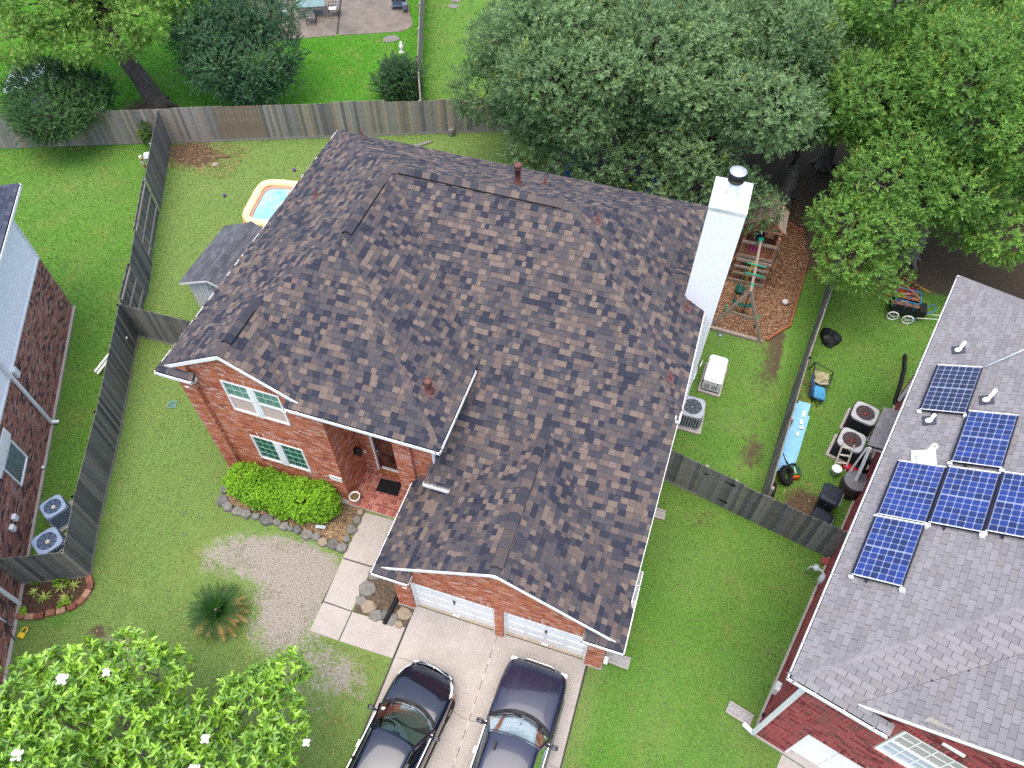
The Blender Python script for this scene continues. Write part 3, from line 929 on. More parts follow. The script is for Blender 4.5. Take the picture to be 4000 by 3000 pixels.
brick_plane(PB, Vector((0,9.34,0)), X_, Z_, [(-12.28,0),(-8.455,0),(-8.455,5.24),(-8.9,5.5),(xgp,6.66),(-12.28,5.85)], [opn(WU), opn(WLo)], BW)
for o in (WU, WLo):
    soldier_row(PB, Vector((0,9.34,0)), X_, Z_, o[0]-.02, o[1]+.02, o[3]+.005, o[3]+.195, BW)
    soldier_row(PB, Vector((0,9.34,0)), X_, Z_, o[0]-.02, o[1]+.02, o[2]-.065, o[2]-.005, BW, bw=.1, proud=.04)
brick_plane(PB, Vector((0,9.22,0)), X_, Z_, [(-12.76,0),(-12.255,0),(-12.255,5.86),(-12.76,5.57)], [], BW)
brick_plane(PB, Vector((-12.255,9.22,0)), Y_, Z_, [(0,0),(.12,0),(.12,5.8),(0,5.8)], [], BW, bl=.11)
brick_plane(PB, Vector((-8.455,9.34,0)), Y_, Z_, [(0,0),(1.31,0),(1.31,5.22),(0,5.22)], [], BW)
brick_plane(PB, Vector((0,10.65,0)), X_, Z_, [(-8.44,0),(-6.42,0),(-6.42,5.22),(-8.44,5.22)], [(-8.02,-7.08,-.1,2.3)], BW)
brick_plane(PB, Vector((0,9.34,0)), X_, Z_, [(-6.4,0),(-5.905,0),(-5.905,5.22),(-6.4,5.22)], [], BW)
brick_plane(PB, Vector((-5.905,9.34,0)), Y_, Z_, [(0,2.65),(.12,2.65),(.12,5.22),(0,5.22)], [], BW, bl=.11)
brick_plane(PB, Vector((0,9.46,0)), X_, Z_, [(-5.89,2.6),(-5.31,2.6),(-5.31,5.22),(-5.89,5.22)], [], BW)
brick_plane(PB, Vector((0,6.72,0)), X_, Z_, [(-5.62,0),(.465,0),(.465,2.84),(xgr,4.62),(-5.62,2.82)], [(-5.15,-2.65,-.1,2.33), (-2.42,0,-.1,2.33), (-3.0,-2.1,4.33,5)], BW)
soldier_row(PB, Vector((0,6.72,0)), X_, Z_, -5.15, -2.65, 2.13, 2.32, BW, proud=.012)
soldier_row(PB, Vector((0,6.72,0)), X_, Z_, -2.42, 0.0, 2.13, 2.32, BW, proud=.012)
brick_plane(PB, Vector((-5.15,6.72,0)), Y_, Z_, [(0,0),(.2,0),(.2,2.1),(0,2.1)], [], BW, bl=.095)
brick_plane(PB, Vector((-2.42,6.72,0)), Y_, Z_, [(0,0),(.2,0),(.2,2.1),(0,2.1)], [], BW, bl=.095)
PB.finish(WALL, "brickwork")
part("footing", HOUSE, M_CONC, lambda b: (b.box(-12.8, -8.42, 9.2, 9.5, -.05, .08), b.box(-5.66, -5.12, 6.68, 6.9, -.05, .07), b.box(-.03, .5, 6.68, 6.9, -.05, .07)), False)
part("flashing", HOUSE, M_RUSTF, lambda b: (b.beam(P_GL.at(-5.98, 9.40, .03), P_GL.at(-5.3, 9.40, .03), .1, .02, up=(0,-.5,.86)), b.beam(P_M.at(-5.38, 8.99, .02), P_M.at(-5.36, 9.46, .03), .05, .03)), False)

M_GLASS = mat("window_glass_green", (.012, .09, .07), .06, var=.35, scale=2.2, spec=.6)
M_GLASS2 = mat("window_glass_pale", (.10, .24, .19), .08, var=.3, scale=2.0, spec=.5)
M_SCREEN = mat("window_screen", (.12, .145, .16), .5, var=.15, scale=3, spec=.4)
M_GRID = mat("window_grid_green", (.28, .45, .38), .4)
window(HOUSE, Vector((WU[0], 9.33, WU[2])), X_, Z_, WU[1]-WU[0], WU[3]-WU[2], 3, 2, 2, [M_SCREEN, M_GLASS2], mull=.13, munt=mat("window_grid_pale", (.42, .55, .5), .4))
window(HOUSE, Vector((WLo[0], 9.33, WLo[2])), X_, Z_, WLo[1]-WLo[0], WLo[3]-WLo[2], 3, 4, 2, [M_GLASS], mull=.15, munt=M_GRID, split=False)

# front door in its recess
door = part("door", HOUSE, mat("door_brown", (.055, .012, .012), .35, var=.3, scale=5), lambda b: (
    b.box(-7.98, -7.12, 10.72, 10.76, .2, 2.24), b.box(-7.98, -7.9, 10.69, 10.72, .2, 2.24), b.box(-7.2, -7.12, 10.69, 10.72, .2, 2.24), b.box(-7.9, -7.2, 10.69, 10.72, 1.1, 1.2), b.box(-7.9, -7.2, 10.69, 10.72, 2.1, 2.24)), False)
part("glass", door, mat("door_glass", (.05, .022, .018), .05, var=.6, scale=4, spec=.8), lambda b: (b.box(-7.9, -7.2, 10.70, 10.71, .35, 1.1), b.box(-7.9, -7.2, 10.70, 10.71, 1.2, 2.1)), False)
part("handle", door, mat("steel", (.5, .5, .5), .3, metal=.9), lambda b: (b.box(-7.92, -7.88, 10.66, 10.69, 1.05, 1.2), b.cyl(-7.9, 10.66, 1.32, 1.38, .03)), False)
part("kick_plate", door, M_WHITE2, lambda b: b.box(-7.9, -7.2, 10.68, 10.70, .2, .34), False)
part("door_frame", HOUSE, M_WHITE, lambda b: (b.box(-8.03, -7.98, 10.62, 10.76, .15, 2.3), b.box(-7.12, -7.07, 10.62, 10.76, .15, 2.3), b.box(-7.98, -7.12, 10.62, 10.76, 2.24, 2.3)), False)
part("threshold", HOUSE, mat("threshold_wood", (.28, .10, .03), .6), lambda b: b.box(-8.0, -7.1, 10.55, 10.74, .12, .19), False)
lamp = part("wall_lamp", HOUSE, mat("black_iron", (.012, .012, .013), .5), lambda b: (b.box(-8.45, -8.42, 10.2, 10.34, 1.55, 1.85), b.lathe([(.03, 1.9), (.11, 1.78), (.08, 1.52), (.03, 1.45)], -8.3, 10.27, 6), b.box(-8.43, -8.3, 10.25, 10.29, 1.84, 1.87)), False)
part("doorbell", HOUSE, M_WHITE, lambda b: b.box(-8.38, -8.31, 10.61, 10.65, 1.08, 1.2), False)
# the house number plaque: pale board with dark figures, a smudge at this distance in the photograph
plq = part("number_plaque", HOUSE, mat("plaque_white", (.8, .79, .76), .5, var=.04), lambda b: b.box(-8.88, -8.475, 9.30, 9.335, 1.29, 1.54), False)
def figures(b):
    # six small marks, too blurred in the photograph to be read
    for k in range(6):
        x = -8.80+.045*k; b.box(x, x+.018, 9.296, 9.299, 1.44-.004*k, 1.475-.004*k); b.box(x+.008, x+.026, 9.2965, 9.2985, 1.43, 1.445)
part("number", plq, mat("figure_grey", (.16, .15, .14), .6), figures, False)

# garage doors: each a white panel door with raised fields and a handle
for i, (x0, x1) in enumerate(((-5.15, -2.65), (-2.42, 0.0))):
    gd = part("garage_door", HOUSE, M_WHITE, lambda b: b.box(x0+.06, x1-.06, 6.90, 6.94, .04, 2.08), False)
    for r in range(4):
        for c in range(4):
            w = (x1-x0-.12)/4
            part("door_panel", gd, M_WHITE, lambda b: b.box(x0+.06+w*c+.05, x0+.06+w*(c+1)-.05, 6.885, 6.90, .04+.51*r+.06, .04+.51*r+.45), False)
    part("handle", gd, mat("black_handle", (.02, .02, .02), .4), lambda b: (b.box((x0+x1)/2-.035, (x0+x1)/2+.035, 6.86, 6.885, 1.12, 1.2), b.box((x0+x1)/2-.012, (x0+x1)/2+.012, 6.85, 6.87, .98, 1.14)), False)
    part("lift_tab", gd, M_WHITE2, lambda b: b.box((x0+x1)/2-.1, (x0+x1)/2+.1, 6.84, 6.885, .06, .1), False)
    part("door_frame", HOUSE, M_WHITE, lambda b: (b.box(x0+.012, x0+.06, 6.80, 6.94, .04, 2.1), b.box(x1-.06, x1-.012, 6.80, 6.94, .04, 2.1), b.box(x0+.06, x1-.06, 6.80, 6.94, 2.08, 2.118)), False)

# chimney
ch = part("chimney", HOUSE, mat("chimney_white", (.84, .84, .83), .5, var=.02), lambda b: (b.box(.14, 1.05, 15.85, 17.05, 0, 9.12),), False)
part("chimney_cap", ch, mat("cap_metal", (.72, .75, .73), .35, var=.25, scale=2.0, metal=.35), lambda b: (b.box(.11, 1.08, 15.82, 17.08, 9.10, 9.18),), False)
part("flue", ch, mat("flue_steel", (.75, .77, .77), .3, var=.15, metal=.5), lambda b: b.lathe([(.24, 9.17), (.22, 9.22), (.14, 9.3), (.13, 9.72)], .6, 16.4), False)
fc = part("flue_cap", ch, mat("flue_black", (.01, .01, .011), .45, var=.5, scale=8), lambda b: b.lathe([(.15, 9.66), (.205, 9.68), (.205, 9.95)], .6, 16.4, n=28), False)
part("lid", fc, mat("flue_lid", (.46, .48, .5), .45, var=.15, scale=9, metal=.4), lambda b: b.lathe([(.215, 9.945), (.215, 9.965), (.03, 9.99)], .6, 16.4, n=28), False)
def laps(b):
    for z in np.arange(.2, 8.85, .16):
        b.box(.13, 1.06, 15.84, 15.852, z, z+.145)
part("siding_board", ch, mat("chimney_white", (.8, .8, .8)), laps, False)
part("corner_board", ch, mat("chimney_white", (.8, .8, .8)), lambda b: (b.box(.12, .2, 15.83, 15.86, 0, 9.1), b.box(.99, 1.07, 15.83, 15.86, 0, 9.1)), False)

# porch floor of bricks laid in blocks
M_PORCHJ = mat("porch_joint", (.46, .37, .30), .95, var=.2, scale=20)
porch = part("porch", HOUSE, M_PORCHJ, lambda b: b.box(-8.44, -6.0, 9.2, 10.7, -.05, .108), False)
PBR = [mat("paver_red", (.36, .10, .075), .85, var=.25, scale=9, bump=.3), mat("paver_rose", (.42, .15, .11), .85, var=.25, scale=9), mat("paver_dark", (.26, .065, .05), .85, var=.25, scale=9)]
PPV = Pieces("paver", PBR, 250)
def pv(u0, u1, v0, v1): PPV.put(Vector((0,0,.108)), X_, Y_, Z_, [(u0,v0),(u1,v0),(u1,v1),(u0,v1)], .012, .012, random.randrange(3), True)
y = 9.21
bx0 = -8.44
for r, (dep, kind) in enumerate(((.2, 0), (.2, 1), (.2, 0), (.2, 0), (.2, 1), (.2, 0), (.2, 0))):
    x = bx0
    if kind == 0:
        while x < -6.1: pv(x, x+.082, y, y+dep-.014); x += .098
    else:
        while x < -6.1:
            for k in range(2): pv(x, x+.19, y+k*.1, y+k*.1+.086)
            x += .204
    y += dep+.002
PPV.finish(porch, "paver_field")
# ------------------------------------------------------------------ the house beyond the short fence (left)
LF = frame2(-22.23, 13.66, math.atan2(.491, .871))
LHOUSE = thing("house", "brown brick and white siding house behind the long side fence", "house", (-19.2, 7.5, 0))
def lwall(b):
    b.use(mat("mortar_tan", (.36, .30, .26), .95, var=.2, scale=12))
    b.box(-7.0, -.012, -16, 0, 0, 2.72)
    b.use(M_SIDING); b.box(-6.9, -.04, -16, -.03, 2.72, 5.2)
b = MB(LF); lwall(b); LWALL = b.build("wall", LHOUSE)
LBR = [mat("lbrick_brown", (.28, .125, .10), .9, var=.25, scale=14, bump=.4), mat("lbrick_rust", (.34, .15, .11), .9, var=.25, scale=14, bump=.4),
       mat("lbrick_dark", (.085, .055, .052), .9, var=.3, scale=14, bump=.4), mat("lbrick_tan", (.38, .23, .18), .9, var=.25, scale=14, bump=.4)]
PLB = Pieces("brick", LBR, 260)
LR3 = LF.to_3x3()
LO = LF @ Vector((-.012, 0, 0)); LU = LR3 @ Vector((0, 1, 0)); LXv = LR3 @ Vector((1, 0, 0))
LWIN = (-8.55, -7.45, 1.0, 2.08)
brick_plane(PLB, LO, LU, Z_, [(-15.5, 0), (0, 0), (0, 2.5), (-15.5, 2.5)], [(LWIN[0], LWIN[1], LWIN[2]-.1, LWIN[3]+.5)], [36, 28, 18, 18], bl=.21, bh=.062, j=.012)
soldier_row(PLB, LO, LU, Z_, -15.5, 0, 2.52, 2.70, [36, 28, 18, 18])
soldier_row(PLB, LO, LU, Z_, LWIN[0]-.02, LWIN[1]+.02, LWIN[2]-.09, LWIN[2]-.005, [36, 28, 18, 18], bw=.1, proud=.035)
PLB.finish(LWALL, "brickwork")
for k in range(16):
    z = 2.74+k*.153
    c = MB(LF).use(M_SIDING); c.add([(-.04,-16,z),(-.012,-16,z),(-.012,-.02,z),(-.04,-.02,z),(-.04,-16,z+.153),(-.034,-16,z+.153),(-.034,-.02,z+.153),(-.04,-.02,z+.153)],
        [(0,1,2,3),(1,5,6,2),(2,6,7,3),(0,4,5,1),(4,7,6,5)])
    c.build("siding_board", LWALL)
b = MB(LF).use(M_WHITE2); b.box(-.1, .012, -.1, .012, 2.66, 5.2); b.box(-.03, .016, -16, -.1, 2.68, 2.745); b.build("corner_board", LHOUSE)
window(LHOUSE, LF @ Vector((.0, LWIN[0], LWIN[2])), LU, Z_, LWIN[1]-LWIN[0], LWIN[3]-LWIN[2], 1, 1, 1, [mat("frosted_glass", (.30, .40, .39), .25, var=.15, scale=3)], split=False, fw=.05)
b = MB(LF).use(M_WHITE); b.box(-.012, .05, LWIN[0]-.35, LWIN[1]+.12, 2.12, 2.52); b.build("window_hood", LHOUSE)
LPL = [Plane(LF, [(.5,.7),(-3.9,-3.7),(-3.9,-15),(.5,-15)], (1,0), (.55,.75,5.3)), Plane(LF, [(.5,.7),(-8.3,.7),(-3.9,-3.7)], (0,1), (.55,.75,5.3))]
b = MB().use(M_DECK); deck(b, LPL); LROOF = b.build("roof", LHOUSE)
LSH = [mat("lshingle_a", (.05, .058, .085), .9, var=.25, scale=30, fine=.4), mat("lshingle_b", (.07, .078, .105), .9, var=.25, scale=30, fine=.4), mat("lshingle_c", (.036, .042, .065), .9, var=.25, scale=30, fine=.4)]
PLS = Pieces("shingle", LSH, 40)
for p in LPL:
    # only the corner that shows
    c = clip_rect(p.uv, -40, 40, 0, 6) if p is LPL[1] else [q for q in p.uv]
    shingle_plane(PLS, None, p.O, p.U, p.V, c, .14, (.16, .3), [1,1,1], slot=.006)
PLS.finish(LROOF, "shingle_field")
caps(LROOF, LPL[0].at(.45,.65), LPL[0].at(-3.9,-3.7), dn(LPL[0]), dn(LPL[1]), LSH, [1,1,1], expo=.25)
gutter(LHOUSE, [(.55,-15),(.55,.75),(-8,.75)], 5.3, [(-1,0),(0,-1)], F=LF, ends=(False, False))
b = MB(LF).use(M_SOFFIT); b.box(-.03, .45, -15, .65, 5.12, 5.16); b.box(-8, -.03, -.02, .65, 5.12, 5.16); b.build("soffit", LHOUSE)
b = MB(LF).use(M_GUT); b.beam((.07,-5.55,5.1), (.07,-5.55,.16), .075, .1, up=(0,1,0)); b.beam((.07,-5.55,.18), (.26,-5.5,.08), .1, .075); b.build("downspout", LHOUSE)
b = MB(LF).use(M_GUT); b.box(0, .1, -5.32, -5.1, 2.4, 2.72); b.build("junction_box", LHOUSE)
b = MB(LF).use(M_GUT); b.beam((.07,-12.0,4.9), (.07,-12.0,.02), .075, .1, up=(0,1,0)); b.build("downspout", LHOUSE)
for y in (-9.7, -10.05):
    b = MB(LF).use(M_WHITE); b.box(0, .13, y-.09, y+.09, 1.02, 1.22, .02); b.build("wall_vent", LHOUSE)
b = MB(LF).use(mat("grey_conduit", (.4, .45, .5), .5)); b.tube([(.04,-12.72,1.1), (.04,-12.72,0)], .02); b.build("conduit", LHOUSE)
b = MB(LF).use(M_WHITE); b.lathe([(.05, .1), (.06, .16), (.03, .2)], .06, -7.35); b.build("hose_tap", LHOUSE)
b = MB(LF).use(M_CONC); b.box(-.05, .09, -16, .02, -.05, .06); b.build("footing", LHOUSE)
b = MB(LF).use(mat("dark_cable", (.03,.03,.035),.6)); b.tube([(.03,-12.2,.7),(.06,-12.5,.55),(.05,-12.9,.4),(.12,-13.1,.1)], .018); b.tube([(.05,-12.3,1.3),(.12,-12.25,1.1),(.05,-12.35,1.0)], .015); b.build("cable", LHOUSE)

# ------------------------------------------------------------------ the grey-roofed house (right)
RFm = frame2(4.81, 6.34, -math.atan2(.261, .965))
RHOUSE = thing("house", "dark red brick house with grey shingles and solar panels", "house", (9.5, 12, 0))
RR3 = RFm.to_3x3(); RX = RR3 @ Vector((1,0,0)); RY_ = RR3 @ Vector((0,1,0))
rp0, rq0, rq1, rpg, rz = -.56, -.36, 13.85, .56, 5.3
RPL = [Plane(RFm, [(rp0+.05,rq0+.05),(rp0+4.6,rq0+4.6),(rp0+4.6,rq1-4.6),(rp0+.05,rq1-.05)], (-1,0), (rp0,rq0,rz)),
       Plane(RFm, [(rp0+.05,rq0+.05),(1.6,rq0+.05),(1.6,-.1),(rpg+.26,-.1),(rpg+4.6,rq0+4.6),(rp0+4.6,rq0+4.6)], (0,-1), (rp0,rq0,rz)),
       Plane(RFm, [(rpg+.28,-.1),(rpg+4.6,-.1),(rpg+4.6,rq0+4.58)], (-1,0), (rpg,rq0,rz)),
       Plane(RFm, [(rp0+.05,rq1-.05),(rp0+4.6,rq1-4.6),(9,rq1-4.6),(9,rq1-.05)], (0,1), (rp0,rq1,rz))]
RPL.append(Plane(RFm, [(-.6,8.7),(-.6,10.35),(0,10.35),(0,8.7)], (-1,0), (-.6,8.7,2.4), .3))
b = MB().use(M_DECK); deck(b, RPL); RROOF = b.build("roof", RHOUSE)
RSH = [mat("rshingle_a", (.185, .178, .185), .9, var=.12, scale=14, fine=.4, bump=.3, bscale=160), mat("rshingle_b", (.205, .197, .203), .9, var=.12, scale=14, fine=.4, bump=.3, bscale=160),
       mat("rshingle_c", (.165, .158, .165), .9, var=.12, scale=14, fine=.4, bump=.3, bscale=160), mat("rshingle_d", (.18, .168, .165), .9, var=.12, scale=14, fine=.4, bump=.3, bscale=160)]
PRS = Pieces("shingle", RSH, 300)
for p in RPL:
    shingle_plane(PRS, None, p.O, p.U, p.V, p.uv, .142, (.3, .312), [4,4,2,1], slot=.011, t=(.016,), stag=.153)
PRS.finish(RROOF, "shingle_field")
caps(RROOF, RPL[0].at(rp0+.1,rq0+.1), RPL[0].at(rp0+4.6,rq0+4.6), dn(RPL[0]), dn(RPL[1]), RSH, [4,3,2,1], expo=.16, width=.19, lift=.02)
caps(RROOF, RPL[0].at(rp0+.1,rq1-.1), RPL[0].at(rp0+4.6,rq1-4.6), dn(RPL[0]), dn(RPL[3]), RSH, [4,3,2,1], expo=.16, width=.19, lift=.02)
caps(RROOF, RPL[0].at(rp0+4.6,rq0+4.6), RPL[0].at(rp0+4.6,rq1-4.6), dn(RPL[0]), RR3 @ Vector((.86,0,-.5)), RSH, [4,3,2,1], expo=.16, width=.19, lift=.02)
def rwall(b):
    b.use(mat("mortar_pale", (.55, .47, .42), .95, var=.15, scale=12))
    b.box(.012, 9, 10.0, 13.4, 0, 5.15)
    b.quad((.012,13.4,0), (.012,.012,0), (.012,.012,5.15), (.012,13.4,5.15))
    for (x0, x1, z0, z1) in ((0.012,.82,0,3.5), (.82,9,2.14,3.5), (.012,1.86,3.5,5.2), (1.86,3.3,5.2,5.9), (3.3,9,3.5,7.2), (1.86,3.3,5.2,6.4)):
        b.quad((x0,.012,z0), (x1,.012,z0), (x1,.012,z1), (x0,.012,z1))
    b.add([(.82,.012,5.2),(1.86,.012,5.2),(1.86,.012,5.95)], [(0,1,2)])
b = MB(RFm); rwall(b); RWALL = b.build("wall", RHOUSE)
RBR = [mat("rbrick_red", (.29, .055, .055), .85, var=.2, scale=14, bump=.4), mat("rbrick_rose", (.31, .075, .07), .85, var=.2, scale=14, bump=.4),
       mat("rbrick_dark", (.15, .02, .026), .85, var=.2, scale=14, bump=.4), mat("rbrick_brown", (.16, .06, .05), .85, var=.2, scale=14, bump=.4)]
RBWt = [45, 22, 18, 15]
PRB = Pieces("brick", RBR, 300)
RO = RFm @ Vector((0, .012, 0))
brick_plane(PRB, RO, RX, Z_, [(.012,0),(5.4,0),(5.4,8.0),(4.9,7.7),(1.6,5.85),(.9,5.35),(.012,5.12)], [(.82,9,-.1,2.33), (1.84,3.32,3.43,5.45)], RBWt, bl=.24, bh=.07, j=.014)
soldier_row(PRB, RO, RX, Z_, .82, 5.4, 2.15, 2.32, RBWt, bw=.07, j=.014)
soldier_row(PRB, RO, RX, Z_, 1.84, 3.32, 5.24, 5.43, RBWt, bw=.07, j=.014, proud=.025)
soldier_row(PRB, RO, RX, Z_, 1.84, 3.32, 3.44, 3.53, RBWt, bw=.1, j=.014, proud=.04)
brick_plane(PRB, RFm @ Vector((.012, 13.4, 0)), -RY_, Z_, [(0,0),(13.39,0),(13.39,5.12),(0,5.12)], [], RBWt, bl=.24, bh=.07, j=.014)
PRB.finish(RWALL, "brickwork")
RGL = mat("window_glass_sky", (.36, .42, .48), .12, var=.2, scale=1.5, spec=.6)
RGL2 = mat("window_blind_glass", (.33, .32, .29), .3, var=.2, scale=2, stretch=(1,1,30))
window(RHOUSE, RFm @ Vector((1.87, .03, 3.54)), RX, Z_, 1.42, 1.66, 4, 2, 1, [RGL, RGL2], fw=.05, mt=.03)
gd = None
b = MB(RFm).use(M_WHITE); b.box(.9, 5.2, .16, .2, .03, 2.1); gd = b.build("garage_door", RHOUSE)
for r in range(4):
    for c in range(6):
        b = MB(RFm).use(M_WHITE); b.box(.95+.72*c, .95+.72*c+.62, .14, .16, .1+.5*r, .1+.5*r+.4); b.build("door_panel", gd)
b = MB(RFm).use(M_WHITE); b.box(.82, .9, .03, .2, 0, 2.14); b.box(.9, 5.2, .03, .2, 2.1, 2.14); b.build("door_frame", RHOUSE)
gutter(RHOUSE, [(1.6,-.02),(1.6,rq0),(rp0,rq0),(rp0,rq1),(9,rq1)], rz, [(-1,0),(0,1),(1,0),(0,-1)], F=RFm, ends=(False, False), hang=.62, w=.15, h=.11)
b = MB(RFm).use(M_WHITE)
pa, pb = RPL[2].at(rpg+.28,-.1), RPL[2].at(rpg+4.6,-.1)
b.F = None; board(b, pa+Vector((0,0,-.01)), pb+Vector((0,0,-.01)), .1, .025, out=tuple(-RY_)); b.build("rake_board", RHOUSE)
b = MB(RFm).use(M_SOFFIT); b.box(rp0+.14, .0, rq0+.1, rq1-.1, 5.12, 5.15); b.box(0, 1.55, rq0+.1, 0, 5.12, 5.15); b.build("soffit", RHOUSE)
b = MB(RFm).use(M_GUT); b.beam((-.35,-.22,5.2), (-.06,-.06,4.8), .08, .1); b.beam((-.06,-.06,4.84), (-.06,-.06,.2), .09, .11, up=(1,1,0)); b.beam((-.06,-.06,.22), (-.35,.05,.1), .11, .08); b.build("downspout", RHOUSE)
b = MB(RFm).use(M_GUT); b.beam((-.07,12.3,5.1), (-.07,12.3,.9), .08, .1, up=(0,1,0)); b.build("downspout", RHOUSE)
b = MB(RFm).use(M_WHITE2); b.box(-.55, .0, 8.72, 8.8, 2.3, 2.42); b.beam((-.5,8.8,2.35), (-.2,8.6,0.0), .1, .3, up=(0,1,0)); b.beam((-.56,8.75,2.36), (-.56,8.75,.02), .05, .05); b.build("porch_post", RHOUSE)
b = MB(RFm).use(mat("meter_box", (.62,.6,.55),.6)); b.box(-.14, 0, .95, 1.2, .75, 1.15, .01); b.build("utility_box", RHOUSE)
b = MB(RFm).use(mat("black_iron", (.012,.012,.013),.5)); b.box(-.08, 0, .38, .46, .45, .55); b.build("hose_tap", RHOUSE)
b = MB(RFm).use(M_WHITE2); b.box(2.42, 2.85, -.04, .0, 5.62, 5.7); b.build("flashing", RHOUSE)
b = MB(RFm).use(M_CONC); b.box(-.05, 9, -.05, .3, -.05, .07); b.box(-.06, .1, .3, 13.4, -.05, .07); b.build("footing", RHOUSE)
tag(slab_set("neighbour_driveway", "pale concrete apron before the dark red garage wall", [[tuple((RFm @ Vector((x, y, 0)))[:2]) for x, y in ((.8,-6),(6,-6),(6,-.06),(.8,-.06))]], M_CONC, .03), kind="structure")

# solar panels on the grey roof: frame, backing and a grid of cells
PNL = RPL[0]
M_CELL = mat("solar_cell", (.006, .018, .115), .18, var=.45, scale=1.4, spec=.5, coat=.6, island=.5)
M_CELLD = mat("solar_cell_dark", (.006, .008, .03), .2, var=.4, scale=1.4, spec=.5, coat=.6, island=.5)
M_PFR = mat("panel_frame", (.02, .022, .04), .4, metal=.4)
M_PBK = mat("panel_backing", (.20, .23, .32), .4, var=.05)
SOL = [((-.14,7.86), "dark solar panel on grey roof, farthest from the street", 1), ((.81,6.22), "solar panel on grey roof joining the dark one to the lower three", 0),
       ((-.15,4.26), "solar panel on grey roof at the gutter end of the row of three", 0), ((.81,4.3), "solar panel on grey roof in the middle of the row of three", 0),
       ((1.77,4.36), "solar panel on grey roof cut by the picture's edge", 0), ((-.16,2.46), "solar panel on grey roof nearest to the street", 0)]
sf = math.sqrt(1+PITCH**2)
for (pq, lab, dark) in SOL:
    o = PNL.at(*pq, up=.08)
    W_, H_ = .925*sf, 1.77        # across the slope, along the gutter
    U, V, N3 = PNL.V, -PNL.U, PNL.N     # U up the slope, V towards the back
    Vv = RY_
    U = PNL.V; N3 = U.cross(Vv).normalized()
    M = Matrix(((U.x,Vv.x,N3.x,o.x),(U.y,Vv.y,N3.y,o.y),(U.z,Vv.z,N3.z,o.z),(0,0,0,1)))
    root = bpy.data.objects.new("solar_module", None); link(root, None, M); tag(root, lab, "solar panel", "solar panels on the grey roof")
    def fr(b):
        b.box(0, W_, 0, .03, 0, .045); b.box(0, W_, H_-.03, H_, 0, .045); b.box(0, .03, .03, H_-.03, 0, .045); b.box(W_-.03, W_, .03, H_-.03, 0, .045)
    part("frame", root, M_PFR, fr)
    part("backing", root, M_PBK, lambda b: b.box(.03, W_-.03, .03, H_-.03, 0, .034))
    for e0, e1 in ((H_-.03, H_-.002), (.002, .02)): part("edge_trim", root, mat("panel_edge_white", (.75,.77,.8),.4), lambda b: b.box(.0, W_, e0, e1, .045, .048))
    for i in range(6):
        for j in range(10):
            cw, chh = (W_-.08)/6, (H_-.11)/10
            x0 = .04+cw*i; y0 = .04+chh*j+(.03 if j >= 5 else 0)
            b = MB().use(M_CELLD if dark else M_CELL)
            e = .007; k = .02
            poly = [(x0+e+k,y0+e),(x0+cw-e-k,y0+e),(x0+cw-e,y0+e+k),(x0+cw-e,y0+chh-e-k),(x0+cw-e-k,y0+chh-e),(x0+e+k,y0+chh-e),(x0+e,y0+chh-e-k),(x0+e,y0+e+k)]
            b.add([(x,y,.0345) for x,y in poly], [tuple(range(8))])
            if ("cell", dark, i, j) not in MATS: MATS[("cell", dark, i, j)] = b.mesh("cell")
            link(bpy.data.objects.new("cell", MATS[("cell", dark, i, j)]), root, M)
    part("rail", root, mat("rail_black", (.015,.015,.03), .5), lambda b: (b.box(-.03, -.0, -.02, H_+.02, -.07, .03), b.box(.3, .34, -.06, H_+.06, -.05, 0)))
    part("clamp", root, M_GUT, lambda b: (b.box(-.05, .04, -.07, -.01, -.05, .03), b.box(W_-.05, W_+.05, -.09, -.01, -.06, .03)))
# roof penetrations
M_PVC = mat("white_pvc", (.78,.78,.76), .4, var=.05)
M_TAR = mat("tar_flashing", (.04,.045,.06), .5, var=.8, scale=14)
for (p, q, up, r) in ((.14,10.37,.36,.045), (1.05,8.51,.45,.045), (.11,7.58,.3,.045)):
    pipe_vent(RROOF, PNL.at(p, q), up, r, False, M_PVC, M_TAR, PNL.N)
big = pipe_vent(RROOF, PNL.at(.28, 6.28), .62, .075, False, M_PVC, M_PVC, PNL.N)
pipe_vent(RROOF, PNL.at(2.0, 8.4), .3, .05, True, M_PVC, M_PVC, PNL.N)
b = MB().use(mat("grey_conduit", (.4,.45,.5),.5)); b.tube([PNL.at(.8,9.7,.05), PNL.at(1.6,10.65,.05), PNL.at(2.6,11.8,.05)], .022); b.build("conduit", RROOF)
# ------------------------------------------------------------------ fences: pickets, rails, posts and a kick board
WOOD = [mat("weathered_a", (.17, .155, .135), .95, scale=6, col2=(.30, .275, .245), stretch=(8,8,.8), bump=.5, bscale=30, island=.5),
        mat("weathered_b", (.12, .115, .105), .95, scale=6, col2=(.24, .23, .21), stretch=(8,8,.8), bump=.5, bscale=30, island=.5),
        mat("weathered_c", (.20, .165, .12), .95, scale=6, col2=(.32, .27, .21), stretch=(8,8,.8), bump=.5, bscale=30, island=.5)]
WDARK = [mat("grey_wood_a", (.075, .078, .08), .95, scale=6, col2=(.17, .17, .165), stretch=(8,8,.8), bump=.5, bscale=30, island=.5),
         mat("grey_wood_b", (.055, .06, .065), .95, scale=6, col2=(.135, .137, .135), stretch=(8,8,.8), bump=.5, bscale=30, island=.5),
         mat("grey_wood_c", (.10, .095, .085), .95, scale=6, col2=(.20, .19, .17), stretch=(8,8,.8), bump=.5, bscale=30, island=.5)]
WGOLD = mat("stained_wood", (.16, .10, .05), .9, scale=5, col2=(.27, .24, .2), stretch=(7,7,.5), bump=.4, bscale=30)
M_RAIL = mat("rail_wood", (.26, .235, .205), .95, var=.25, scale=5, stretch=(2,2,2), bump=.4)

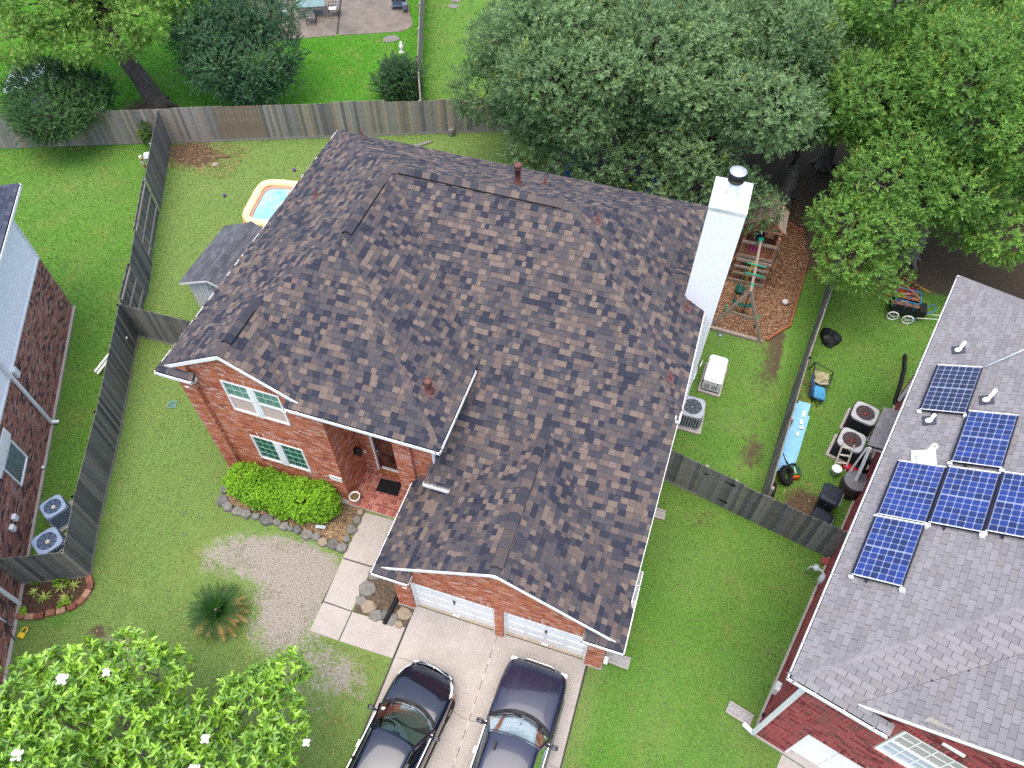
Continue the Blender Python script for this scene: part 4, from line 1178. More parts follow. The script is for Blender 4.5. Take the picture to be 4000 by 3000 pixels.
PICK = {}
def picket_mesh(m, h, w, dog=True):
    k = (m.name, round(h, 2), round(w, 3))
    if k not in PICK:
        b = MB().use(m)
        c = .03 if dog else .0
        prof = [(-w/2, 0), (w/2, 0), (w/2, h-c), (w/2-c, h), (-w/2+c, h), (-w/2, h-c)] if dog else [(-w/2,0),(w/2,0),(w/2,h),(-w/2,h)]
        n = len(prof)
        b.add([(x, -.009, z) for x, z in prof]+[(x, .009, z) for x, z in prof], [tuple(range(n)), tuple(range(2*n-1, n-1, -1))]+[(i, n+i, n+(i+1) % n, (i+1) % n)[::-1] for i in range(n)])
        PICK[k] = b.mesh("picket")
    return PICK[k]

def fence(label, pts, h=1.8, mats=WOOD, w=.14, kick=True, face=1, open_runs=(), rails=(.35, 1.0, 1.6), gold=(), base=.12, top_rail=False, sag=.02, panels=None):
    """pts plan polyline; pickets on the `face` side of the rails (1 = left of the direction of travel)"""
    root = thing("fence", label, "fence", (pts[0][0], pts[0][1], 0))
    tot = 0
    for (p, q) in zip(pts, pts[1:]):
        P = Vector((*p, 0)); Q = Vector((*q, 0)); d = (Q-P); L = d.length; d.normalize()
        n = Vector((-d.y, d.x, 0))
        ang = math.atan2(d.y, d.x)
        np_ = max(1, int(round(L/(w+.006)))); st = L/np_
        for i in range(np_):
            s = tot+i*st
            f = face
            for (a, c) in open_runs:
                if a <= s < c: f = -face
            m = random.choice(mats)
            hv = h + (random.random()-.5)*sag
            for (a, c) in gold:
                if a <= s < c: m = WGOLD
            if panels:
                hv += panels[int(s/2.4) % len(panels)]
            me = picket_mesh(m, round((hv-(base if kick else .03))/.02)*.02, w)
            o = bpy.data.objects.new("picket", me)
            c0 = P + d*((i+.5)*st) + n*(f*.035) + Vector((0, 0, base if kick else .03))
            link(o, root, Matrix.Translation(c0) @ Matrix.Rotation(ang+random.uniform(-.02, .02), 4, 'Z') @ Matrix.Rotation(random.uniform(-.008, .008), 4, 'Y'))
        for z in rails:
            b = MB().use(M_RAIL); b.beam(P+Vector((0,0,z)), Q+Vector((0,0,z)), .04, .085); b.build("rail", root)
        if kick:
            b = MB().use(M_RAIL); b.beam(P+n*(.03*face)+Vector((0,0,base/2)), Q+n*(.03*face)+Vector((0,0,base/2)), .04, base); b.build("kick_board", root)
        if top_rail:
            b = MB().use(M_RAIL); b.beam(P+Vector((0,0,h-.02)), Q+Vector((0,0,h-.02)), .09, .04); b.build("top_rail", root)
        npost = max(1, int(L/2.4))
        for i in range(npost+1):
            c0 = P + d*(L*i/npost) - n*(face*.03)
            b = MB().use(M_RAIL); b.box(c0.x-.045, c0.x+.045, c0.y-.045, c0.y+.045, 0, h-.06); b.build("post", root)
        tot += L
    return root

# direction of travel is chosen so that face=1 is the side the camera sees unless the run is open
fence("weathered plank fence left of the fence corner at the far lawn", [(-24.5,23.8), (-34.5,19.87)], 1.8, WOOD, face=1, kick=False)
fence("long weathered plank fence behind the brick house with a rust-stained panel", [(-6.0,31.1), (-13.2,28.22), (-24.42,23.8)], 1.82, WOOD, face=1, gold=((15.2,17.2),), base=.14, panels=[0,.04,.0,-.05,.06,0])
fence("grey side fence with open rails between the two back lawns", LEFT_FENCE[:4][::-1], 1.8, WDARK, face=-1, open_runs=((.2,2.0), (3.9,7.0)), kick=False, top_rail=False)
fence("long dark grey plank fence beside the front lawn", LEFT_FENCE[3:], 1.8, WDARK, face=1, base=.12)
fence("short grey fence from the long fence to the brick house", [(-19.03,13.22), (-12.8,13.4)], 1.8, WDARK, face=-1, base=.1)
fence("short dark fence closing off the two condensers", [(-16.9,3.68), (-14.92,4.6)], 1.8, WDARK, face=-1, base=.08)
fence("leaning plank fence across the far lawns, running away from the camera", [(-13.5,28.15), (-15.0,31.5), (-18.6,41.0)], 1.8, WOOD, face=-1, kick=False, sag=.1)
fence("dark mossy fence dividing the playset yard from the scrap yard", [(4.05,12.95), (4.68,18.4), (5.3,22.5), (6.4,33)], 1.8, WDARK, face=1, kick=False, w=.15)
fence("grey plank fence on the house side of the gate", [(.47,13.42), (2.08,13.06)], 1.8, WDARK, face=-1, base=.09)
fence("grey plank fence from gate to dark red brick wall", [(3.0,12.85), (6.35,12.15)], 1.75, WDARK, face=-1, kick=False, sag=.08)
# the gate with its strap hinges and latch
gate = thing("gate", "grey plank gate with black strap hinges", "gate", (2.1, 13.05, 0))
gd_, gang = Vector((.9755, -.22, 0)), math.atan2(-.22, .9755)
for i in range(6):
    me = picket_mesh(random.choice(WDARK), 1.74, .148)
    link(bpy.data.objects.new("picket", me), gate, Matrix.Translation(Vector((2.1,13.05,.06))+gd_*(.075+i*.152)+Vector((0,-.03,0))) @ Matrix.Rotation(gang, 4, 'Z'))
for z in (.4, 1.5):
    b = MB().use(M_RAIL); b.beam(Vector((2.1,13.06,z)), Vector((2.1,13.06,z))+gd_*.92, .04, .085); b.build("rail", gate)
    b = MB().use(mat("black_iron", (.012,.012,.013),.5)); a0 = Vector((2.1,13.05,z))+gd_*.97+Vector((-.01,-.045,0))
    b.add([tuple(a0+Vector((0,0,.06))), tuple(a0+Vector((0,0,-.06))), tuple(a0-gd_*.32+Vector((0,0,-.012))), tuple(a0-gd_*.32+Vector((0,0,.012)))], [(0,1,2,3),(3,2,1,0)]); b.build("hinge", gate)
b = MB().use(mat("black_iron", (.012,.012,.013),.5)); b.box(2.08, 2.2, 12.97, 13.0, 1.42, 1.48); b.build("latch", gate)
# ------------------------------------------------------------------ foliage
def leaf_mat(name, dark, light, rough=.5, trans=.25, spec=.35):
    return mat(name, dark, rough, col2=light, scale=1.2, attr="tint", trans=trans, spec=spec)

def sprig_template(n, length, leaf_l, leaf_w, spread=1.0, seed=0, fold=.25, flat=0.0):
    """n leaves along a twig pointing to +z; (n*4,3) vertices"""
    r = np.random.default_rng(seed)
    out = []
    for k in range(n):
        t = length*(k+.5)/n
        a = k*2.4 + r.uniform(-.4, .4)
        tilt = spread*(1.15-.55*k/n) + r.uniform(-.2, .2)
        d = np.array([math.cos(a)*math.sin(tilt), math.sin(a)*math.sin(tilt), math.cos(tilt)])
        s = np.cross(d, [0, 0, 1.0]); s /= np.linalg.norm(s)+1e-9
        nrm = np.cross(s, d)
        L = leaf_l*r.uniform(.75, 1.15); W = leaf_w*r.uniform(.8, 1.2)
        b0 = np.array([0, 0, t])
        out += [b0, b0+d*L*.5+s*W*.5+nrm*fold*W, b0+d*L, b0+d*L*.5-s*W*.5+nrm*fold*W]
    return np.array(out)

def frames(dirs, roll):
    z = dirs/np.linalg.norm(dirs, axis=1, keepdims=True)
    ref = np.where(np.abs(z[:, 2:3]) > .95, np.array([[1.0, 0, 0]]), np.array([[0, 0, 1.0]]))
    x = np.cross(ref, z); x /= np.linalg.norm(x, axis=1, keepdims=True)
    y = np.cross(z, x)
    c, s = np.cos(roll)[:, None], np.sin(roll)[:, None]
    return x*c+y*s, y*c-x*s, z

def scatter(name, parent, P, D, S, T, templates, mats, kind="stuff"):
    """sprigs at P pointing along D, sized S, tinted T"""
    Vs, Ts = [], []
    n = len(P); pick = rng.integers(0, len(templates), n)
    X, Y, Z = frames(D, rng.uniform(0, 6.28, n))
    for k, tp in enumerate(templates):
        i = np.where(pick == k)[0]
        if not len(i): continue
        v = (tp[None, :, 0:1]*X[i][:, None]+tp[None, :, 1:2]*Y[i][:, None]+tp[None, :, 2:3]*Z[i][:, None])*S[i][:, None, None]+P[i][:, None]
        Vs.append(v.reshape(-1, 3))
        q = len(tp)//4
        tt = T[i][:, None]+rng.normal(0, .07, (len(i), q))
        Ts.append(np.repeat(tt.reshape(-1), 4))
    V = np.concatenate(Vs); Tn = np.concatenate(Ts)
    F = np.arange(len(V)).reshape(-1, 4)
    me = arr_mesh(name, V, F, 4, mats, tint=np.clip(Tn, 0, 1.3))
    o = link(bpy.data.objects.new(name, me), parent)
    if kind: o["kind"] = kind
    return o

CAMN = np.array([0, 0, 22.0])
def lobe_points(lobes, dens, inner=.55, facing=-.35, jit=.0, up=.35, squash_test=.72):
    """points in the shells of many ellipsoid lobes; drops those buried in other lobes or facing well away"""
    P, D, T = [], [], []
    C = np.array([l[:3] for l in lobes]); Rr = np.array([l[3:6] for l in lobes])
    for i, l in enumerate(lobes):
        r = Rr[i]; area = 4*math.pi*(r[0]*r[1]*r[2])**(2/3)
        n = int(area*dens)
        d = rng.normal(size=(n, 3)); d /= np.linalg.norm(d, axis=1, keepdims=True)
        rad = 1-(1-inner)*rng.random(n)**1.8+jit*rng.random(n)**4
        ph = rng.uniform(0, 6.28, 6)
        w = 1+.10*np.sin(5*d[:, 0]+ph[0])*np.sin(5*d[:, 1]+ph[1])+.10*np.sin(9*d[:, 2]+ph[2])*np.cos(8*d[:, 0]+ph[3])
        p = C[i]+d*r*(rad*w)[:, None]
        nn = d/r; nn /= np.linalg.norm(nn, axis=1, keepdims=True)
        tocam = CAMN-p; tocam /= np.linalg.norm(tocam, axis=1, keepdims=True)
        keep = ((nn*tocam).sum(1) > facing) & (p[:, 2] > .05)
        q = (np.linalg.norm((p[:, None]-C[None])/Rr[None], axis=2) < squash_test)
        q[:, i] = False
        keep &= ~q.any(1)
        p, nn = p[keep], nn[keep]
        dd = nn+rng.normal(0, .45, p.shape)+np.array([0, 0, up])
        P.append(p); D.append(dd); T.append(np.full(len(p), rng.normal(.45, .13))+rng.normal(0, .09, len(p)))
    return np.concatenate(P), np.concatenate(D), np.concatenate(T)

def crown_lobes(c, R_, n, r, seed, low=-.35, rej=None):
    g = np.random.default_rng(seed); out = []
    tries = 0
    while len(out) < n and tries < n*40:
        tries += 1
        d = g.normal(size=3); d /= np.linalg.norm(d)
        if d[2] < low: continue
        k = g.uniform(.35, 1.0)**.6
        p = np.array(c)+d*np.array(R_)*k*.86
        if rej and rej(p): continue
        rr = r*g.uniform(.65, 1.25)
        out.append((*p, rr, rr*g.uniform(.85, 1.1), rr*g.uniform(.6, .85)))
    return out

def limbs(root, base, lobes, r0, m, top=.45, lean=(0, 0), name="trunk", bn=None):
    base = Vector(base)
    cz = sum(l[2] for l in lobes)/len(lobes)
    cx = sum(l[0] for l in lobes)/len(lobes); cy = sum(l[1] for l in lobes)/len(lobes)
    fork = base.lerp(Vector((cx, cy, cz)), top)+Vector((lean[0], lean[1], 0))
    b = MB().use(m)
    g = [base+Vector((0, 0, -.1)), base+Vector((0, 0, .15)), base.lerp(fork, .35)+Vector((.1, 0, 0)), base.lerp(fork, .7)+Vector((-.05, .05, 0)), fork]
    b.tube(g, [r0*1.6, r0*1.2, r0, r0*.9, r0*.8], n=12)
    for k in range(5):     # buttress roots
        a = k*1.26+.4; b.tube([base+Vector((math.cos(a)*r0*2.1, math.sin(a)*r0*2.1, -.06)), base+Vector((math.cos(a)*r0*.9, math.sin(a)*r0*.9, .25)), base.lerp(fork, .25)], [r0*.18, r0*.4, r0*.5], n=6)
    t = b.build("trunk", root)
    for l in lobes:
        e = Vector(l[:3]); mid = fork.lerp(e, .5)+Vector((random.uniform(-.4, .4), random.uniform(-.4, .4), random.uniform(-.2, .5)))
        b = MB().use(m)
        rr = r0*.34
        tip = e+Vector((random.uniform(-1, 1), random.uniform(-1, 1), random.uniform(.0, 1.0))).normalized()*l[3]*.8
        b.tube([fork, mid, e, tip], [rr, rr*.6, rr*.32, rr*.1], n=6)
        for _ in range(2):
            tp = e+Vector((random.uniform(-1, 1), random.uniform(-1, 1), random.uniform(-.1, 1))).normalized()*l[3]*random.uniform(.7, 1.0)
            b.tube([e, e.lerp(tp, .6)+Vector((0, 0, .05)), tp], [rr*.28, rr*.18, rr*.06], n=5)
        b.build("branch", root)
    return t

M_BARK = mat("bark_grey", (.085, .075, .062), .95, scale=4, col2=(.22, .20, .175), stretch=(3, 3, .8), bump=.8, bscale=18)
OAK_A = leaf_mat("oak_leaf", (0.057, 0.121, 0.043), (0.292, 0.443, 0.184), trans=.35)
OAK_B = leaf_mat("oak_leaf_bright", (0.061, 0.161, 0.034), (0.271, 0.485, 0.082), trans=.38)
LUSH = leaf_mat("lush_leaf", (0.056, 0.146, 0.022), (0.300, 0.488, 0.094), trans=.28)
TIPS = leaf_mat("young_leaf", (.16, .22, .03), (.36, .42, .07), trans=.3)
T_OAK = [sprig_template(8, .24, .145, .055, seed=k) for k in range(6)]
T_TIP = [sprig_template(7, .34, .12, .045, spread=.7, seed=20+k) for k in range(3)]

def big_tree(name, label, base, c, R_, n, r, leaf, dens, seed, r0=.3, extra=(), tips=.012, group=None, low=-.35, rej=None, tp=T_OAK, lean=(0, 0), top=.45, bark=M_BARK, tipm=TIPS, facing=-.3, jit=.22):
    root = thing(name, label, "tree", (*base, 0), group=group)
    lobes = crown_lobes(c, R_, n, r, seed, low, rej)+[tuple(e) for e in extra]
    limbs(root, (*base, 0), lobes, r0, bark, top, lean)
    P, D, T = lobe_points(lobes, dens, facing=facing, jit=jit)
    S = rng.uniform(.8, 1.25, len(P))
    scatter("crown", root, P, D, S, T, tp, [leaf])
    k = rng.random(len(P)) < tips
    if k.any():
        D2 = D[k]*.5+np.array([.3, .1, .9])
        scatter("young_shoots", root, P[k]+D2*.08, D2, S[k]*1.15, T[k], T_TIP, [tipm])
    return root

oakg = "broad oaks behind the brick house"
big_tree("oak_tree", "grey-green oak nearest the far fence, its boughs above the plank fence", (-6.6, 27.4), (-5.9, 27.9, 4.6), (5.2, 5.0, 3.6), 64, 1.25, OAK_A, 44, 11, group=oakg)
big_tree("oak_tree", "grey-green oak hanging over the trampoline behind the white chimney", (.1, 27.2), (-.6, 28.0, 5.0), (4.6, 4.6, 3.6), 60, 1.2, OAK_A, 44, 12, group=oakg,
         extra=[(-3.0, 24.6, 3.2, 1.1, .9, .8), (-4.4, 24.4, 3.2, 1.1, .9, .8), (-5.8, 24.3, 3.1, 1.1, .9, .9), (-7.2, 24.6, 3.2, 1.0, .9, .9), (.9, 24.0, 3.6, 1.0, .8, .8), (1.9, 23.6, 3.3, .7, .7, .7), (-.4, 24.0, 3.2, .9, .8, .7), (-1.6, 24.3, 3.0, .9, .8, .8)], rej=lambda p: p[1] < 24.6 and p[0] > 1.0)
big_tree("oak_tree", "small grey-green oak between the playset roof and the tall oaks", (3.2, 28.6), (2.9, 28.9, 4.6), (2.2, 2.0, 2.4), 22, 1.0, OAK_A, 44, 22, group=oakg)
big_tree("oak_tree", "grey-green oak at the top edge, farthest from the brick house", (-3.0, 34.5), (-3.0, 34.4, 5.6), (6.6, 4.8, 3.6), 62, 1.35, OAK_A, 30, 13, group=oakg)
big_tree("oak_tree", "bright green oak over the scrap yard beside the grey roof", (8.4, 26.3), (8.2, 27.8, 5.2), (5.2, 4.0, 3.6), 60, 1.2, OAK_B, 44, 14, group=oakg, tips=.03,
         extra=[(5.35, 21.9, 3.3, 1.0, 1.0, .9), (4.9, 22.9, 3.9, 1.1, 1.1, .9), (6.1, 22.9, 4.0, 1.1, 1.1, .9), (5.6, 24.2, 4.8, 1.3, 1.3, 1.0), (7.0, 24.4, 4.6, 1.1, 1.1, .9), (6.3, 25.6, 5.6, 1.4, 1.3, 1.1),
                (10.4, 24.6, 3.6, 1.3, 1.1, .9), (12.0, 25.0, 3.8, 1.5, 1.2, 1.0), (13.6, 25.0, 4.2, 1.5, 1.2, 1.0), (9.3, 25.2, 3.0, .8, .7, .6), (6.6, 22.0, 2.6, .7, .7, .6)])
big_tree("oak_tree", "bright green oak between the grey-green oaks and the fence beyond the playset", (4.7, 31.5), (4.4, 31.2, 5.6), (4.6, 4.4, 3.6), 56, 1.25, OAK_B, 38, 15, group=oakg, tips=.02)
big_tree("oak_tree", "yellowish green oak filling the corner farthest from the brick front", (12.0, 33.5), (11.8, 33.4, 6.0), (6.0, 5.2, 3.8), 64, 1.35, OAK_B, 34, 16, group=oakg, tips=.06)
big_tree("oak_tree", "tall leafy oak with a thick bare trunk behind the far lawn fence", (-26.55, 26.1), (-29.2, 27.6, 6.3), (5.4, 4.6, 2.9), 44, 1.2, LUSH, 44, 17, r0=.42, tips=.02, lean=(-1.0, .4), top=.55,
         bark=mat("bark_brown", (.05, .042, .035), .95, scale=4, col2=(.15, .13, .11), stretch=(3, 3, .8), bump=.9, bscale=18), group=None,
         extra=[(-25.2, 25.6, 5.0, 1.2, 1.0, .9), (-25.7, 24.6, 4.4, .9, .8, .7), (-27.3, 23.9, 4.4, 1.1, .9, .8), (-29.6, 22.6, 4.8, 1.3, 1.0, .9), (-24.3, 27.6, 5.4, 1.2, 1.2, 1.0)])
CRAPE = leaf_mat("crape_leaf", (0.022, 0.080, 0.042), (0.120, 0.232, 0.099), trans=.2)
T_CR = [sprig_template(12, .34, .085, .042, spread=.9, seed=40+k) for k in range(4)]
big_tree("crape_myrtle", "dark blue-green crape myrtle between oak trunk and far patio", (-22.6, 27.6), (-22.4, 28.6, 2.8), (3.0, 3.0, 2.4), 34, .95, CRAPE, 75, 18, r0=.09, tips=.03, top=.12, tp=T_CR, low=-.7, jit=.6, tipm=leaf_mat("crape_tip", (.06, .13, .03), (.22, .30, .08)))
big_tree("leaning_bush", "dark feathery bush drooping over the far lawn fence", (-28.9, 23.2), (-28.7, 22.9, 1.9), (2.4, 1.6, 1.0), 26, .8, leaf_mat("bush_leaf", (0.019, 0.067, 0.022), (0.120, 0.240, 0.072)), 85, 19, r0=.08, tips=.0, top=.2, tp=T_CR, low=-.4, jit=.6,
         extra=[(-27.6, 21.6, 1.9, .7, .6, .5), (-28.6, 21.3, 1.7, .7, .5, .5), (-29.8, 21.7, 1.8, .7, .6, .5)])
shr = big_tree("garden_shrub", "small dark spiky shrub in the angle of the two far fences", (-15.7, 30.2), (-15.6, 30.4, .85), (1.0, 1.0, .9), 18, .42, leaf_mat("shrub_leaf", (0.022, 0.075, 0.030), (0.112, 0.210, 0.075)), 110, 21, r0=.04, tips=.10, top=.1, tp=T_CR, low=-.5, jit=1.0,
         tipm=leaf_mat("shrub_tip", (.03, .085, .03), (.10, .18, .07)))
tag(shr, cat="shrub")
tag(bpy.data.objects["leaning_bush"], cat="bush")

# the clipped hedge under the lower window
HEDGE = thing("hedge", "bright green clipped hedge under the front windows", "hedge", (-10.5, 8.7, 0))
hl = [(-11.75, 8.72, .52, .55, .50, .62), (-11.1, 8.66, .55, .7, .55, .68), (-10.3, 8.66, .55, .7, .56, .66), (-9.6, 8.72, .56, .7, .56, .70), (-9.1, 8.78, .55, .5, .52, .66)]
P, D, T = lobe_points(hl, 520, inner=.72, facing=-.5, up=.6)
HL = leaf_mat("hedge_leaf", (0.082, 0.244, 0.014), (0.414, 0.720, 0.054), trans=.25)
T_H = [sprig_template(9, .10, .055, .034, spread=.95, seed=60+k) for k in range(4)]
scatter("foliage", HEDGE, P, D, rng.uniform(.8, 1.3, len(P)), T+.1, T_H, [HL])
for l in hl:
    b = MB().use(M_BARK)
    for k in range(5):
        b.tube([(l[0]+random.uniform(-.1, .1), l[1], 0), (l[0]+random.uniform(-.3, .3), l[1]+random.uniform(-.2, .2), .6), (l[0]+random.uniform(-.4, .4), l[1]+random.uniform(-.3, .3), .95)], [.025, .018, .006], n=5)
    b.build("stem", HEDGE)

# magnolia in the near corner: whorls of broad leaves, white flowers
MAG = thing("magnolia_tree", "glossy magnolia with white flowers in the near corner", "tree", (-9.6, -.6, 0))
ml = [(-12.2,.9,3.1,1.05,.95,.8), (-11.4,1.8,3.1,.85,.8,.7), (-10.5,2.35,3.1,.8,.75,.7), (-9.7,2.35,3.0,.7,.7,.6), (-10.9,.7,3.7,1.1,1.0,.8), (-9.5,1.2,3.5,1.0,.95,.8), (-8.6,.7,3.3,.95,.9,.75), (-8.2,1.75,2.8,.7,.6,.6),
      (-7.4,2.5,2.8,.75,.65,.6), (-6.85,3.35,2.9,.5,.5,.45), (-7.3,3.0,2.7,.45,.4,.4), (-6.4,2.3,2.8,.6,.6,.5), (-6.3,1.2,3.1,.85,.8,.7), (-7.3,.6,3.4,1.0,.9,.8), (-6.0,.0,3.2,.95,.9,.7), (-8.2,-.6,3.9,1.2,1.0,.9), (-10.2,-.6,4.1,1.3,1.1,.9), (-12.2,-.5,3.6,1.2,1.0,.8), (-6.6,-1.0,3.5,1.1,1,.8), (-12.9,.2,3.0,.8,.8,.7)]
limbs(MAG, (-9.6, -.6, 0), ml, .17, M_BARK, .4)
P, D, T = lobe_points(ml, 30, inner=.5, facing=-.35, up=.7, squash_test=.65)
# one broad leaf: folded blade of four triangles
def mag_leaf(L=.19, W=.068):
    return np.array([[0,0,0],[L*.30,W*.42,.012],[L*.62,W*.46,.006],[L,0,-.028],[L*.62,-W*.46,.006],[L*.30,-W*.42,.012],[L*.5,0,-.010]])
ML = mag_leaf(); MF = np.array([[0,1,6],[1,2,6],[2,3,6],[3,4,6],[4,5,6],[5,0,6]])
M_MAG = leaf_mat("magnolia_leaf", (0.035, 0.139, 0.017), (0.348, 0.592, 0.052), rough=.28, trans=.2, spec=.5)
X, Y, Z = frames(D, rng.uniform(0, 6.28, len(P)))
LM, LT = [], []
for i in range(len(P)):
    nl = rng.integers(6, 10)
    young = rng.random() < .45
    for k in range(nl):
        a = k*2.4+rng.uniform(-.3, .3); el = (.95-.85*k/nl) if not young else (1.15-.7*k/nl)
        el += rng.uniform(-.15, .15)
        dr = (X[i]*math.cos(a)+Y[i]*math.sin(a))*math.cos(el)+Z[i]*math.sin(el)
        sd = np.cross(Z[i], dr); sd /= np.linalg.norm(sd)+1e-9
        nr = np.cross(dr, sd)
        s = rng.uniform(.7, 1.15)*(.85 if young and k < 4 else 1)
        LM.append((dr*s, sd*s, nr*s, P[i]+Z[i]*(.02*k-.05)))
        LT.append(np.clip((.62 if young else .30)+(.12 if k > nl-4 else 0)+rng.normal(0, .10), 0, 1.1))
LMa = np.array(LM); LTa = np.array(LT)
# the leaves that show largest become parts of their own
pc = LMa[:, 3]; dcam = np.linalg.norm(pc-CAMN, axis=1)
inview = (pc[:, 1] > 1.3) & (pc[:, 0] > -12.4)
score = np.where(inview, -dcam+1.2*LMa[:, 2, 2], -99)
top300 = np.argsort(-score)[:300]
mk = np.zeros(len(LMa), bool); mk[top300] = True
lv = (ML[None, :, 0:1]*LMa[:, None, 0]+ML[None, :, 1:2]*LMa[:, None, 1]+ML[None, :, 2:3]*LMa[:, None, 2])+LMa[:, None, 3]
rest = ~mk
V = lv[rest].reshape(-1, 3); F = (MF[None]+(np.arange(rest.sum())*7)[:, None, None]).reshape(-1, 3)
o = link(bpy.data.objects.new("crown", arr_mesh("crown", V, F, 3, [M_MAG], tint=np.repeat(LTa[rest], 7), smooth=True)), MAG); o["kind"] = "stuff"
unit = [arr_mesh("leaf", ML, MF, 3, [M_MAG], tint=np.full(7, t), smooth=True) for t in (.25, .4, .55, .7, .85)]
for i in top300:
    a, s, n, p = LMa[i]
    me = unit[int(np.clip((LTa[i]-.18)/.15, 0, 4))]
    M = Matrix(((a[0],s[0],n[0],p[0]),(a[1],s[1],n[1],p[1]),(a[2],s[2],n[2],p[2]),(0,0,0,1)))
    link(bpy.data.objects.new("leaf", me), MAG, M)
M_PETAL = mat("petal", (.80, .78, .70), .6, var=.05, trans=.2)
def flower(p, r, open_=1.0):
    b = MB().use(M_PETAL)
    for k in range(8):
        a = k*.785+(.3 if k % 2 else 0); el = .35 if k % 2 else .75
        d = Vector((math.cos(a)*math.cos(el), math.sin(a)*math.cos(el), math.sin(el))); s = Vector((-math.sin(a), math.cos(a), 0)); n = d.cross(s)
        q = Vector(p)
        b.add([q, q+d*r*.5+s*r*.32-n*r*.08, q+d*r*.9+s*r*.2-n*r*.0, q+d*r, q+d*r*.9-s*r*.2, q+d*r*.5-s*r*.32-n*r*.08], [(0,1,2,3),(0,3,4,5)])
    b.use(mat("stamen", (.45, .36, .12), .7)); b.lathe([(.015, 0), (.02, .02), (.005, .05)], n=8) if False else None
    b.build("flower", MAG)
def top_at(x, y):
    z = max([l[2]+l[5]*math.sqrt(max(0, 1-((x-l[0])/l[3])**2-((y-l[1])/l[4])**2)) for l in ml if ((x-l[0])/l[3])**2+((y-l[1])/l[4])**2 < 1] or [3])
    return z
for (x, y, r) in ((-10.5,1.95,.13), (-11.05,1.45,.17), (-12.55,.35,.13), (-11.9,.0,.12), (-10.55,-.15,.15), (-7.55,1.4,.13), (-7.25,.75,.16), (-5.6,2.1,.11), (-12.2,-.5,.16)):
    flower((x, y, top_at(x, y)+.04), r)

# sago palm on the front lawn
SAGO = thing("sago_palm", "sago palm with yellowing lower fronds on the front lawn", "palm", (-10.45, 4.75, 0))
M_SG = mat("sago_frond", (.012, .045, .008), .55, col2=(.03, .095, .014), scale=3, spec=.25, trans=.1)
M_SY = mat("sago_frond_dry", (.24, .17, .04), .7, col2=(.50, .37, .14), scale=3, trans=.15)
M_SM = mat("sago_frond_fading", (.05, .085, .012), .5, col2=(.20, .20, .04), scale=2, trans=.15)
b = MB().use(M_BARK); b.lathe([(.26, -.05), (.28, .2), (.22, .42), (.1, .55)], -10.45, 4.75, 12); b.build("trunk", SAGO)
def frond(az, el, L, m, droop):
    b = MB().use(m)
    o0 = Vector((-10.45, 4.75, .45)); h = Vector((math.cos(az), math.sin(az), 0))
    pts = []
    p = o0.copy(); e = el
    n = 14
    for k in range(n+1):
        pts.append(p.copy()); d = h*math.cos(e)+Vector((0, 0, math.sin(e))); p = p+d*(L/n); e -= droop/n
        if p.z < .06: p.z = .06
    b.tube(pts, [.014*(1-.8*k/n) for k in range(n+1)], n=4)
    s = Vector((-h.y, h.x, 0))
    for k in range(2, n*2):
        t = k/(n*2); q = pts[int(t*n)].lerp(pts[min(int(t*n)+1, n)], t*n-int(t*n))
        d = (pts[min(int(t*n)+1, n)]-pts[int(t*n)]).normalized()
        ll = L*.21*math.sin(math.pi*min(1, .25+t*.8))**.7
        up = s.cross(d)
        for sg in (-1, 1):
            tip = q+(s*sg*.82+d*.62+up*.25*(1 if up.z > 0 else -1)).normalized()*ll
            w = d*.013
            b.add([q-w, q+w, tip], [(0, 1, 2)])
    b.build("frond", SAGO)
for k in range(64):
    t = k/64
    az = k*2.39996
    if t < .3: frond(az, 1.25-.6*t, .62, M_SG, .5)
    elif t < .72: frond(az, .85-.5*t, .88+.1*random.random(), M_SG, .8)
    else:
        a = (az % 6.283)
        dry = (-2.2 < ((a+3.14159) % 6.283)-3.14159 < 1.0)
        frond(az, .35-.35*t, .95+.12*random.random(), M_SY if dry and random.random() < .75 else (M_SM if random.random() < .5 else M_SG), .75)
for k in range(14):
    frond(random.uniform(-2.2, .9), .12, .8, M_SY, .5)

# aloes and weeds in the side bed
M_AL = mat("aloe_leaf", (.16, .24, .04), .5, col2=(.42, .46, .13), scale=4)
def aloe(x, y, n, r, label):
    root = thing("aloe_plant", label, "plant", (x, y, 0), group="aloes in the side bed")
    for k in range(n):
        a = k*6.283/n+random.uniform(-.2, .2); el = random.uniform(.25, .9); L = r*random.uniform(.7, 1.1)
        h = Vector((math.cos(a), math.sin(a), 0)); s = Vector((-h.y, h.x, 0)); o0 = Vector((x, y, .02))
        p1 = o0+h*L*.5*math.cos(el)+Vector((0, 0, L*.5*math.sin(el))); p2 = p1+h*L*.5*math.cos(el-.5)+Vector((0, 0, L*.5*math.sin(el-.5)))
        b = MB().use(M_AL); w = .022
        b.add([o0-s*w, o0+s*w, p1+s*w*.8, p1-s*w*.8, p2, p1+Vector((0,0,-.015)), o0+Vector((0,0,-.015))], [(0,1,2,3),(3,2,4),(1,6,5,2),(6,0,3,5)])
        b.build("leaf", root)
aloe(-16.1, 3.66, 11, .24, "spiky aloe by the wall end of the side bed")
aloe(-15.72, 3.62, 13, .30, "widest spiky aloe in the middle of the side bed")
aloe(-15.46, 4.02, 11, .24, "spiky aloe against the short dark fence")
aloe(-15.12, 4.22, 8, .26, "thin pale aloe at the fence corner of the side bed")
aloe(-15.12, 3.78, 12, .26, "spiky aloe behind the brick edging")
def weeds(name, label, pts, dens, r, m):
    root = thing(name, label, "weeds", (*pts[0], 0)); root["kind"] = "stuff"
    l = [(x, y, .03, r, r, .12) for x, y in pts]
    P, D, T = lobe_points(l, dens, inner=.2, facing=-1, up=.8)
    scatter("foliage", root, P, D, rng.uniform(.5, 1, len(P)), T, T_H, [m], None)
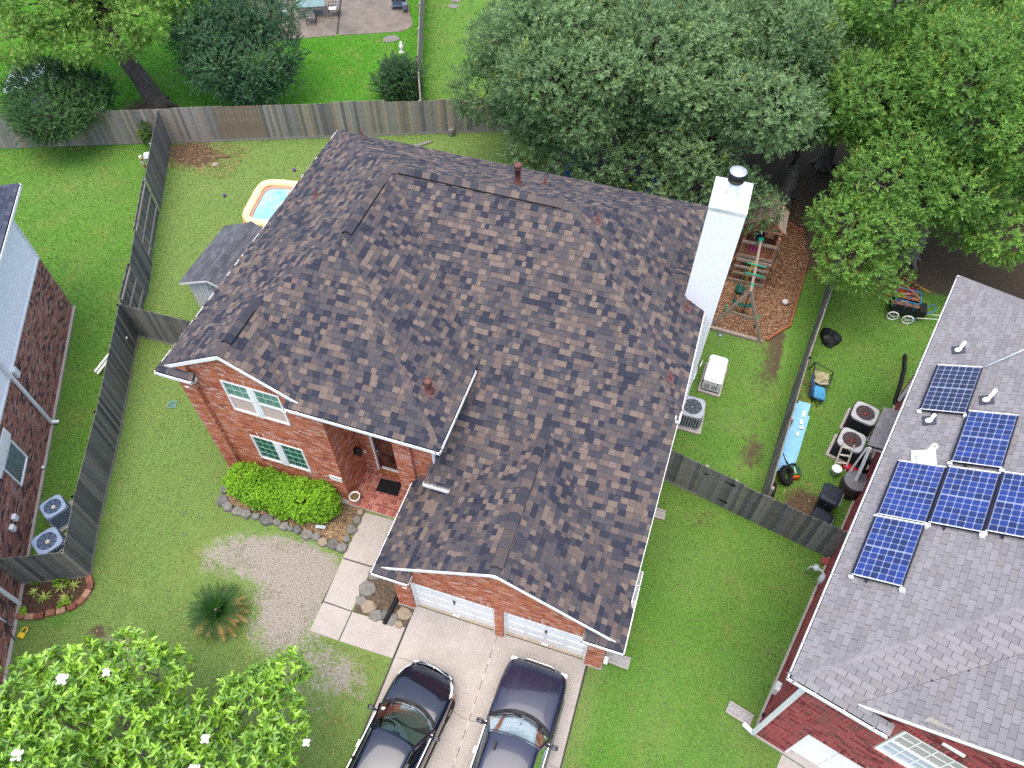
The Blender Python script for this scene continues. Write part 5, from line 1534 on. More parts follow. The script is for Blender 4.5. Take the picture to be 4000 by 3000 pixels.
weeds("weeds", "low green weeds among the aloes", [(-16.2,3.9), (-15.6,4.1), (-15.0,3.6), (-14.9,3.75), (-15.35,4.2), (-16.0,3.1), (-5.62, 7.0), (-5.7, 7.1)], 300, .12, HL)
spr = big_tree("young_plant", "tall green weed growing at the far fence corner", (-25.0, 23.3), (-25.0, 23.3, .7), (.3, .3, .7), 7, .2, leaf_mat("weed_leaf", (.03, .09, .012), (.14, .26, .04)), 200, 31, r0=.02, tips=0, top=.2, tp=T_H, low=-.8)
tag(spr, cat="plant")
# ------------------------------------------------------------------ cars
def glass_mat(name, tint, mixv=.12):
    m = bpy.data.materials.new(name); m.use_nodes = True
    N, L = m.node_tree.nodes, m.node_tree.links
    N.remove(N["Principled BSDF"])
    t = N.new("ShaderNodeBsdfTransparent"); t.inputs[0].default_value = (*tint, 1)
    g = N.new("ShaderNodeBsdfGlossy"); g.inputs["Roughness"].default_value = .03; g.inputs["Color"].default_value = (.8, .9, .95, 1)
    fr = N.new("ShaderNodeFresnel"); fr.inputs[0].default_value = 1.5
    ad = N.new("ShaderNodeMath"); ad.inputs[1].default_value = mixv
    L.new(fr.outputs[0], ad.inputs[0])
    ms = N.new("ShaderNodeMixShader"); L.new(ad.outputs[0], ms.inputs[0]); L.new(t.outputs[0], ms.inputs[1]); L.new(g.outputs[0], ms.inputs[2])
    L.new(ms.outputs[0], N["Material Output"].inputs[0])
    return m
CGLASS = glass_mat("car_glass", (.34, .46, .43), -.015)
M_BLK = mat("black_plastic", (.012, .012, .013), .5, var=.2)
M_TYRE = mat("tyre_rubber", (.014, .014, .015), .85, var=.3, scale=20)
M_RIM = mat("rim_alloy", (.4, .4, .42), .3, metal=.8)
M_CHR = mat("chrome", (.55, .55, .55), .2, metal=1.0)
M_LAMPG = mat("headlight_lens", (.68, .70, .70), .12, var=.2, scale=9, spec=.7)
M_SEATC = mat("car_interior", (.035, .04, .04), .8, var=.3)
M_DASH = mat("dashboard", (.05, .062, .06), .7, var=.3)

def interp(tab, s):
    xs = [a for a, _ in tab]; ys = [c for _, c in tab]
    return float(np.interp(s, xs, ys))

def car(name, label, loc, heading, paint, sp):
    root = thing(name, label, "car", (*loc, 0), heading)       # local +y is forward; s runs back from the nose
    L = sp["len"]
    W, H, HW = sp["width"], sp["hood"], sp["top"]
    S0, S1, S2 = sp["ws0"], sp["ws1"], sp["rear"]              # windscreen foot, roof front, roof end
    zb = sp["belt"]
    def wid(s): return interp(W, s)
    def top(s): return interp(H, s)
    # lower body with bonnet, lofted from cross sections
    st = sorted(set([0, .03, .08, .15, .25, .4, .6, .8, 1.0] + list(np.linspace(S0-.1, L-.5, 12)) + [L-.35, L-.2, L-.08, L]))
    rings = []
    for s in st:
        w = wid(s); z = top(s); b0 = .22 if .15 < s < L-.15 else .3
        sh = z-.07
        curve = sp["bow"]*0
        half = [(w*.86, b0), (w*.97, b0+.06), (w*1.0, .45), (w*1.0, min(.62, z-.1)), (w*.975, max(sh-.06, .5)), (w*.90, z-.045), (w*.78, z-.012), (w*.5, z+.006), (w*.2, z+.014)]
        y = -s
        ring = [(x, y, zz) for x, zz in half]+[(-x, y, zz) for x, zz in half[::-1]]
        rings.append(ring)
    part("body", root, paint, lambda b: b.rings(rings, smooth=True))
    # cabin: roof skin and pillars
    zr = sp["roofz"]; wr = sp["roofw"]; wb = wid(S0+.3)*.93
    def roof(b):
        rs = []
        for s in np.linspace(S1, S2, 9):
            t = (s-S1)/(S2-S1); z = zr-.05*(2*t-1)**2 - (.03 if t < .05 else 0); w = wr*(1-.05*t)
            y = -s+(.05 if t == 0 else 0)
            bow = .10*(1-t)
            rs.append([(w, y-bow*.6, z-.07), (w*.97, y-bow*.5, z-.025), (w*.8, y-bow*.25, z), (w*.4, y, z+.018), (0, y+bow*.1, z+.022), (-w*.4, y, z+.018), (-w*.8, y-bow*.25, z), (-w*.97, y-bow*.5, z-.025), (-w, y-bow*.6, z-.07)])
        b.rings(rs, False, False, closed=False, smooth=True)
        b.rings([[(x, y, z-.03) for x, y, z in r] for r in rs][::-1], False, False, closed=False, smooth=True)
    part("roof", root, paint, roof)
    base = lambda sg: Vector((sg*wb, -S0-.28, zb+.02))
    tp = lambda sg: Vector((sg*wr, -S1-.06, zr-.06))
    for sg in (-1, 1):
        part("pillar", root, paint, lambda b: b.beam(base(sg), tp(sg), .07, .06))
        part("pillar", root, M_BLK, lambda b: b.beam((sg*wb, -(S1+S2)/2-.1, zb), (sg*wr, -(S1+S2)/2-.05, zr-.07), .09, .05, up=(0,1,0)))
        part("pillar", root, paint, lambda b: b.beam((sg*wb*.97, -min(S2+.25, L-.3), zb), (sg*wr*.93, -S2+.1, zr-.09), .12, .08, up=(0,1,0)))
        part("side_window", root, CGLASS, lambda b: b.quad(base(sg)+Vector((0,-.05,0)), (sg*wb*.97, -S2-.1, zb+.02), (sg*wr*.93, -S2+.1, zr-.09), tp(sg)+Vector((0,-.05,0))))
        part("window_trim", root, M_CHR, lambda b: b.beam((sg*(wb+.012), -S0-.4, zb+.03), (sg*(wb*.99+.012), -S2, zb+.03), .02, .025))
        part("roof_rail", root, M_BLK, lambda b: b.beam((sg*(wr*.99), -S1-.15, zr-.02), (sg*wr*.95, -S2+.1, zr-.03), .025, .025))
    # windscreen, curved in plan
    def screen(b):
        rows = []
        for k in range(6):
            t = k/5
            row = []
            for j in range(9):
                u = j/4-1
                f = (wb*.96)*(1-t)+(wr*.97)*t
                y = -(S0+(S1-S0)*t) - (.28*(1-t)+.06*t)*abs(u)**2.2
                z = zb+.03+(zr-.035-zb-.03)*(t**.92)+.02*math.sin(math.pi*t) - (.03*t)*u*u
                row.append((u*f, y, z))
            rows.append(row)
        b.rings(rows, False, False, closed=False, smooth=True)
    part("windscreen", root, CGLASS, screen)
    part("rear_window", root, CGLASS, lambda b: b.quad((-wr*.9, -S2+.02, zr-.06), (wr*.9, -S2+.02, zr-.06), (wb*.9, -min(S2+.4, L-.1), zb), (-wb*.9, -min(S2+.4, L-.1), zb)))
    # cowl, wipers, inside
    def cowl(b):
        pts = []
        for j in range(9):
            u = j/4-1; y = -S0-.28*abs(u)**2.2; pts.append((u*wb*.97, y))
        b.rings([[(x, y+.13, top(S0-.1)+.018-.03*abs(x/wb)**3) for x, y in pts], [(x, y+.02, zb+.035) for x, y in pts]], False, False, closed=False)
    part("cowl", root, M_BLK, cowl)
    for (u0, u1) in ((-.62, -.02), (.08, .66)):
        part("wiper", root, M_BLK, lambda b: b.tube([(u0*wb, -S0-.20*abs(u0)**2+.06, zb+.065), ((u0+u1)/2*wb, -S0+.02, zb+.085), (u1*wb, -S0-.20*abs(u1)**2-.01, zb+.075)], .012, n=5))
    part("interior", root, M_SEATC, lambda b: (b.box(-wb*.92, wb*.92, -S2, -S0-.2, .35, .42), b.box(-wb*.75, -.12, -S1-.75, -S1-.6, .4, zr-.28, .05), b.box(.12, wb*.75, -S1-.75, -S1-.6, .4, zr-.28, .05),
                                              b.box(-wb*.75, -.12, -S1-.6, -S1-.1, .4, .62, .05), b.box(.12, wb*.75, -S1-.6, -S1-.1, .4, .62, .05), b.box(-.1, .1, -S1-.6, -S0-.4, .4, .66, .03)))
    part("dashboard", root, M_DASH, lambda b: b.rings([[(-wb*.9, -S0-.06, zb), (-wb*.5, -S0-.02, zb+.0), (wb*.5, -S0-.02, zb+.0), (wb*.9, -S0-.06, zb)], [(-wb*.9, -S0-.45, zb+.02), (-wb*.5, -S0-.5, zb+.04), (wb*.5, -S0-.5, zb+.03), (wb*.9, -S0-.45, zb+.02)], [(-wb*.9, -S0-.55, zb-.25), (-wb*.5, -S0-.6, zb-.25), (wb*.5, -S0-.6, zb-.25), (wb*.9, -S0-.55, zb-.25)]], False, False, closed=False))
    # steering wheel on the driver's side (left of the car)
    def wheel_ring(b):
        c = Vector((-wb*.42, -S0-.66, zb-.02)); q = []
        for k in range(17):
            a = k/16*6.2832; q.append(c+Vector((math.cos(a)*.18, math.sin(a)*.11, math.sin(a)*.14)))
        b.tube(q, .014, n=6, cap=False); b.tube([c-Vector((.17,0,0)), c+Vector((.17,0,0))], .014, n=5)
    part("steering_wheel", root, M_BLK, wheel_ring)
    part("sticker", root, M_WHITE, lambda b: b.quad(*[(-wb*.86+a, -(S0+.34)+c, zb+.145+d) for a, c, d in ((0,0,0),(.08,.02,0),(.08,-.05,.035),(0,-.07,.035))]))
    part("rear_mirror", root, M_BLK, lambda b: b.box(-.1, .1, -S1+.06, -S1+.12, zr-.2, zr-.13, .02))
    sp["front"](root, wid, top)
    # mirrors
    for sg in (-1, 1):
        mi = part("wing_mirror", root, paint, lambda b: b.rings([[(sg*(wb+.05+q*math.cos(a)*.11*0), 0, 0) for a in range(1)] for q in (1,)], False, False) if False else b.box(*sorted((sg*(wb+.05), sg*(wb+.26))), -S0-.52, -S0-.40, zb+.02, zb+.17, .045))
        part("mirror_arm", mi, M_BLK, lambda b: b.beam((sg*(wb-.01), -S0-.46, zb+.04), (sg*(wb+.1), -S0-.46, zb+.06), .06, .05))
    # wheels
    for sg in (-1, 1):
        for s in (sp["axle"], sp["axle"]+sp["base"]):
            w = part("wheel", root, M_TYRE, lambda b: (setattr(b, 'F', Matrix.Translation((sg*(wid(1.0)-.10), -s, .31)) @ Matrix.Rotation(sg*math.pi/2, 4, 'Y')), b.lathe([(.2, -.1), (.31, -.1), (.325, -.05), (.325, .06), (.31, .105), (.2, .105)], n=24)))
            part("rim", w, M_RIM, lambda b: (setattr(b, 'F', Matrix.Translation((sg*(wid(1.0)-.10), -s, .31)) @ Matrix.Rotation(sg*math.pi/2, 4, 'Y')), b.lathe([(.2, .09), (.2, .1), (.05, .108)], n=20)))
        part("door_handle", root, M_CHR, lambda b: b.beam((sg*(wid(2)+.02), -S1-.55, zb-.1), (sg*(wid(2)+.02), -S1-.38, zb-.1), .03, .025))
        part("sill", root, M_BLK, lambda b: b.box(*sorted((sg*(wid(2)-.06), sg*(wid(2)+.012))), -L+1.0, -1.1, .2, .3))
        arch = part("wheel_arch", root, M_BLK, lambda b: b.box(*sorted((sg*(wid(1)-.2), sg*(wid(1)+.004))), -sp["axle"]-.38, -sp["axle"]+.38, .2, .62, .1))
    return root

PNAVY = mat("paint_black_blue", (.0035, .006, .016), .12, var=.3, scale=1.5, coat=1.0, spec=.5)
PNAVY2 = mat("paint_navy", (.012, .014, .036), .22, var=.25, scale=1.5, coat=.9, spec=.5)

def front_hatch(root, wid, top):
    # chrome V round the grille, swept-back pale headlights
    part("grille", root, M_BLK, lambda b: b.rings([[(-.5, -.02, .44), (.5, -.02, .44)], [(-.55, .035, .56), (.55, .035, .56)], [(-.5, -.02, .70), (.5, -.02, .70)]], False, False, closed=False))
    part("grille_trim", root, M_CHR, lambda b: (b.tube([(-.60, -.10, .80), (-.42, .02, .70), (-.2, .06, .56), (.2, .06, .56), (.42, .02, .70), (.60, -.10, .80)], .026, n=6), b.tube([(-.5, -.08, .78), (0, .02, .76), (.5, -.08, .78)], .018, n=6)))
    for sg in (-1, 1):
        part("headlight", root, M_LAMPG, lambda b: b.rings([[(sg*.56, -.085, .66), (sg*.70, -.20, .64), (sg*.80, -.42, .68)], [(sg*.57, -.11, .745), (sg*.70, -.235, .77), (sg*.80, -.48, .82)], [(sg*.60, -.20, .775), (sg*.69, -.34, .825), (sg*.775, -.60, .885)]], False, False, closed=False, smooth=True))
        part("indicator", root, mat("amber_lens", (.6, .16, .03), .2), lambda b: b.box(*sorted((sg*.795, sg*.815)), -.52, -.42, .72, .80))
    part("bumper_insert", root, M_BLK, lambda b: b.box(-.55, .55, -.02, .03, .28, .40))
    part("badge", root, M_CHR, lambda b: b.cyl(0, .03, .70, .725, .06))
    part("roof_scuffs", root, mat("scuffed_paint", (.10, .12, .17), .5, var=.7, scale=18), lambda b: [b.box(x-w, x+w, y-h, y+h, 1.4995, 1.5015) for x, y, w, h in ((-.12,-2.5,.05,.14), (.02,-2.62,.06,.08), (-.28,-2.3,.012,.09), (.3,-2.2,.012,.09), (.28,-2.4,.01,.06))]) if False else None
front_h = front_hatch
car("parked_car", "dark blue hatchback with a chrome grille, parked beside the lawn", (-3.86, 5.13), R(-6), PNAVY,
    dict(len=4.1, width=[(0,.40),(.03,.52),(.08,.61),(.15,.68),(.25,.74),(.4,.80),(.6,.835),(.8,.85),(3.5,.85),(3.8,.81),(4.1,.66)],
         hood=[(0,.50),(.03,.64),(.08,.72),(.15,.77),(.25,.82),(.4,.88),(.6,.935),(.8,.975),(1.15,1.02),(4.0,1.0),(4.1,.8)], top=None, ws0=1.17, ws1=2.03, rear=3.5, belt=1.0, roofz=1.49, roofw=.60, bow=.1, front=front_hatch, axle=.78, base=2.55))
def front_suv(root, wid, top):
    part("grille", root, M_BLK, lambda b: b.box(-.45, .45, -.03, .02, .55, .78))
    part("grille_trim", root, M_CHR, lambda b: b.tube([(-.62, -.05, .83), (-.3, .03, .86), (.3, .03, .86), (.62, -.05, .83)], .018, n=6))
    for sg in (-1, 1):
        part("headlight", root, M_LAMPG, lambda b: b.box(*sorted((sg*.52, sg*.80)), -.12, .0, .62, .80, .03))
        part("hood_crease", root, M_BLK, lambda b: b.beam((sg*.70, -.12, .905), (sg*.81, -1.36, 1.075), .012, .012))
        part("hood_ridge", root, PNAVY2, lambda b: b.beam((sg*.40, -.25, 1.0), (sg*.55, -1.3, 1.097), .05, .012))
    part("bumper_insert", root, M_BLK, lambda b: b.box(-.6, .6, -.04, .02, .3, .45))
    part("antenna", root, M_BLK, lambda b: b.box(-.42, -.37, -2.55, -2.35, 1.70, 1.74, .01))
car("parked_car", "navy blue car with a flat square bonnet, parked beside the side lawn", (-1.14, 6.08), R(-1.0), PNAVY2,
    dict(len=4.6, width=[(0,.58),(.03,.68),(.08,.76),(.15,.81),(.25,.845),(.4,.87),(.6,.885),(.8,.90),(4.0,.90),(4.4,.87),(4.6,.75)],
         hood=[(0,.62),(.03,.80),(.08,.90),(.15,.945),(.25,.975),(.4,1.0),(.6,1.03),(.8,1.05),(1.5,1.10),(4.5,1.05),(4.6,.85)], top=None, ws0=1.48, ws1=2.12, rear=4.0, belt=1.08, roofz=1.68, roofw=.66, bow=.1, front=front_suv, axle=.9, base=2.7))
# ------------------------------------------------------------------ things in the yards
def stone(b, x, y, r, h, n=7, el=1.0, rot=0):
    a0 = random.random()*6.28
    pr = []
    for k in range(n):
        a = a0+k*6.283/n; q = r*random.uniform(.78, 1.12)
        px, py = q*math.cos(a)*el, q*math.sin(a)
        pr.append((x+px*math.cos(rot)-py*math.sin(rot), y+px*math.sin(rot)+py*math.cos(rot)))
    sh = lambda f, z: [(x+(px-x)*f, y+(py-y)*f, z+random.uniform(-.006, .006)) for px, py in pr]
    b.rings([sh(1.0, -.03), sh(1.03, h*.5), sh(.93, h*.92), sh(.75, h)])
STM = [mat("stone_grey", (.11, .105, .095), .95, scale=7, col2=(.22, .21, .19), detail=8, bump=.6, bscale=25), mat("stone_dark", (.075, .075, .073), .95, scale=7, col2=(.16, .158, .152), detail=8, bump=.6, bscale=25),
       mat("stone_tan", (.19, .15, .10), .95, scale=7, col2=(.31, .26, .19), detail=8, bump=.6, bscale=25)]
eg = [(-12.51,8.44,.15,1),(-12.36,8.08,.2,1),(-12.06,7.93,.18,0),(-11.72,7.88,.18,0),(-11.38,7.9,.18,0),(-11.07,7.9,.14,0),(-10.68,7.9,.24,1),(-10.33,7.93,.14,0),(-10.04,7.88,.16,0),(-9.82,7.87,.11,0),(-9.60,7.89,.14,1),(-9.22,7.83,.17,0),(-8.92,7.85,.16,0),(-8.65,7.77,.15,2),(-8.32,7.80,.2,1),(-7.99,7.79,.17,0),(-7.99,8.08,.15,0),(-7.97,8.42,.18,0),(-7.97,8.78,.16,0),(-7.96,9.06,.11,2)]
EL = ["small dark stone at the lawn end of the hedge bed edging", "large dark stone, second from the lawn end of the hedge bed edging", "flat grey stone at the first bend of the hedge bed edging", "grey stone, fourth from the lawn end of the hedge bed edging",
      "long grey stone, fifth from the lawn end of the hedge bed edging", "squarish stone just before the widest slab of the hedge bed edging", "widest dark slab in the stone edging below the hedge", "pointed grey stone just after the widest slab of the hedge bed edging", "grey stone, two after the widest slab of the hedge bed edging",
      "smallest grey stone in the middle of the hedge bed edging", "dark tilted stone just past the smallest one in the edging", "sunken grey stone below the tilted yard sign", "grey stone next to the orange-tan one in the edging", "orange-tan stone in the hedge bed edging, next to a big dark one",
      "big dark stone near the corner of the hedge bed edging", "pale corner stone where the hedge bed edging meets the walkway", "pale stone, first up the walkway side of the hedge bed", "long grey stone, second up the walkway side of the hedge bed", "grey stone, third up the walkway side of the hedge bed", "small tan stone at the porch end of the hedge bed edging"]
for i, (x, y, r, k) in enumerate(eg):
    a, c = eg[max(i-1, 0)], eg[min(i+1, len(eg)-1)]
    b = MB().use(STM[k]); stone(b, x, y, r, .11+.05*random.random(), 5+i % 2, 1.15, math.atan2(c[1]-a[1], c[0]-a[0])); o = b.build("edging_stone")
    tag(o, EL[i], "stone", "stones edging the hedge bed")
sb = [(-6.72,7.32,.2,0),(-6.72,6.85,.27,0),(-6.74,6.42,.17,0),(-6.46,6.33,.24,2),(-6.15,6.14,.2,0),(-5.9,6.28,.15,1),(-5.65,6.2,.2,0),(-5.38,6.48,.22,2),(-5.4,6.12,.15,2)]
SL = ["flat grey stone below the garage gutter corner", "largest grey flat stone beside the walkway slab", "small grey flat stone at the bed corner of the walkway", "large tan flat stone at the front of the small garage bed", "grey flat stone beside the tan one in the small garage bed", "small dark stone left of the black pipe's mouth",
      "grey flat stone right of the black pipe's mouth", "large tan flat stone against the garage pier", "small tan stone at the driveway corner of the garage bed"]
for i, (x, y, r, k) in enumerate(sb):
    b = MB().use(STM[k]); stone(b, x, y, r, .07, 5+i % 2, 1.1); o = b.build("flagstone"); tag(o, SL[i], "stone", "stones at the garage corner")
# brick edging of the side bed
M_EDGE = [mat("edge_brick_a", (.22, .10, .06), .9, var=.3, scale=10, bump=.5), mat("edge_brick_b", (.30, .17, .12), .9, var=.3, scale=10, bump=.5), mat("edge_brick_c", (.16, .06, .04), .9, var=.3, scale=10, bump=.5)]
ep = [(-15.98,2.93),(-15.72,3.0),(-15.48,3.1),(-15.22,3.28),(-14.97,3.43),(-14.74,3.63),(-14.61,3.86),(-14.58,4.1),(-14.62,4.34),(-14.78,4.5)]
for i, (x, y) in enumerate(ep):
    q = ep[min(i+1, len(ep)-1)]; p = ep[max(i-1, 0)]; a = math.atan2(q[1]-p[1], q[0]-p[0])
    b = MB(Matrix.Translation((x, y, 0)) @ Matrix.Rotation(a, 4, 'Z')).use(M_EDGE[i % 3]); b.box(-.125, .125, -.09, .09, -.02, .12, .015); o = b.build("edging_block")
    tag(o, ("dark red end" if i == 0 else "fence end" if i == 9 else ("second", "third", "fourth", "fifth", "sixth", "seventh", "eighth", "ninth")[i-1])+" block of the curved side bed edging, counted from the brown brick wall", "block", "blocks edging the side bed")

def condenser(label, loc, rz, w, h, case, mid, grille, hub, wire=False, group="air conditioner condensers", rust=None):
    root = thing("condenser", label, "air conditioner", (*loc, 0), rz, group)
    a = w/2
    part("pad", root, M_CONC, lambda b: b.box(-a-.1, a+.1, -a-.1, a+.1, -.02, .07, .01))
    part("core", root, mid, lambda b: b.box(-a+.04, a-.04, -a+.04, a-.04, .07, h-.05))
    def louvres(b):
        n = 9
        for k in range(n):
            t = -a+.07+(2*a-.14)*k/(n-1)
            for sg in (-1, 1):
                b.box(t-.014, t+.014, sg*a-.012 if sg < 0 else a-.03, sg*a+.03 if sg < 0 else a+.012, .1, h-.08)
                b.box(sg*a-.012 if sg < 0 else a-.03, sg*a+.03 if sg < 0 else a+.012, t-.014, t+.014, .1, h-.08)
        if wire:
            for z in np.arange(.14, h-.1, .06):
                b.box(-a-.012, a+.012, -a-.014, -a+.0, z, z+.008); b.box(-a-.012, a+.012, a, a+.014, z, z+.008); b.box(-a-.014, -a, -a, a, z, z+.008); b.box(a, a+.014, -a, a, z, z+.008)
    part("guard", root, mat("black_wire", (.02,.022,.025), .6) if wire else case, louvres)
    part("base_frame", root, case if not wire else M_BLK, lambda b: b.box(-a-.01, a+.01, -a-.01, a+.01, .07, .11, .01))
    def ring_top(b):
        n = 32
        out = []; inn = []; k4 = .12
        for j in range(n):
            t = 6.2832*j/n; c, s = math.cos(t), math.sin(t)
            q = (abs(c)**5+abs(s)**5)**(-1/5)
            out.append((c*q*a*1.02, s*q*a*1.02)); inn.append((c*a*.78, s*a*.78))
        b.rings([[(x, y, h-.09) for x, y in out], [(x, y, h-.015) for x, y in out], [(x*.94, y*.94, h) for x, y in out], [(x, y, h-.005) for x, y in inn], [(x, y, h-.12) for x, y in inn]], False, False, smooth=False)
    part("top_cover", root, case, ring_top)
    part("well", root, mat("well_dark", (.012, .014, .018), .8) if not rust else mat("well_rust", (.07, .025, .015), .9, var=.6, scale=8), lambda b: b.lathe([(.01, h-.2), (a*.8, h-.2), (a*.79, h-.03)], n=24, cap1=False))
    def blades(b):
        for k in range(3):
            t = k*2.094+.5; d = Vector((math.cos(t), math.sin(t), 0)); s = Vector((-d.y, d.x, 0))
            b.add([d*.05-s*.04+Vector((0,0,h-.14)), d*a*.70-s*.12+Vector((0,0,h-.16)), d*a*.70+s*.12+Vector((0,0,h-.10)), d*.05+s*.05+Vector((0,0,h-.11))], [(0,1,2,3)])
    part("fan_blade", root, mat("fan_steel", (.22,.24,.25), .5, var=.3), blades)
    part("hub", root, hub, lambda b: b.lathe([(.085, h-.12), (.085, h-.05), (.03, h-.035)], n=12))
    def bars(b):
        for k in range(8):
            t = k*.7854; b.tube([(math.cos(t)*.05, math.sin(t)*.05, h-.02), (math.cos(t)*a*.4, math.sin(t)*a*.4, h+.004), (math.cos(t)*a*.82, math.sin(t)*a*.82, h-.002)], .007, n=4)
        for q in (.3, .5, .7):
            b.tube([(math.cos(t)*a*q, math.sin(t)*a*q, h+.002) for t in np.linspace(0, 6.2832, 21)], .004, n=4, cap=False)
    part("fan_grille", root, grille, bars)
    return root
M_ACB = mat("condenser_blue_grey", (.26, .34, .46), .45, var=.15, scale=3)
M_ACG = mat("condenser_grey", (.34, .36, .39), .45, var=.12, scale=3)
M_ACL = mat("condenser_pale", (.42, .43, .43), .5, var=.12, scale=3)
M_ACD = mat("condenser_coil", (.05, .055, .06), .6, var=.3, scale=9)
M_ACM = mat("condenser_coil_blue", (.10, .14, .22), .6, var=.3, scale=9)
GW = mat("grille_dark", (.03, .035, .045), .5); GR = mat("grille_rust", (.20, .05, .03), .8, var=.4, scale=14)
HUBW = mat("hub_white", (.6,.58,.5),.6)
condenser("blue-grey condenser by the brown brick wall, farther from the short fence", (-16.82, 6.0), R(-29.4), .66, .82, M_ACB, M_ACM, GW, HUBW)
condenser("blue-grey condenser in the corner behind the short dark fence", (-16.22, 4.97), R(-29.4), .74, .84, M_ACB, M_ACM, GW, HUBW)
condenser("grey louvred condenser half under the eave beside the generator", (1.32, 15.85), 0, .82, .82, M_ACG, mat("louvre_dark", (.09,.10,.11),.5), GW, mat("hub_blue", (.12,.16,.2),.5))
condenser("wire-caged condenser with rusty fan guard, nearer the grass", (6.93, 17.44), R(-15), .80, .76, M_ACL, M_ACD, GR, GR, True, rust=True)
condenser("wire-caged condenser with rusty fan guard, beside the step ladder", (6.56, 16.2), R(-15), .80, .76, M_ACL, M_ACD, GR, GR, True, rust=True)

# standby generator
g = thing("generator", "white standby generator on a pale pad beside the house", "generator", (1.85, 17.85, 0), R(-3))
M_GEN = mat("generator_white", (.74, .74, .72), .45, var=.08, scale=4)
part("pad", g, M_CONC, lambda b: b.box(-.40, .40, -.72, .66, -.02, .09, .02))
part("gasket", g, M_BLK, lambda b: b.box(-.325, .325, -.64, .58, .09, .115, .03))
part("body", g, M_GEN, lambda b: b.rings([[(x*.98, y, .115) for x, y in ((-.31,-.60),(.31,-.60),(.31,.55),(-.31,.55))], [(x*.92, y*.97, .58) for x, y in ((-.31,-.60),(.31,-.60),(.31,.55),(-.31,.55))]]))
part("lid", g, M_GEN, lambda b: (b.box(-.33, .33, -.62, .60, .575, .66, .06), b.box(-.30, .30, -.58, .56, .65, .72, .07)))
for sg in (-1, 1):
    for k in range(8):
        part("louvre", g, mat("louvre_shadow", (.35,.35,.35),.6), lambda b: b.box(min(sg*.03, sg*.25), max(sg*.03, sg*.25), -.618, -.60, .2+.035*k, .212+.035*k))
part("latch", g, M_BLK, lambda b: b.cyl(.2, -.60, .52, .56, .02))
b = MB().use(M_WHITE2); b.tube([(1.35,18.6,.05),(1.35,18.3,.35),(1.3,18.0,.35)], .02); b.tube([(1.25,18.2,.03),(1.2,17.6,.03)], .025); tag(b.build("conduit_pipe"), "white conduit elbows between generator and house wall", "pipe")

# inflatable pool
p = thing("inflatable_pool", "orange and yellow inflatable pool of pale aqua water", "pool", (-16.6, 21.3, 0))
def pool_ring(off, z, r, n=60):
    pts = []
    cx, cy, hx, hy = -16.7, 21.28, 1.95, 1.5
    ang = R(9)
    for k in range(n):
        t = 6.2832*k/n; c, s = math.cos(t), math.sin(t); q = (abs(c)**6+abs(s)**6)**(-1/6)
        x, y = c*q*(hx-off), s*q*(hy-off); pts.append(Vector((cx+x*math.cos(ang)-y*math.sin(ang), cy+x*math.sin(ang)+y*math.cos(ang), z)))
    return pts
def closed_tube(b, pts, r, n=10):
    rings = []
    N_ = len(pts)
    for i, q in enumerate(pts):
        d = (pts[(i+1) % N_]-pts[i-1]).normalized(); a = Vector((-d.y, d.x, 0)); rr = r*(1+.025*math.sin(i*1.7))
        rings.append([tuple(q+(a*math.cos(t)+Vector((0,0,1))*math.sin(t))*rr) for t in [6.2832*j/n for j in range(n)]])
    b.rings(rings+[rings[0]], False, False, smooth=True)
part("lower_ring", p, mat("pool_orange", (.66, .30, .10), .35, var=.15, scale=3), lambda b: closed_tube(b, pool_ring(.14, .14, 0), .15), False)
part("upper_ring", p, mat("pool_yellow", (.80, .56, .25), .3, col2=(.85, .68, .42), scale=2.5), lambda b: closed_tube(b, pool_ring(.19, .37, 0), .165), False)
part("inner_ring", p, mat("pool_pink", (.62, .25, .20), .35, var=.15, scale=3), lambda b: closed_tube(b, pool_ring(.36, .27, 0), .06), False)
part("water", p, mat("pool_water", (.40, .80, .72), .08, scale=1.1, col2=(.16, .66, .56), spec=.5, detail=2), lambda b: b.add([tuple(v) for v in pool_ring(.3, .24, 0)], [tuple(range(60))]), False)
part("float", p, mat("pool_pink", (.62, .25, .20)), lambda b: b.lathe([(.08,.24),(.2,.27),(.2,.31),(.08,.34)], -17.1, 22.0, 14), False)
for i, (x, y) in enumerate(((-20.06, 21.22), (-17.98, 23.75))):
    c = thing("toy_cup", ("small purple toy cup on the grass near the side fence", "small purple toy cup on the grass past the pool corner")[i], "cup", (x, y, 0))
    part("cup", c, mat("purple_plastic", (.10, .01, .22), .35), lambda b: b.lathe([(.05, 0), (.065, .12), (.058, .12), (.045, .02)], n=14))
    part("rim", c, mat("purple_light", (.3, .12, .42), .35), lambda b: b.lathe([(.062, .115), (.07, .12), (.062, .128)], n=14, cap0=False, cap1=False))

# garden shed
s = thing("garden_shed", "white garden shed with a dark shingle roof beside the house", "shed", (-16.2, 16.2, 0))
part("wall", s, mat("shed_panel", (.62, .62, .60), .6, var=.06), lambda b: (b.box(-17.2, -14.9, 14.85, 17.6, 0, 2.0), b.add([(-17.2,14.85,2.0),(-14.9,14.85,2.0),(-16.05,14.85,2.52)], [(0,1,2)])), False)
for k in range(11):
    part("plank", s, mat("shed_panel", (.62,.62,.60)), lambda b: b.box(-17.2+.21*k+.01, -17.2+.21*k+.2, 14.835, 14.85, .02, 2.02+min(k+.5, 10.5-k)*.075), False)
part("window", s, mat("shed_vent", (.30,.34,.34),.4,var=.5,scale=6), lambda b: b.box(-16.35, -15.95, 14.82, 14.84, 1.75, 2.05), False)
SPL = [Plane(I4, [(-17.38,14.62),(-17.38,17.8),(-16.05,17.8),(-16.05,14.62)], (-1,0), (-17.38,14.62,1.98), .42), Plane(I4, [(-14.7,14.62),(-14.7,17.8),(-16.05,17.8),(-16.05,14.62)], (1,0), (-14.72,14.62,1.98), .42)]
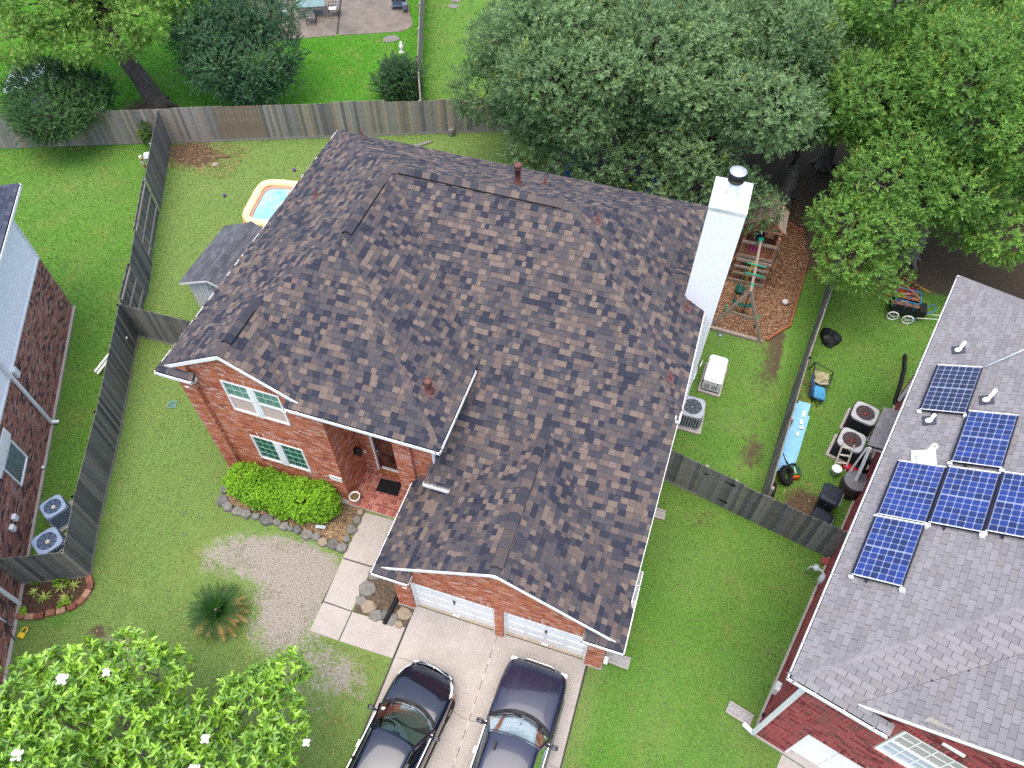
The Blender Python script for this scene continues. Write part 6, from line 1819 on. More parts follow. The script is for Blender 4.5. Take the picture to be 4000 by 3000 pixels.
b = MB().use(M_DECK); deck(b, SPL, .06); sr = b.build("roof", s)
SSH = [mat("shed_shingle_a", (.075,.078,.09),.9,var=.2,scale=20,fine=.4), mat("shed_shingle_b", (.095,.098,.11),.9,var=.2,scale=20,fine=.4), mat("shed_shingle_c", (.06,.062,.075),.9,var=.2,scale=20,fine=.4)]
PSS = Pieces("shingle", SSH, 300)
for q in SPL: shingle_plane(PSS, None, q.O, q.U, q.V, q.uv, .14, (.29,.31), [1,1,1], slot=.01, t=(.014,), stag=.15)
PSS.finish(sr, "shingle_field")
caps(sr, SPL[0].at(-16.05,14.62), SPL[0].at(-16.05,17.8), dn(SPL[0]), dn(SPL[1]), SSH, [1,1,1], expo=.16, width=.14)
part("rake_board", s, M_WHITE2, lambda b: (board(b, SPL[0].at(-17.36,14.63,-.01), SPL[0].at(-16.05,14.63,-.01), .09, .02), board(b, SPL[1].at(-16.05,14.63,-.01), SPL[1].at(-14.72,14.63,-.01), .09, .02)), False)

# utility pedestal and marker post by the side fence
t = thing("utility_pedestal", "grey utility pedestal by the far side fence", "utility box", (-24.2, 22.05, 0), R(28))
part("cabinet", t, mat("pedestal_grey", (.20,.24,.23),.6,var=.2,scale=5), lambda b: b.box(-.2, .2, -.13, .13, .0, .55, .02))
part("lid", t, mat("pedestal_lid", (.5,.52,.54),.5,var=.1), lambda b: b.rings([[(-.22,-.15,.55),(.22,-.15,.55),(.22,.15,.55),(-.22,.15,.55)], [(-.2,-.06,.70),(.2,-.06,.70),(.2,.13,.70),(-.2,.13,.70)]]))
part("plinth", t, M_WHITE2, lambda b: b.box(-.22, .22, -.16, .15, -.02, .08))
t = thing("marker_post", "white marker post with orange bands leaning by the utility pedestal", "post", (-24.38, 21.75, 0))
pv0, pv1 = Vector((-24.40, 21.75, 0)), Vector((-24.12, 21.5, .95))
part("post", t, mat("post_white", (.66,.66,.60),.5,var=.1), lambda b: b.tube([pv0, pv1], .06, n=12), False)
for (a, c) in ((.28, .44), (.76, .92)):
    part("band", t, mat("post_orange", (.68,.13,.03),.5), lambda b: b.tube([pv0.lerp(pv1, a), pv0.lerp(pv1, c)], .0625, n=12), False)
part("cap", t, M_WHITE, lambda b: b.tube([pv1, pv1+Vector((-.01,-.01,.035))], .065, n=12), False)

# small things on the lawns and porch
t = thing("drain_grate", "green lawn drain grate in the front side lawn", "grate", (-16.04, 10.86, 0), R(20))
part("frame", t, mat("grate_green", (.12,.22,.19),.6,var=.2), lambda b: (b.box(-.15,.15,-.15,-.12,0,.03), b.box(-.15,.15,.12,.15,0,.03), b.box(-.15,-.12,-.12,.12,0,.03), b.box(.12,.15,-.12,.12,0,.03)))
for k in range(6): part("bar", t, mat("grate_green", (.12,.22,.19)), lambda b: b.box(-.105+.038*k, -.085+.038*k, -.12, .12, .005, .026))
t = thing("door_mat", "black rectangular mat in front of the door", "mat", (-7.45, 10.15, .12))
part("mat", t, mat("mat_black", (.009,.009,.01),.95,var=.4,scale=60), lambda b: b.prism([(-7.83,10.36),(-7.80,9.9),(-7.05,9.92),(-7.1,10.42)], .121, .14), False)
t = thing("planter_pot", "round white planter of dry soil at the porch corner", "pot", (-8.26, 9.38, .12))
part("pot", t, M_WHITE, lambda b: b.lathe([(.12, 0), (.17, .26), (.185, .3), (.15, .3), (.145, .24)], n=24, cap1=False))
part("soil", t, mat("pot_soil", (.14,.10,.04),.95,var=.6,scale=18), lambda b: b.lathe([(.147, .25), (.02, .27)], n=16, cap0=False))
t = thing("solar_sign", "small pale yard sign tilted in the hedge bed", "sign", (-8.9, 8.15, 0))
part("board", t, mat("sign_board", (.55,.6,.62),.4), lambda b: b.add([(-9.05,8.1,.16),(-8.75,8.16,.16),(-8.74,8.22,.24),(-9.04,8.16,.24),(-9.05,8.11,.15),(-8.75,8.17,.15),(-8.74,8.23,.23),(-9.04,8.17,.23)], [(0,1,2,3),(7,6,5,4),(0,4,5,1),(1,5,6,2),(2,6,7,3),(3,7,4,0)]), False)
part("stripe", t, mat("sign_blue", (.10,.2,.35),.4), lambda b: b.add([(-9.0,8.125,.187),(-8.78,8.17,.187),(-8.775,8.19,.205),(-8.995,8.145,.205)], [(0,1,2,3)]), False)
part("stake", t, M_BLK, lambda b: b.tube([(-8.9,8.19,0),(-8.9,8.17,.18)], .012), False)
b = MB().use(mat("drain_pipe_black", (.008,.008,.01),.45)); 
pp = [Vector((-5.72,7.0,.22)), Vector((-5.74,6.8,.14)), Vector((-5.76,6.45,.12)), Vector((-5.8,6.0,.10))]
b.tube(pp, .062, n=12)
for k in range(30):
    q = pp[1].lerp(pp[3], k/29); b.tube([q+Vector((0,.008,0)), q-Vector((0,.008,0))], .068, n=12)
tag(b.build("drain_pipe"), "black corrugated drain pipe beside the garage pier", "pipe")
def splash(label, x, y, rz):
    t = thing("splash_block", label, "splash block", (x, y, 0), rz)
    part("tray", t, M_CONC, lambda b: (b.box(-.34,.36,-.15,.15,-.02,.05), b.box(-.34,.36,-.17,-.12,.05,.1), b.box(-.34,.36,.12,.17,.05,.1)))
    part("pebble_bed", t, mat("splash_grit", (.30,.29,.28),.95,var=.6,scale=40), lambda b: b.box(-.34,.34,-.12,.12,.05,.056))
splash("concrete splash block at the garage corner on the side lawn", .86, 7.1, R(-3))
splash("concrete splash block peeping from under the long roof edge", .92, 11.95, R(0))
splash("stained splash block before the dark red brick corner", 4.35, 6.72, R(-15))
b = MB().use(M_GUT); b.box(.5,.62,6.85,7.05,.1,.2); tag(b.build("spout_elbow"), "white downspout foot above the garage splash block", "downspout")
t = thing("toy_padlock", "yellow toy padlock on the grass by the brown brick wall", "toy", (-15.59, 2.47, 0))
part("body", t, mat("toy_yellow", (.62,.45,.03),.4), lambda b: b.box(-.1,.1,-.08,.08,.02,.12,.03))
part("shackle", t, mat("toy_yellow", (.62,.45,.03)), lambda b: b.tube([(-.07,.07,.07),(-.08,.17,.08),(-.03,.23,.09),(.03,.23,.09),(.08,.17,.08),(.07,.07,.07)], .022, n=8))
for i, (a, c) in enumerate((((-19.42,11.2),(-18.75,12.55)), ((-19.28,11.15),(-18.6,12.5)))):
    b = MB().use(M_WHITE); b.beam((*a,.12), (*c,.9), .09, .03); tag(b.build("white_board"), ("white board leaning on the long fence, outer one of two", "white board leaning on the long fence, inner one of two")[i], "board", "white boards by the fence")

# ---- the playset
pl = thing("playset", "wooden playset with a little roof and green swings", "playset", (2.35, 22.5, 0))
CED = mat("cedar", (.20, .085, .045), .85, scale=5, col2=(.34, .16, .095), stretch=(2,2,2), island=.4)
CEDG = mat("cedar_grey", (.20, .155, .12), .9, scale=5, col2=(.32, .26, .21), stretch=(2,2,2), island=.4)
GRN = mat("green_plastic", (.01, .25, .14), .4, var=.15); DGRN = mat("dark_green_plastic", (.005, .07, .055), .4, var=.2)
X0, X1, Y0, Y1 = 1.75, 2.97, 23.05, 24.35
def bm(name, p, q, w, h, m=CED): 
    return part(name, pl, m, lambda b: b.beam(p, q, w, h), False)
for x in (X0, X1):
    for y in (Y0, Y1): bm("post", (x,y,0), (x,y,2.55), .09, .09)
part("deck", pl, CED, lambda b: b.box(X0,X1,Y0,Y1,1.3,1.36), False)
part("tarp", pl, mat("play_tarp_blue", (.02,.03,.12),.7), lambda b: b.box(X0+.45,X1-.45,Y1-.25,Y1-.2,1.4,2.3), False)
part("tarp", pl, mat("play_tarp_pink", (.25,.02,.12),.7), lambda b: b.box(X0+.3,X1-.4,Y0+.35,Y0+.75,1.362,1.38), False)
for z in (2.12, 1.42): bm("rail", (X0-.05,Y0-.05,z), (X1+.05,Y0-.05,z), .04, .12, CEDG)
for k in range(9): bm("slat", (X0+.1+.128*k,Y0,1.36), (X0+.1+.128*k,Y0,2.12), .075, .02)
for z in (.85, .5): bm("rail", (X0-.05,Y0-.05,z), (X1+.05,Y0-.05,z), .04, .1, CEDG)
bm("rail", (X0-.08,Y0-.1,.1), (X1+.05,Y0-.1,.1), .05, .18, CEDG)
for k in range(8): bm("slat", (X0+.1+.14*k,Y0,.2), (X0+.1+.14*k,Y0,.85), .075, .02)
bm("rail", (X0-.05,Y0-.06,1.22), (X1+.05,Y0-.06,1.22), .05, .14, CEDG)
for sg, x in ((1, X0), (-1, X1)): bm("brace", (x,Y0-.03,.95), (x+sg*.28,Y0-.03,1.2), .05, .07)
bm("brace", (X1+.55,Y0+.1,0), (X1,Y0+.1,1.5), .08, .06); bm("brace", (X0-.5,Y0+.1,0), (X0,Y0+.1,1.4), .08, .06)
part("side_panel", pl, CED, lambda b: (b.box(X1-.03,X1,Y0+.05,Y1,1.36,2.1), b.box(X0,X0+.03,Y0+.05,Y1,1.36,2.1)), False)
rr = part("roof", pl, CEDG, lambda b: (b.quad((1.62,23.35,2.55),(1.62,24.6,2.55),(2.37,24.6,3.2),(2.37,23.35,3.2)), b.quad((2.37,23.35,3.2),(2.37,24.6,3.2),(3.12,24.6,2.55),(3.12,23.35,2.55)), b.quad((1.62,23.35,2.52),(2.37,23.35,3.17),(2.37,24.6,3.17),(1.62,24.6,2.52)), b.quad((2.37,23.35,3.17),(3.12,23.35,2.52),(3.12,24.6,2.52),(2.37,24.6,3.17))), False)
for sg in (-1, 1):
    for k in range(7):
        t0, t1 = k/7, (k+.93)/7
        e = lambda t: (2.37+sg*.77*(1-t), 2.535+.68*t)
        (xa, za), (xb, zb_) = e(t0), e(t1)
        part("roof_plank", rr, CEDG, lambda b: b.beam(((xa+xb)/2, 23.28, (za+zb_)/2+.01), ((xa+xb)/2, 24.68, (za+zb_)/2+.01), math.hypot(xb-xa, zb_-za), .02, up=(sg*.65,0,.76)), False)
for y in (23.3, 24.62):
    for sg in (-1, 1): bm("rafter", (2.37+sg*.8,y,2.5), (2.37,y,3.22), .04, .07)
    bm("rafter", (1.6,y,2.55), (3.14,y,2.55), .04, .07)
    for k in range(5):
        a = math.pi*(k+1)/6; bm("sunburst_slat", (2.37,y,2.58), (2.37+.5*math.cos(a),y,2.58+.5*math.sin(a)*(.9 if k == 2 else .75)), .03, .06)
bm("swing_beam", (2.34,23.0,2.32), (2.32,20.2,2.32), .09, .13, CEDG)
apex = (2.32,20.3,2.3)
bm("leg", (1.37,20.38,0), apex, .09, .09, CEDG); bm("leg", (3.29,20.13,0), apex, .09, .09, CEDG); bm("brace", (2.45,21.5,0), apex, .06, .09)
bm("cross_bar", (1.84,20.33,1.05), (2.84,20.2,1.05), .05, .1, CEDG)
part("bracket", pl, GRN, lambda b: (b.box(2.24,2.42,22.9,23.04,2.2,2.42), b.tube([(2.33,20.35,2.2),(2.33,20.6,2.38)], .07)), False)
for y in (21.55, 21.05): part("swing_hanger", pl, GRN, lambda b: b.tube([(2.0,y,2.42),(2.68,y-.03,2.42)], .028), False)
sw = part("swing", pl, mat("swing_chain", (.02,.09,.06),.5), lambda b: (b.tube([(2.62,21.5,2.3),(2.72,21.4,.55)], .012, n=5), b.tube([(2.05,21.5,2.3),(1.95,21.4,.55)], .012, n=5)), False)
part("seat", sw, DGRN, lambda b: b.rings([[(1.93,21.3,.56),(1.93,21.5,.56)],[(2.15,21.3,.44),(2.15,21.5,.44)],[(2.5,21.3,.44),(2.5,21.5,.44)],[(2.74,21.3,.56),(2.74,21.5,.56)]], False, False, closed=False), False)
sw2 = part("swing", pl, DGRN, lambda b: (b.lathe([(.17,.62),(.2,.85),(.16,.85),(.13,.64)], 2.1, 21.85, 12)), False, "dark green bucket swing")
part("rope", sw2, mat("rope_yellow", (.45,.36,.03),.7), lambda b: (b.tube([(2.22,21.8,2.3),(2.12,21.85,.85)], .014, n=5), b.tube([(2.3,21.9,2.3),(2.18,21.9,.85)], .014, n=5)), False)
part("glider_bar", pl, GRN, lambda b: (b.tube([(1.72,20.95,.1),(1.75,20.95,.75)], .03), b.tube([(2.95,20.75,.05),(2.98,20.75,.75)], .03)), False)
part("hose", pl, mat("green_rope", (.01,.16,.10),.5), lambda b: b.tube([(3.05,23.1,2.1),(3.15,23.2,1.6),(3.1,23.3,1.1),(3.2,23.15,.7)], .018, n=6), False)
# timbers and edging round the mulch
tm = thing("landscape_timber", "grey timber laid along the foot of the mulch", "timber", (2.2, 20.2, 0))
part("timber", tm, CEDG, lambda b: b.beam((.6,20.28,.06),(3.33,20.15,.06),.13,.12), False)
EDG = mat("edging_brown", (.26, .09, .045), .6, var=.2, scale=4)
for i, (a, c, lab) in enumerate((((3.47,20.25),(4.23,21.27),"short slanting brown edging strip at the mulch corner"), ((4.24,21.3),(4.40,23.1),"brown edging strip along the mulch near the ball"), ((4.41,23.14),(4.55,24.9),"brown edging strip along the mulch, disappearing under the oak"), ((4.3,26.6),(3.65,27.05),"brown edging strip behind the playset roof"))):
    b = MB().use(EDG); b.beam((*a,.07),(*c,.07),.07,.13,bev=.015); b.beam((*c,.06),(c[0]+.01,c[1]+.05,.06),.09,.12); tag(b.build("edging_strip"), lab, "edging", "brown edging round the mulch")
bl = thing("ball", "white ball with dark seams on the bark mulch", "ball", (3.93, 22.38, .0))
part("skin", bl, mat("ball_white", (.58,.53,.5),.6,var=.15), lambda b: b.lathe([(.125*math.sin(a), .125-.125*math.cos(a)) for a in np.linspace(.05, 3.09, 12)], n=20))
def seams(b):
    for ax in range(3):
        q = []
        for k in range(25):
            a = 6.2832*k/24; c, s_ = math.cos(a)*.126, math.sin(a)*.126
            q.append({0:(c,s_,.125),1:(c*.5,c*.86,.125+s_),2:(c*.86,-c*.5,.125+s_)}[ax])
        b.tube(q, .004, n=4, cap=False)
part("seam", bl, M_BLK, seams)
b = MB().use(mat("lid_metal", (.2,.26,.26),.4,metal=.5)); b.lathe([(.11,.0),(.12,.02),(.02,.03)], 1.79, 20.05, 16); tag(b.build("metal_disc"), "small round metal disc beside the grey timber", "disc")

# trampoline half under the oaks
tr = thing("trampoline", "black trampoline with a blue pad under the oak boughs", "trampoline", (-4.1, 26.7, 0))
TC = (-4.15, 26.75)
part("mat", tr, mat("trampoline_mat", (.006,.007,.01),.7,var=.4), lambda b: b.lathe([(1.75,.84),(1.75,.86),(.01,.85)], *TC, 40), False)
part("pad", tr, mat("trampoline_blue", (.01,.05,.22),.5,var=.2), lambda b: b.lathe([(1.74,.87),(1.74,.90),(2.0,.90),(2.02,.86)], *TC, 40, cap0=False, cap1=False), False)
part("frame", tr, M_RIM, lambda b: b.tube([(TC[0]+2.03*math.cos(t), TC[1]+2.03*math.sin(t), .84) for t in np.linspace(0,6.2832,41)], .03, n=6, cap=False), False)
for k in range(6):
    a = k*1.047+.3; part("leg", tr, M_RIM, lambda b: b.tube([(TC[0]+2.0*math.cos(a),TC[1]+2.0*math.sin(a),.0),(TC[0]+2.0*math.cos(a),TC[1]+2.0*math.sin(a),.85)], .03, n=6), False)
    part("net_pole", tr, M_BLK, lambda b: b.tube([(TC[0]+2.05*math.cos(a),TC[1]+2.05*math.sin(a),.85),(TC[0]+2.0*math.cos(a),TC[1]+2.0*math.sin(a),2.3)], .02, n=6), False)
part("safety_rope", tr, M_WHITE2, lambda b: b.tube([(TC[0]+1.3*math.cos(t), TC[1]-.2+1.3*math.sin(t), .95) for t in np.linspace(3.6,5.9,14)], .01, n=4), False)
# ------------------------------------------------------------------ the scrap yard beside the grey-roofed house
# folded stroller-like camping seats
ch = thing("camp_chair", "folding camp seats with blue and camouflage cloth by the mossy fence", "chair", (5.45, 18.6, 0))
M_STEELD = mat("dark_tube", (.03,.032,.035),.5)
part("frame", ch, M_STEELD, lambda b: (b.tube([(5.1,19.35,.05),(5.15,19.2,.7),(5.2,18.2,.35),(5.35,17.95,.03)], .025, n=6), b.tube([(5.92,19.35,.03),(5.85,19.1,.5),(5.75,18.4,.3),(5.6,17.9,.03)], .02, n=6), b.tube([(5.15,19.2,.68),(5.85,19.1,.5)], .02, n=6), b.tube([(5.3,18.5,.05),(5.9,18.9,.4)], .02, n=6)), False)
part("seat", ch, mat("camo_cloth", (.12,.11,.06),.9,scale=9,col2=(.40,.37,.22)), lambda b: b.rings([[(5.2,19.1,.42),(5.28,18.82,.38),(5.3,18.72,.30)],[(5.72,19.05,.42),(5.75,18.78,.38),(5.76,18.68,.28)]], False, False, closed=False), False, "camouflage cloth seat")
part("seat_trim", ch, mat("cloth_beige", (.32,.31,.25),.9), lambda b: b.tube([(5.2,18.72,.3),(5.5,18.62,.28),(5.82,18.7,.3)], .045, n=8), False)
part("seat", ch, mat("cloth_blue", (.05,.24,.42),.8,var=.2,scale=6), lambda b: b.rings([[(5.28,18.42,.40),(5.62,18.38,.40)],[(5.3,18.2,.34),(5.7,18.15,.34)],[(5.35,17.98,.18),(5.72,17.95,.18)]], False, False, closed=False), False, "sky blue cloth seat")
part("back", ch, mat("cloth_navy", (.02,.06,.16),.8,var=.3), lambda b: b.quad((5.12,18.75,.62),(5.3,18.4,.42),(5.35,18.0,.2),(5.18,18.1,.12)), False, "navy cloth back")
part("strap", ch, M_BLK, lambda b: (b.tube([(5.3,18.0,.2),(5.5,17.95,.26),(5.72,17.98,.18)], .02, n=5), b.tube([(5.45,17.95,.05),(5.55,17.75,.03)], .015, n=5)), False)
# painted boards in a heap along the fence
M_BOARD = mat("board_pale_blue", (.17,.42,.68),.7,scale=5,col2=(.26,.52,.75),stretch=(3,.6,3),detail=6)
pd = Vector((-.10, -.995, 0)).normalized()
bd_ = [((4.98,17.6),3.0,.30,.28,"upper"), ((5.16,17.62),2.75,.28,.19,"outer"), ((4.80,17.45),2.65,.34,.12,"fence-side"), ((5.22,17.2),2.3,.12,.16,"lowest")]
labs = ["long pale blue board lying on top of the heap by the mossy fence", "long pale blue board on the grass side of the heap", "long pale blue board next to the mossy fence under the heap", "narrow pale blue board at the bottom of the heap"]
for (p0, L_, z, w, _), lab in zip(bd_, labs):
    b = MB().use(M_BOARD); a = Vector((*p0, z)); q = a+Vector((-.13,-.99,0)).normalized()*L_; b.beam(a, Vector((q.x, q.y, z-.12)), w, .04); tag(b.build("painted_board"), lab, "board", "pale blue boards in a heap")
b = MB().use(mat("board_white", (.6,.62,.62),.7,var=.2)); b.beam((4.73,15.3,.2),(4.68,14.75,.05),.13,.03); tag(b.build("painted_board"), "short white board end sticking out below the blue heap", "board")
b = MB().use(mat("paint_patch", (.70,.73,.76),.7)); 
for (x,y,w,h) in ((5.0,16.75,.05,.1),(5.02,16.5,.07,.05),(4.92,16.2,.04,.09),(5.05,17.1,.05,.12)): b.box(x-w,x+w,y-h,y+h,.29,.316)
o = b.build("bare_patches", bpy.data.objects["painted_board"])
# tyres
def tyre(label, c, ax, r=.32, w=.2):
    t = thing("tyre", label, "tyre", (c[0], c[1], 0), group="old tyres by the mossy fence")
    q = Vector((0,0,1)).rotation_difference(Vector(ax).normalized()).to_matrix().to_4x4()
    M = Matrix.Translation(c) @ q
    b = MB(M).use(M_TYRE); b.lathe([(r*.6,-w/2*.8),(r*.85,-w/2),(r*.97,-w/2*.8),(r,0),(r*.97,w/2*.8),(r*.85,w/2),(r*.6,w/2*.8),(r*.66,0),(r*.6,-w/2*.8)], n=28, cap0=False, cap1=False); b.build("casing", t)
    for k in range(28):
        a = 6.2832*k/28; b = MB(M).use(M_TYRE); b.beam((math.cos(a)*r*.985,math.sin(a)*r*.985,-w*.38),(math.cos(a+.08)*r*.985,math.sin(a+.08)*r*.985,w*.38),.03,.02,up=(math.cos(a),math.sin(a),0)); b.build("tread_block", t)
tyre("old tyre leaning on the mossy fence, hollow facing up", (4.75,14.5,.26), (.75,-.25,.75))
tyre("old tyre squeezed upright in the fence corner", (4.36,13.7,.32), (1,-.1,.15), .31, .19)
# reel mower
mo = thing("reel_mower", "green reel mower with an orange wheel beside the tyres", "mower", (5.0, 14.8, 0), R(20))
part("deck", mo, mat("mower_green", (.01,.10,.04),.4,var=.2), lambda b: (b.box(-.12,.14,-.2,.2,.12,.2,.03), b.box(-.1,.12,-.18,.18,.2,.23,.02)))
part("reel", mo, mat("mower_green_dark", (.015,.07,.035),.5), lambda b: [b.beam((.1+.1*math.cos(a),-.18,.16+.1*math.sin(a)),(.1+.1*math.cos(a+.7),.18,.16+.1*math.sin(a+.7)),.03,.012) for a in np.linspace(0,5.2,6)])
for sg in (-1, 1):
    part("wheel", mo, mat("mower_orange", (.62,.12,.015),.4) if sg < 0 else M_BLK, lambda b: (setattr(b,'F',Matrix.Translation((0,sg*.23,.13)) @ Matrix.Rotation(math.pi/2,4,'X')), b.lathe([(.03,-.02),(.13,-.025),(.13,.025),(.03,.02)], n=20)))
part("blade_guard", mo, mat("mower_cream", (.5,.47,.35),.5), lambda b: b.box(-.02,.02,-.12,.12,.23,.24))
part("handle", mo, M_BLK, lambda b: (b.tube([(-.1,.12,.2),(-.35,.2,.55),(-.5,.2,.85)], .016, n=6), b.tube([(-.1,-.12,.2),(-.35,.1,.55),(-.5,.12,.85)], .016, n=6), b.tube([(-.5,.05,.86),(-.5,.28,.86)], .018, n=6)))
# step ladder, bucket, red lid, tub, bins
st = thing("step_ladder", "pale wooden step ladder leaning between condenser and bucket", "ladder", (6.4, 15.5, 0))
M_LAD = mat("ladder_cream", (.48,.45,.38),.7,var=.15)
part("side_rail", st, M_LAD, lambda b: b.beam((6.24,15.32,.02),(6.24,15.86,.95),.05,.03), False)
part("side_rail", st, M_LAD, lambda b: b.beam((6.62,15.42,.02),(6.60,15.90,.9),.05,.03), False)
for t_ in (.3, .58, .85): part("rung", st, M_LAD, lambda b: b.beam((6.24,15.32+.54*t_,.93*t_),(6.61,15.42+.48*t_,.88*t_),.06,.025), False)
bu = thing("bucket", "white paint bucket with a green band", "bucket", (6.28, 15.2, 0))
part("tub", bu, M_WHITE, lambda b: b.lathe([(.13,0),(.15,.34),(.16,.35)], n=20))
part("lid", bu, M_WHITE, lambda b: b.lathe([(.165,.335),(.165,.365),(.14,.37),(.02,.37)], n=20))
part("band", bu, mat("band_green", (.03,.22,.16),.5), lambda b: b.lathe([(.1395,.08),(.1425,.13)], n=20, cap0=False, cap1=False))
rl = thing("sled", "red plastic sled lid on the ground by the condenser", "sled", (6.78, 15.52, 0), R(-20))
part("shell", rl, mat("red_plastic", (.42,.02,.04),.35,var=.15), lambda b: b.rings([[(-.27,-.13,.05),(.27,-.13,.05),(.3,0,.05),(.27,.13,.05),(-.27,.13,.05),(-.3,0,.05)],[(-.25,-.12,.16),(.25,-.12,.16),(.28,0,.16),(.25,.12,.16),(-.25,.12,.16),(-.28,0,.16)],[(-.2,-.07,.2),(.2,-.07,.2),(.22,0,.2),(.2,.07,.2),(-.2,.07,.2),(-.22,0,.2)]]))
part("handle", rl, mat("red_plastic", (.42,.02,.04)), lambda b: b.tube([(-.08,0,.2),(-.05,0,.24),(.05,0,.24),(.08,0,.2)], .015, n=6))
tu = thing("rain_barrel", "squat brown rain barrel with a grey lid under the lean-to", "barrel", (6.78, 14.66, 0))
part("staves", tu, mat("barrel_brown", (.06,.045,.04),.7,var=.3,scale=8), lambda b: b.lathe([(.30,0),(.37,.25),(.39,.45),(.37,.68),(.36,.72)], n=26))
part("lid", tu, mat("barrel_lid", (.16,.155,.17),.6,var=.15), lambda b: b.lathe([(.375,.71),(.375,.75),(.33,.765),(.02,.77)], n=26))
part("handle", tu, mat("barrel_brown", (.06,.045,.04)), lambda b: b.tube([(.1+.12*math.cos(a),.1+.12*math.sin(a),.772) for a in np.linspace(0,6.28,17)], .008, n=4, cap=False))
part("hoop", tu, M_BLK, lambda b: (b.lathe([(.375,.28),(.385,.3),(.38,.34)], n=26, cap0=False, cap1=False), b.lathe([(.385,.52),(.39,.55),(.385,.58)], n=26, cap0=False, cap1=False)))
def bin_(label, loc, rz, tilt=None, h=.95):
    t = thing("wheelie_bin", label, "bin", (*loc, 0), rz, "dark wheeled bins")
    m = mat("bin_blue_black", (.016,.022,.032),.5,var=.25,scale=4)
    F = tilt or I4
    def ring(k, z): return [(-.29*k,-.27*k,z),(-.22*k,-.33*k,z),(.22*k,-.33*k,z),(.29*k,-.27*k,z),(.29*k,.27*k,z),(.22*k,.33*k,z),(-.22*k,.33*k,z),(-.29*k,.27*k,z)]
    def bp(name, mm, fn):
        b = MB(F).use(mm); fn(b); b.build(name, t, WM[t.name])
    bp("body", m, lambda b: b.rings([ring(.72,.06), ring(.95,h-.08), ring(1.0,h)]))
    bp("lid", m, lambda b: b.rings([ring(1.03,h+.003), ring(1.05,h+.03), ring(.96,h+.09), ring(.7,h+.11)]))
    bp("handle", mat("bin_handle", (.10,.13,.16),.5), lambda b: (b.beam((.33,-.26,h-.02),(.33,.26,h-.02),.04,.05), b.beam((.24,-.24,h-.04),(.34,-.24,h-.02),.04,.04), b.beam((.24,.24,h-.04),(.34,.24,h-.02),.04,.04)))
    for sg in (-1, 1):
        bp("wheel", M_TYRE, lambda b: (setattr(b,'F',F @ Matrix.Translation((.2,sg*.26,.1)) @ Matrix.Rotation(math.pi/2,4,'X')), b.lathe([(.02,-.03),(.1,-.03),(.1,.03),(.02,.03)], n=16)))
    bp("rib", m, lambda b: b.box(-.03,.03,-.345,-.30,.2,h-.1))
    return t
bin_("dark wheeled bin standing upright near the gate fence", (5.98, 13.75), R(-15))
bin_("dark wheeled bin behind the gate fence, seen only by its lid", (5.85, 13.05), R(-20), h=.55)
b = MB().use(mat("bag_black", (.008,.008,.009),.5,var=.4))
P0 = []
for k, (r, z) in enumerate(((.34,0),(.38,.1),(.3,.22),(.12,.27))): P0.append([(5.72+r*math.cos(a)*(1+.2*math.sin(3*a+k)), 21.1+r*1.2*math.sin(a)*(1+.15*math.cos(5*a+k)), z+.03*math.sin(4*a)) for a in np.linspace(0,6.28,15)[:-1]])
b.rings(P0); tag(b.build("rubbish_bag"), "crumpled black bag by the mossy fence under the oak", "bag")
b = MB().use(mat("drain_pipe_black", (.008,.008,.01),.45)); q0 = [Vector(p) for p in ((8.42,21.1,.06),(8.4,20.4,.06),(8.28,19.6,.06),(8.14,18.95,.06),(8.1,18.75,.08),(8.25,18.6,.12))]
b.tube(q0, .065, n=10)
for a_, c_ in zip(q0[:-1], q0[1:-1]):
    for k in range(int((c_-a_).length/.05)): 
        p = a_.lerp(c_, k*.05/(c_-a_).length); d = (c_-a_).normalized()*.01; b.tube([p-d, p+d], .073, n=10)
tag(b.build("drain_pipe"), "long black corrugated pipe lying beside the grey-roofed house", "pipe")
# gas meter, brick, pink sheet
gm = thing("gas_meter", "pale grey gas meter with bent pipes at the dark red wall", "meter", (6.0, 11.2, 0))
M_GM = mat("meter_grey", (.42,.46,.46),.5,var=.12)
part("body", gm, M_GM, lambda b: (b.box(5.98,6.2,11.0,11.22,.3,.55,.05), b.box(6.0,6.18,11.02,11.2,.55,.64,.04)), False)
part("regulator", gm, M_GM, lambda b: b.lathe([(.04,.5),(.11,.55),(.11,.6),(.04,.66)], 5.86, 11.38, 14), False)
part("pipe", gm, M_GM, lambda b: (b.tube([(5.7,11.42,.0),(5.72,11.42,.45),(5.84,11.38,.6),(6.02,11.3,.62),(6.12,11.15,.6)], .03, n=8), b.tube([(6.15,11.0,.5),(6.2,10.85,.5),(6.3,10.8,.35)], .03, n=8)), False)
b = MB().use(RBR[1]); b.box(6.12,6.38,11.82,12.05,.0,.12,.01); tag(b.build("loose_brick"), "single red brick against the wall beside the gas meter", "brick")
b = MB().use(mat("pink_sheet", (.50,.07,.14),.6,var=.25,scale=5)); b.rings([[(6.3,12.35,.95),(6.62,12.4,.9)],[(6.38,12.75,.75),(6.75,12.8,.8)],[(6.5,12.9,.1),(6.8,12.95,.1)]], False, False, closed=False); tag(b.build("pink_sheet"), "pink plastic sheet slumped behind the fence end", "sheet")
for i, (x, y, r, lab) in enumerate(((7.5,17.0,.2,"broken pale slab beside the farther rusty condenser"), (7.35,16.45,.16,"broken pale slab between condenser and lean-to"), (7.55,17.5,.14,"small broken slab at the condenser's back corner"))):
    b = MB().use(STM[2]); stone(b, x, y, r, .12, 5); tag(b.build("broken_slab"), lab, "stone", "broken slabs behind the condensers")
b = MB().use(M_BLK); b.lathe([(.28,0),(.33,.35),(.3,.36),(.26,.05)], 7.12, 15.75, 18, cap1=False); tag(b.build("plant_tub"), "round black plant tub half under the lean-to", "tub")
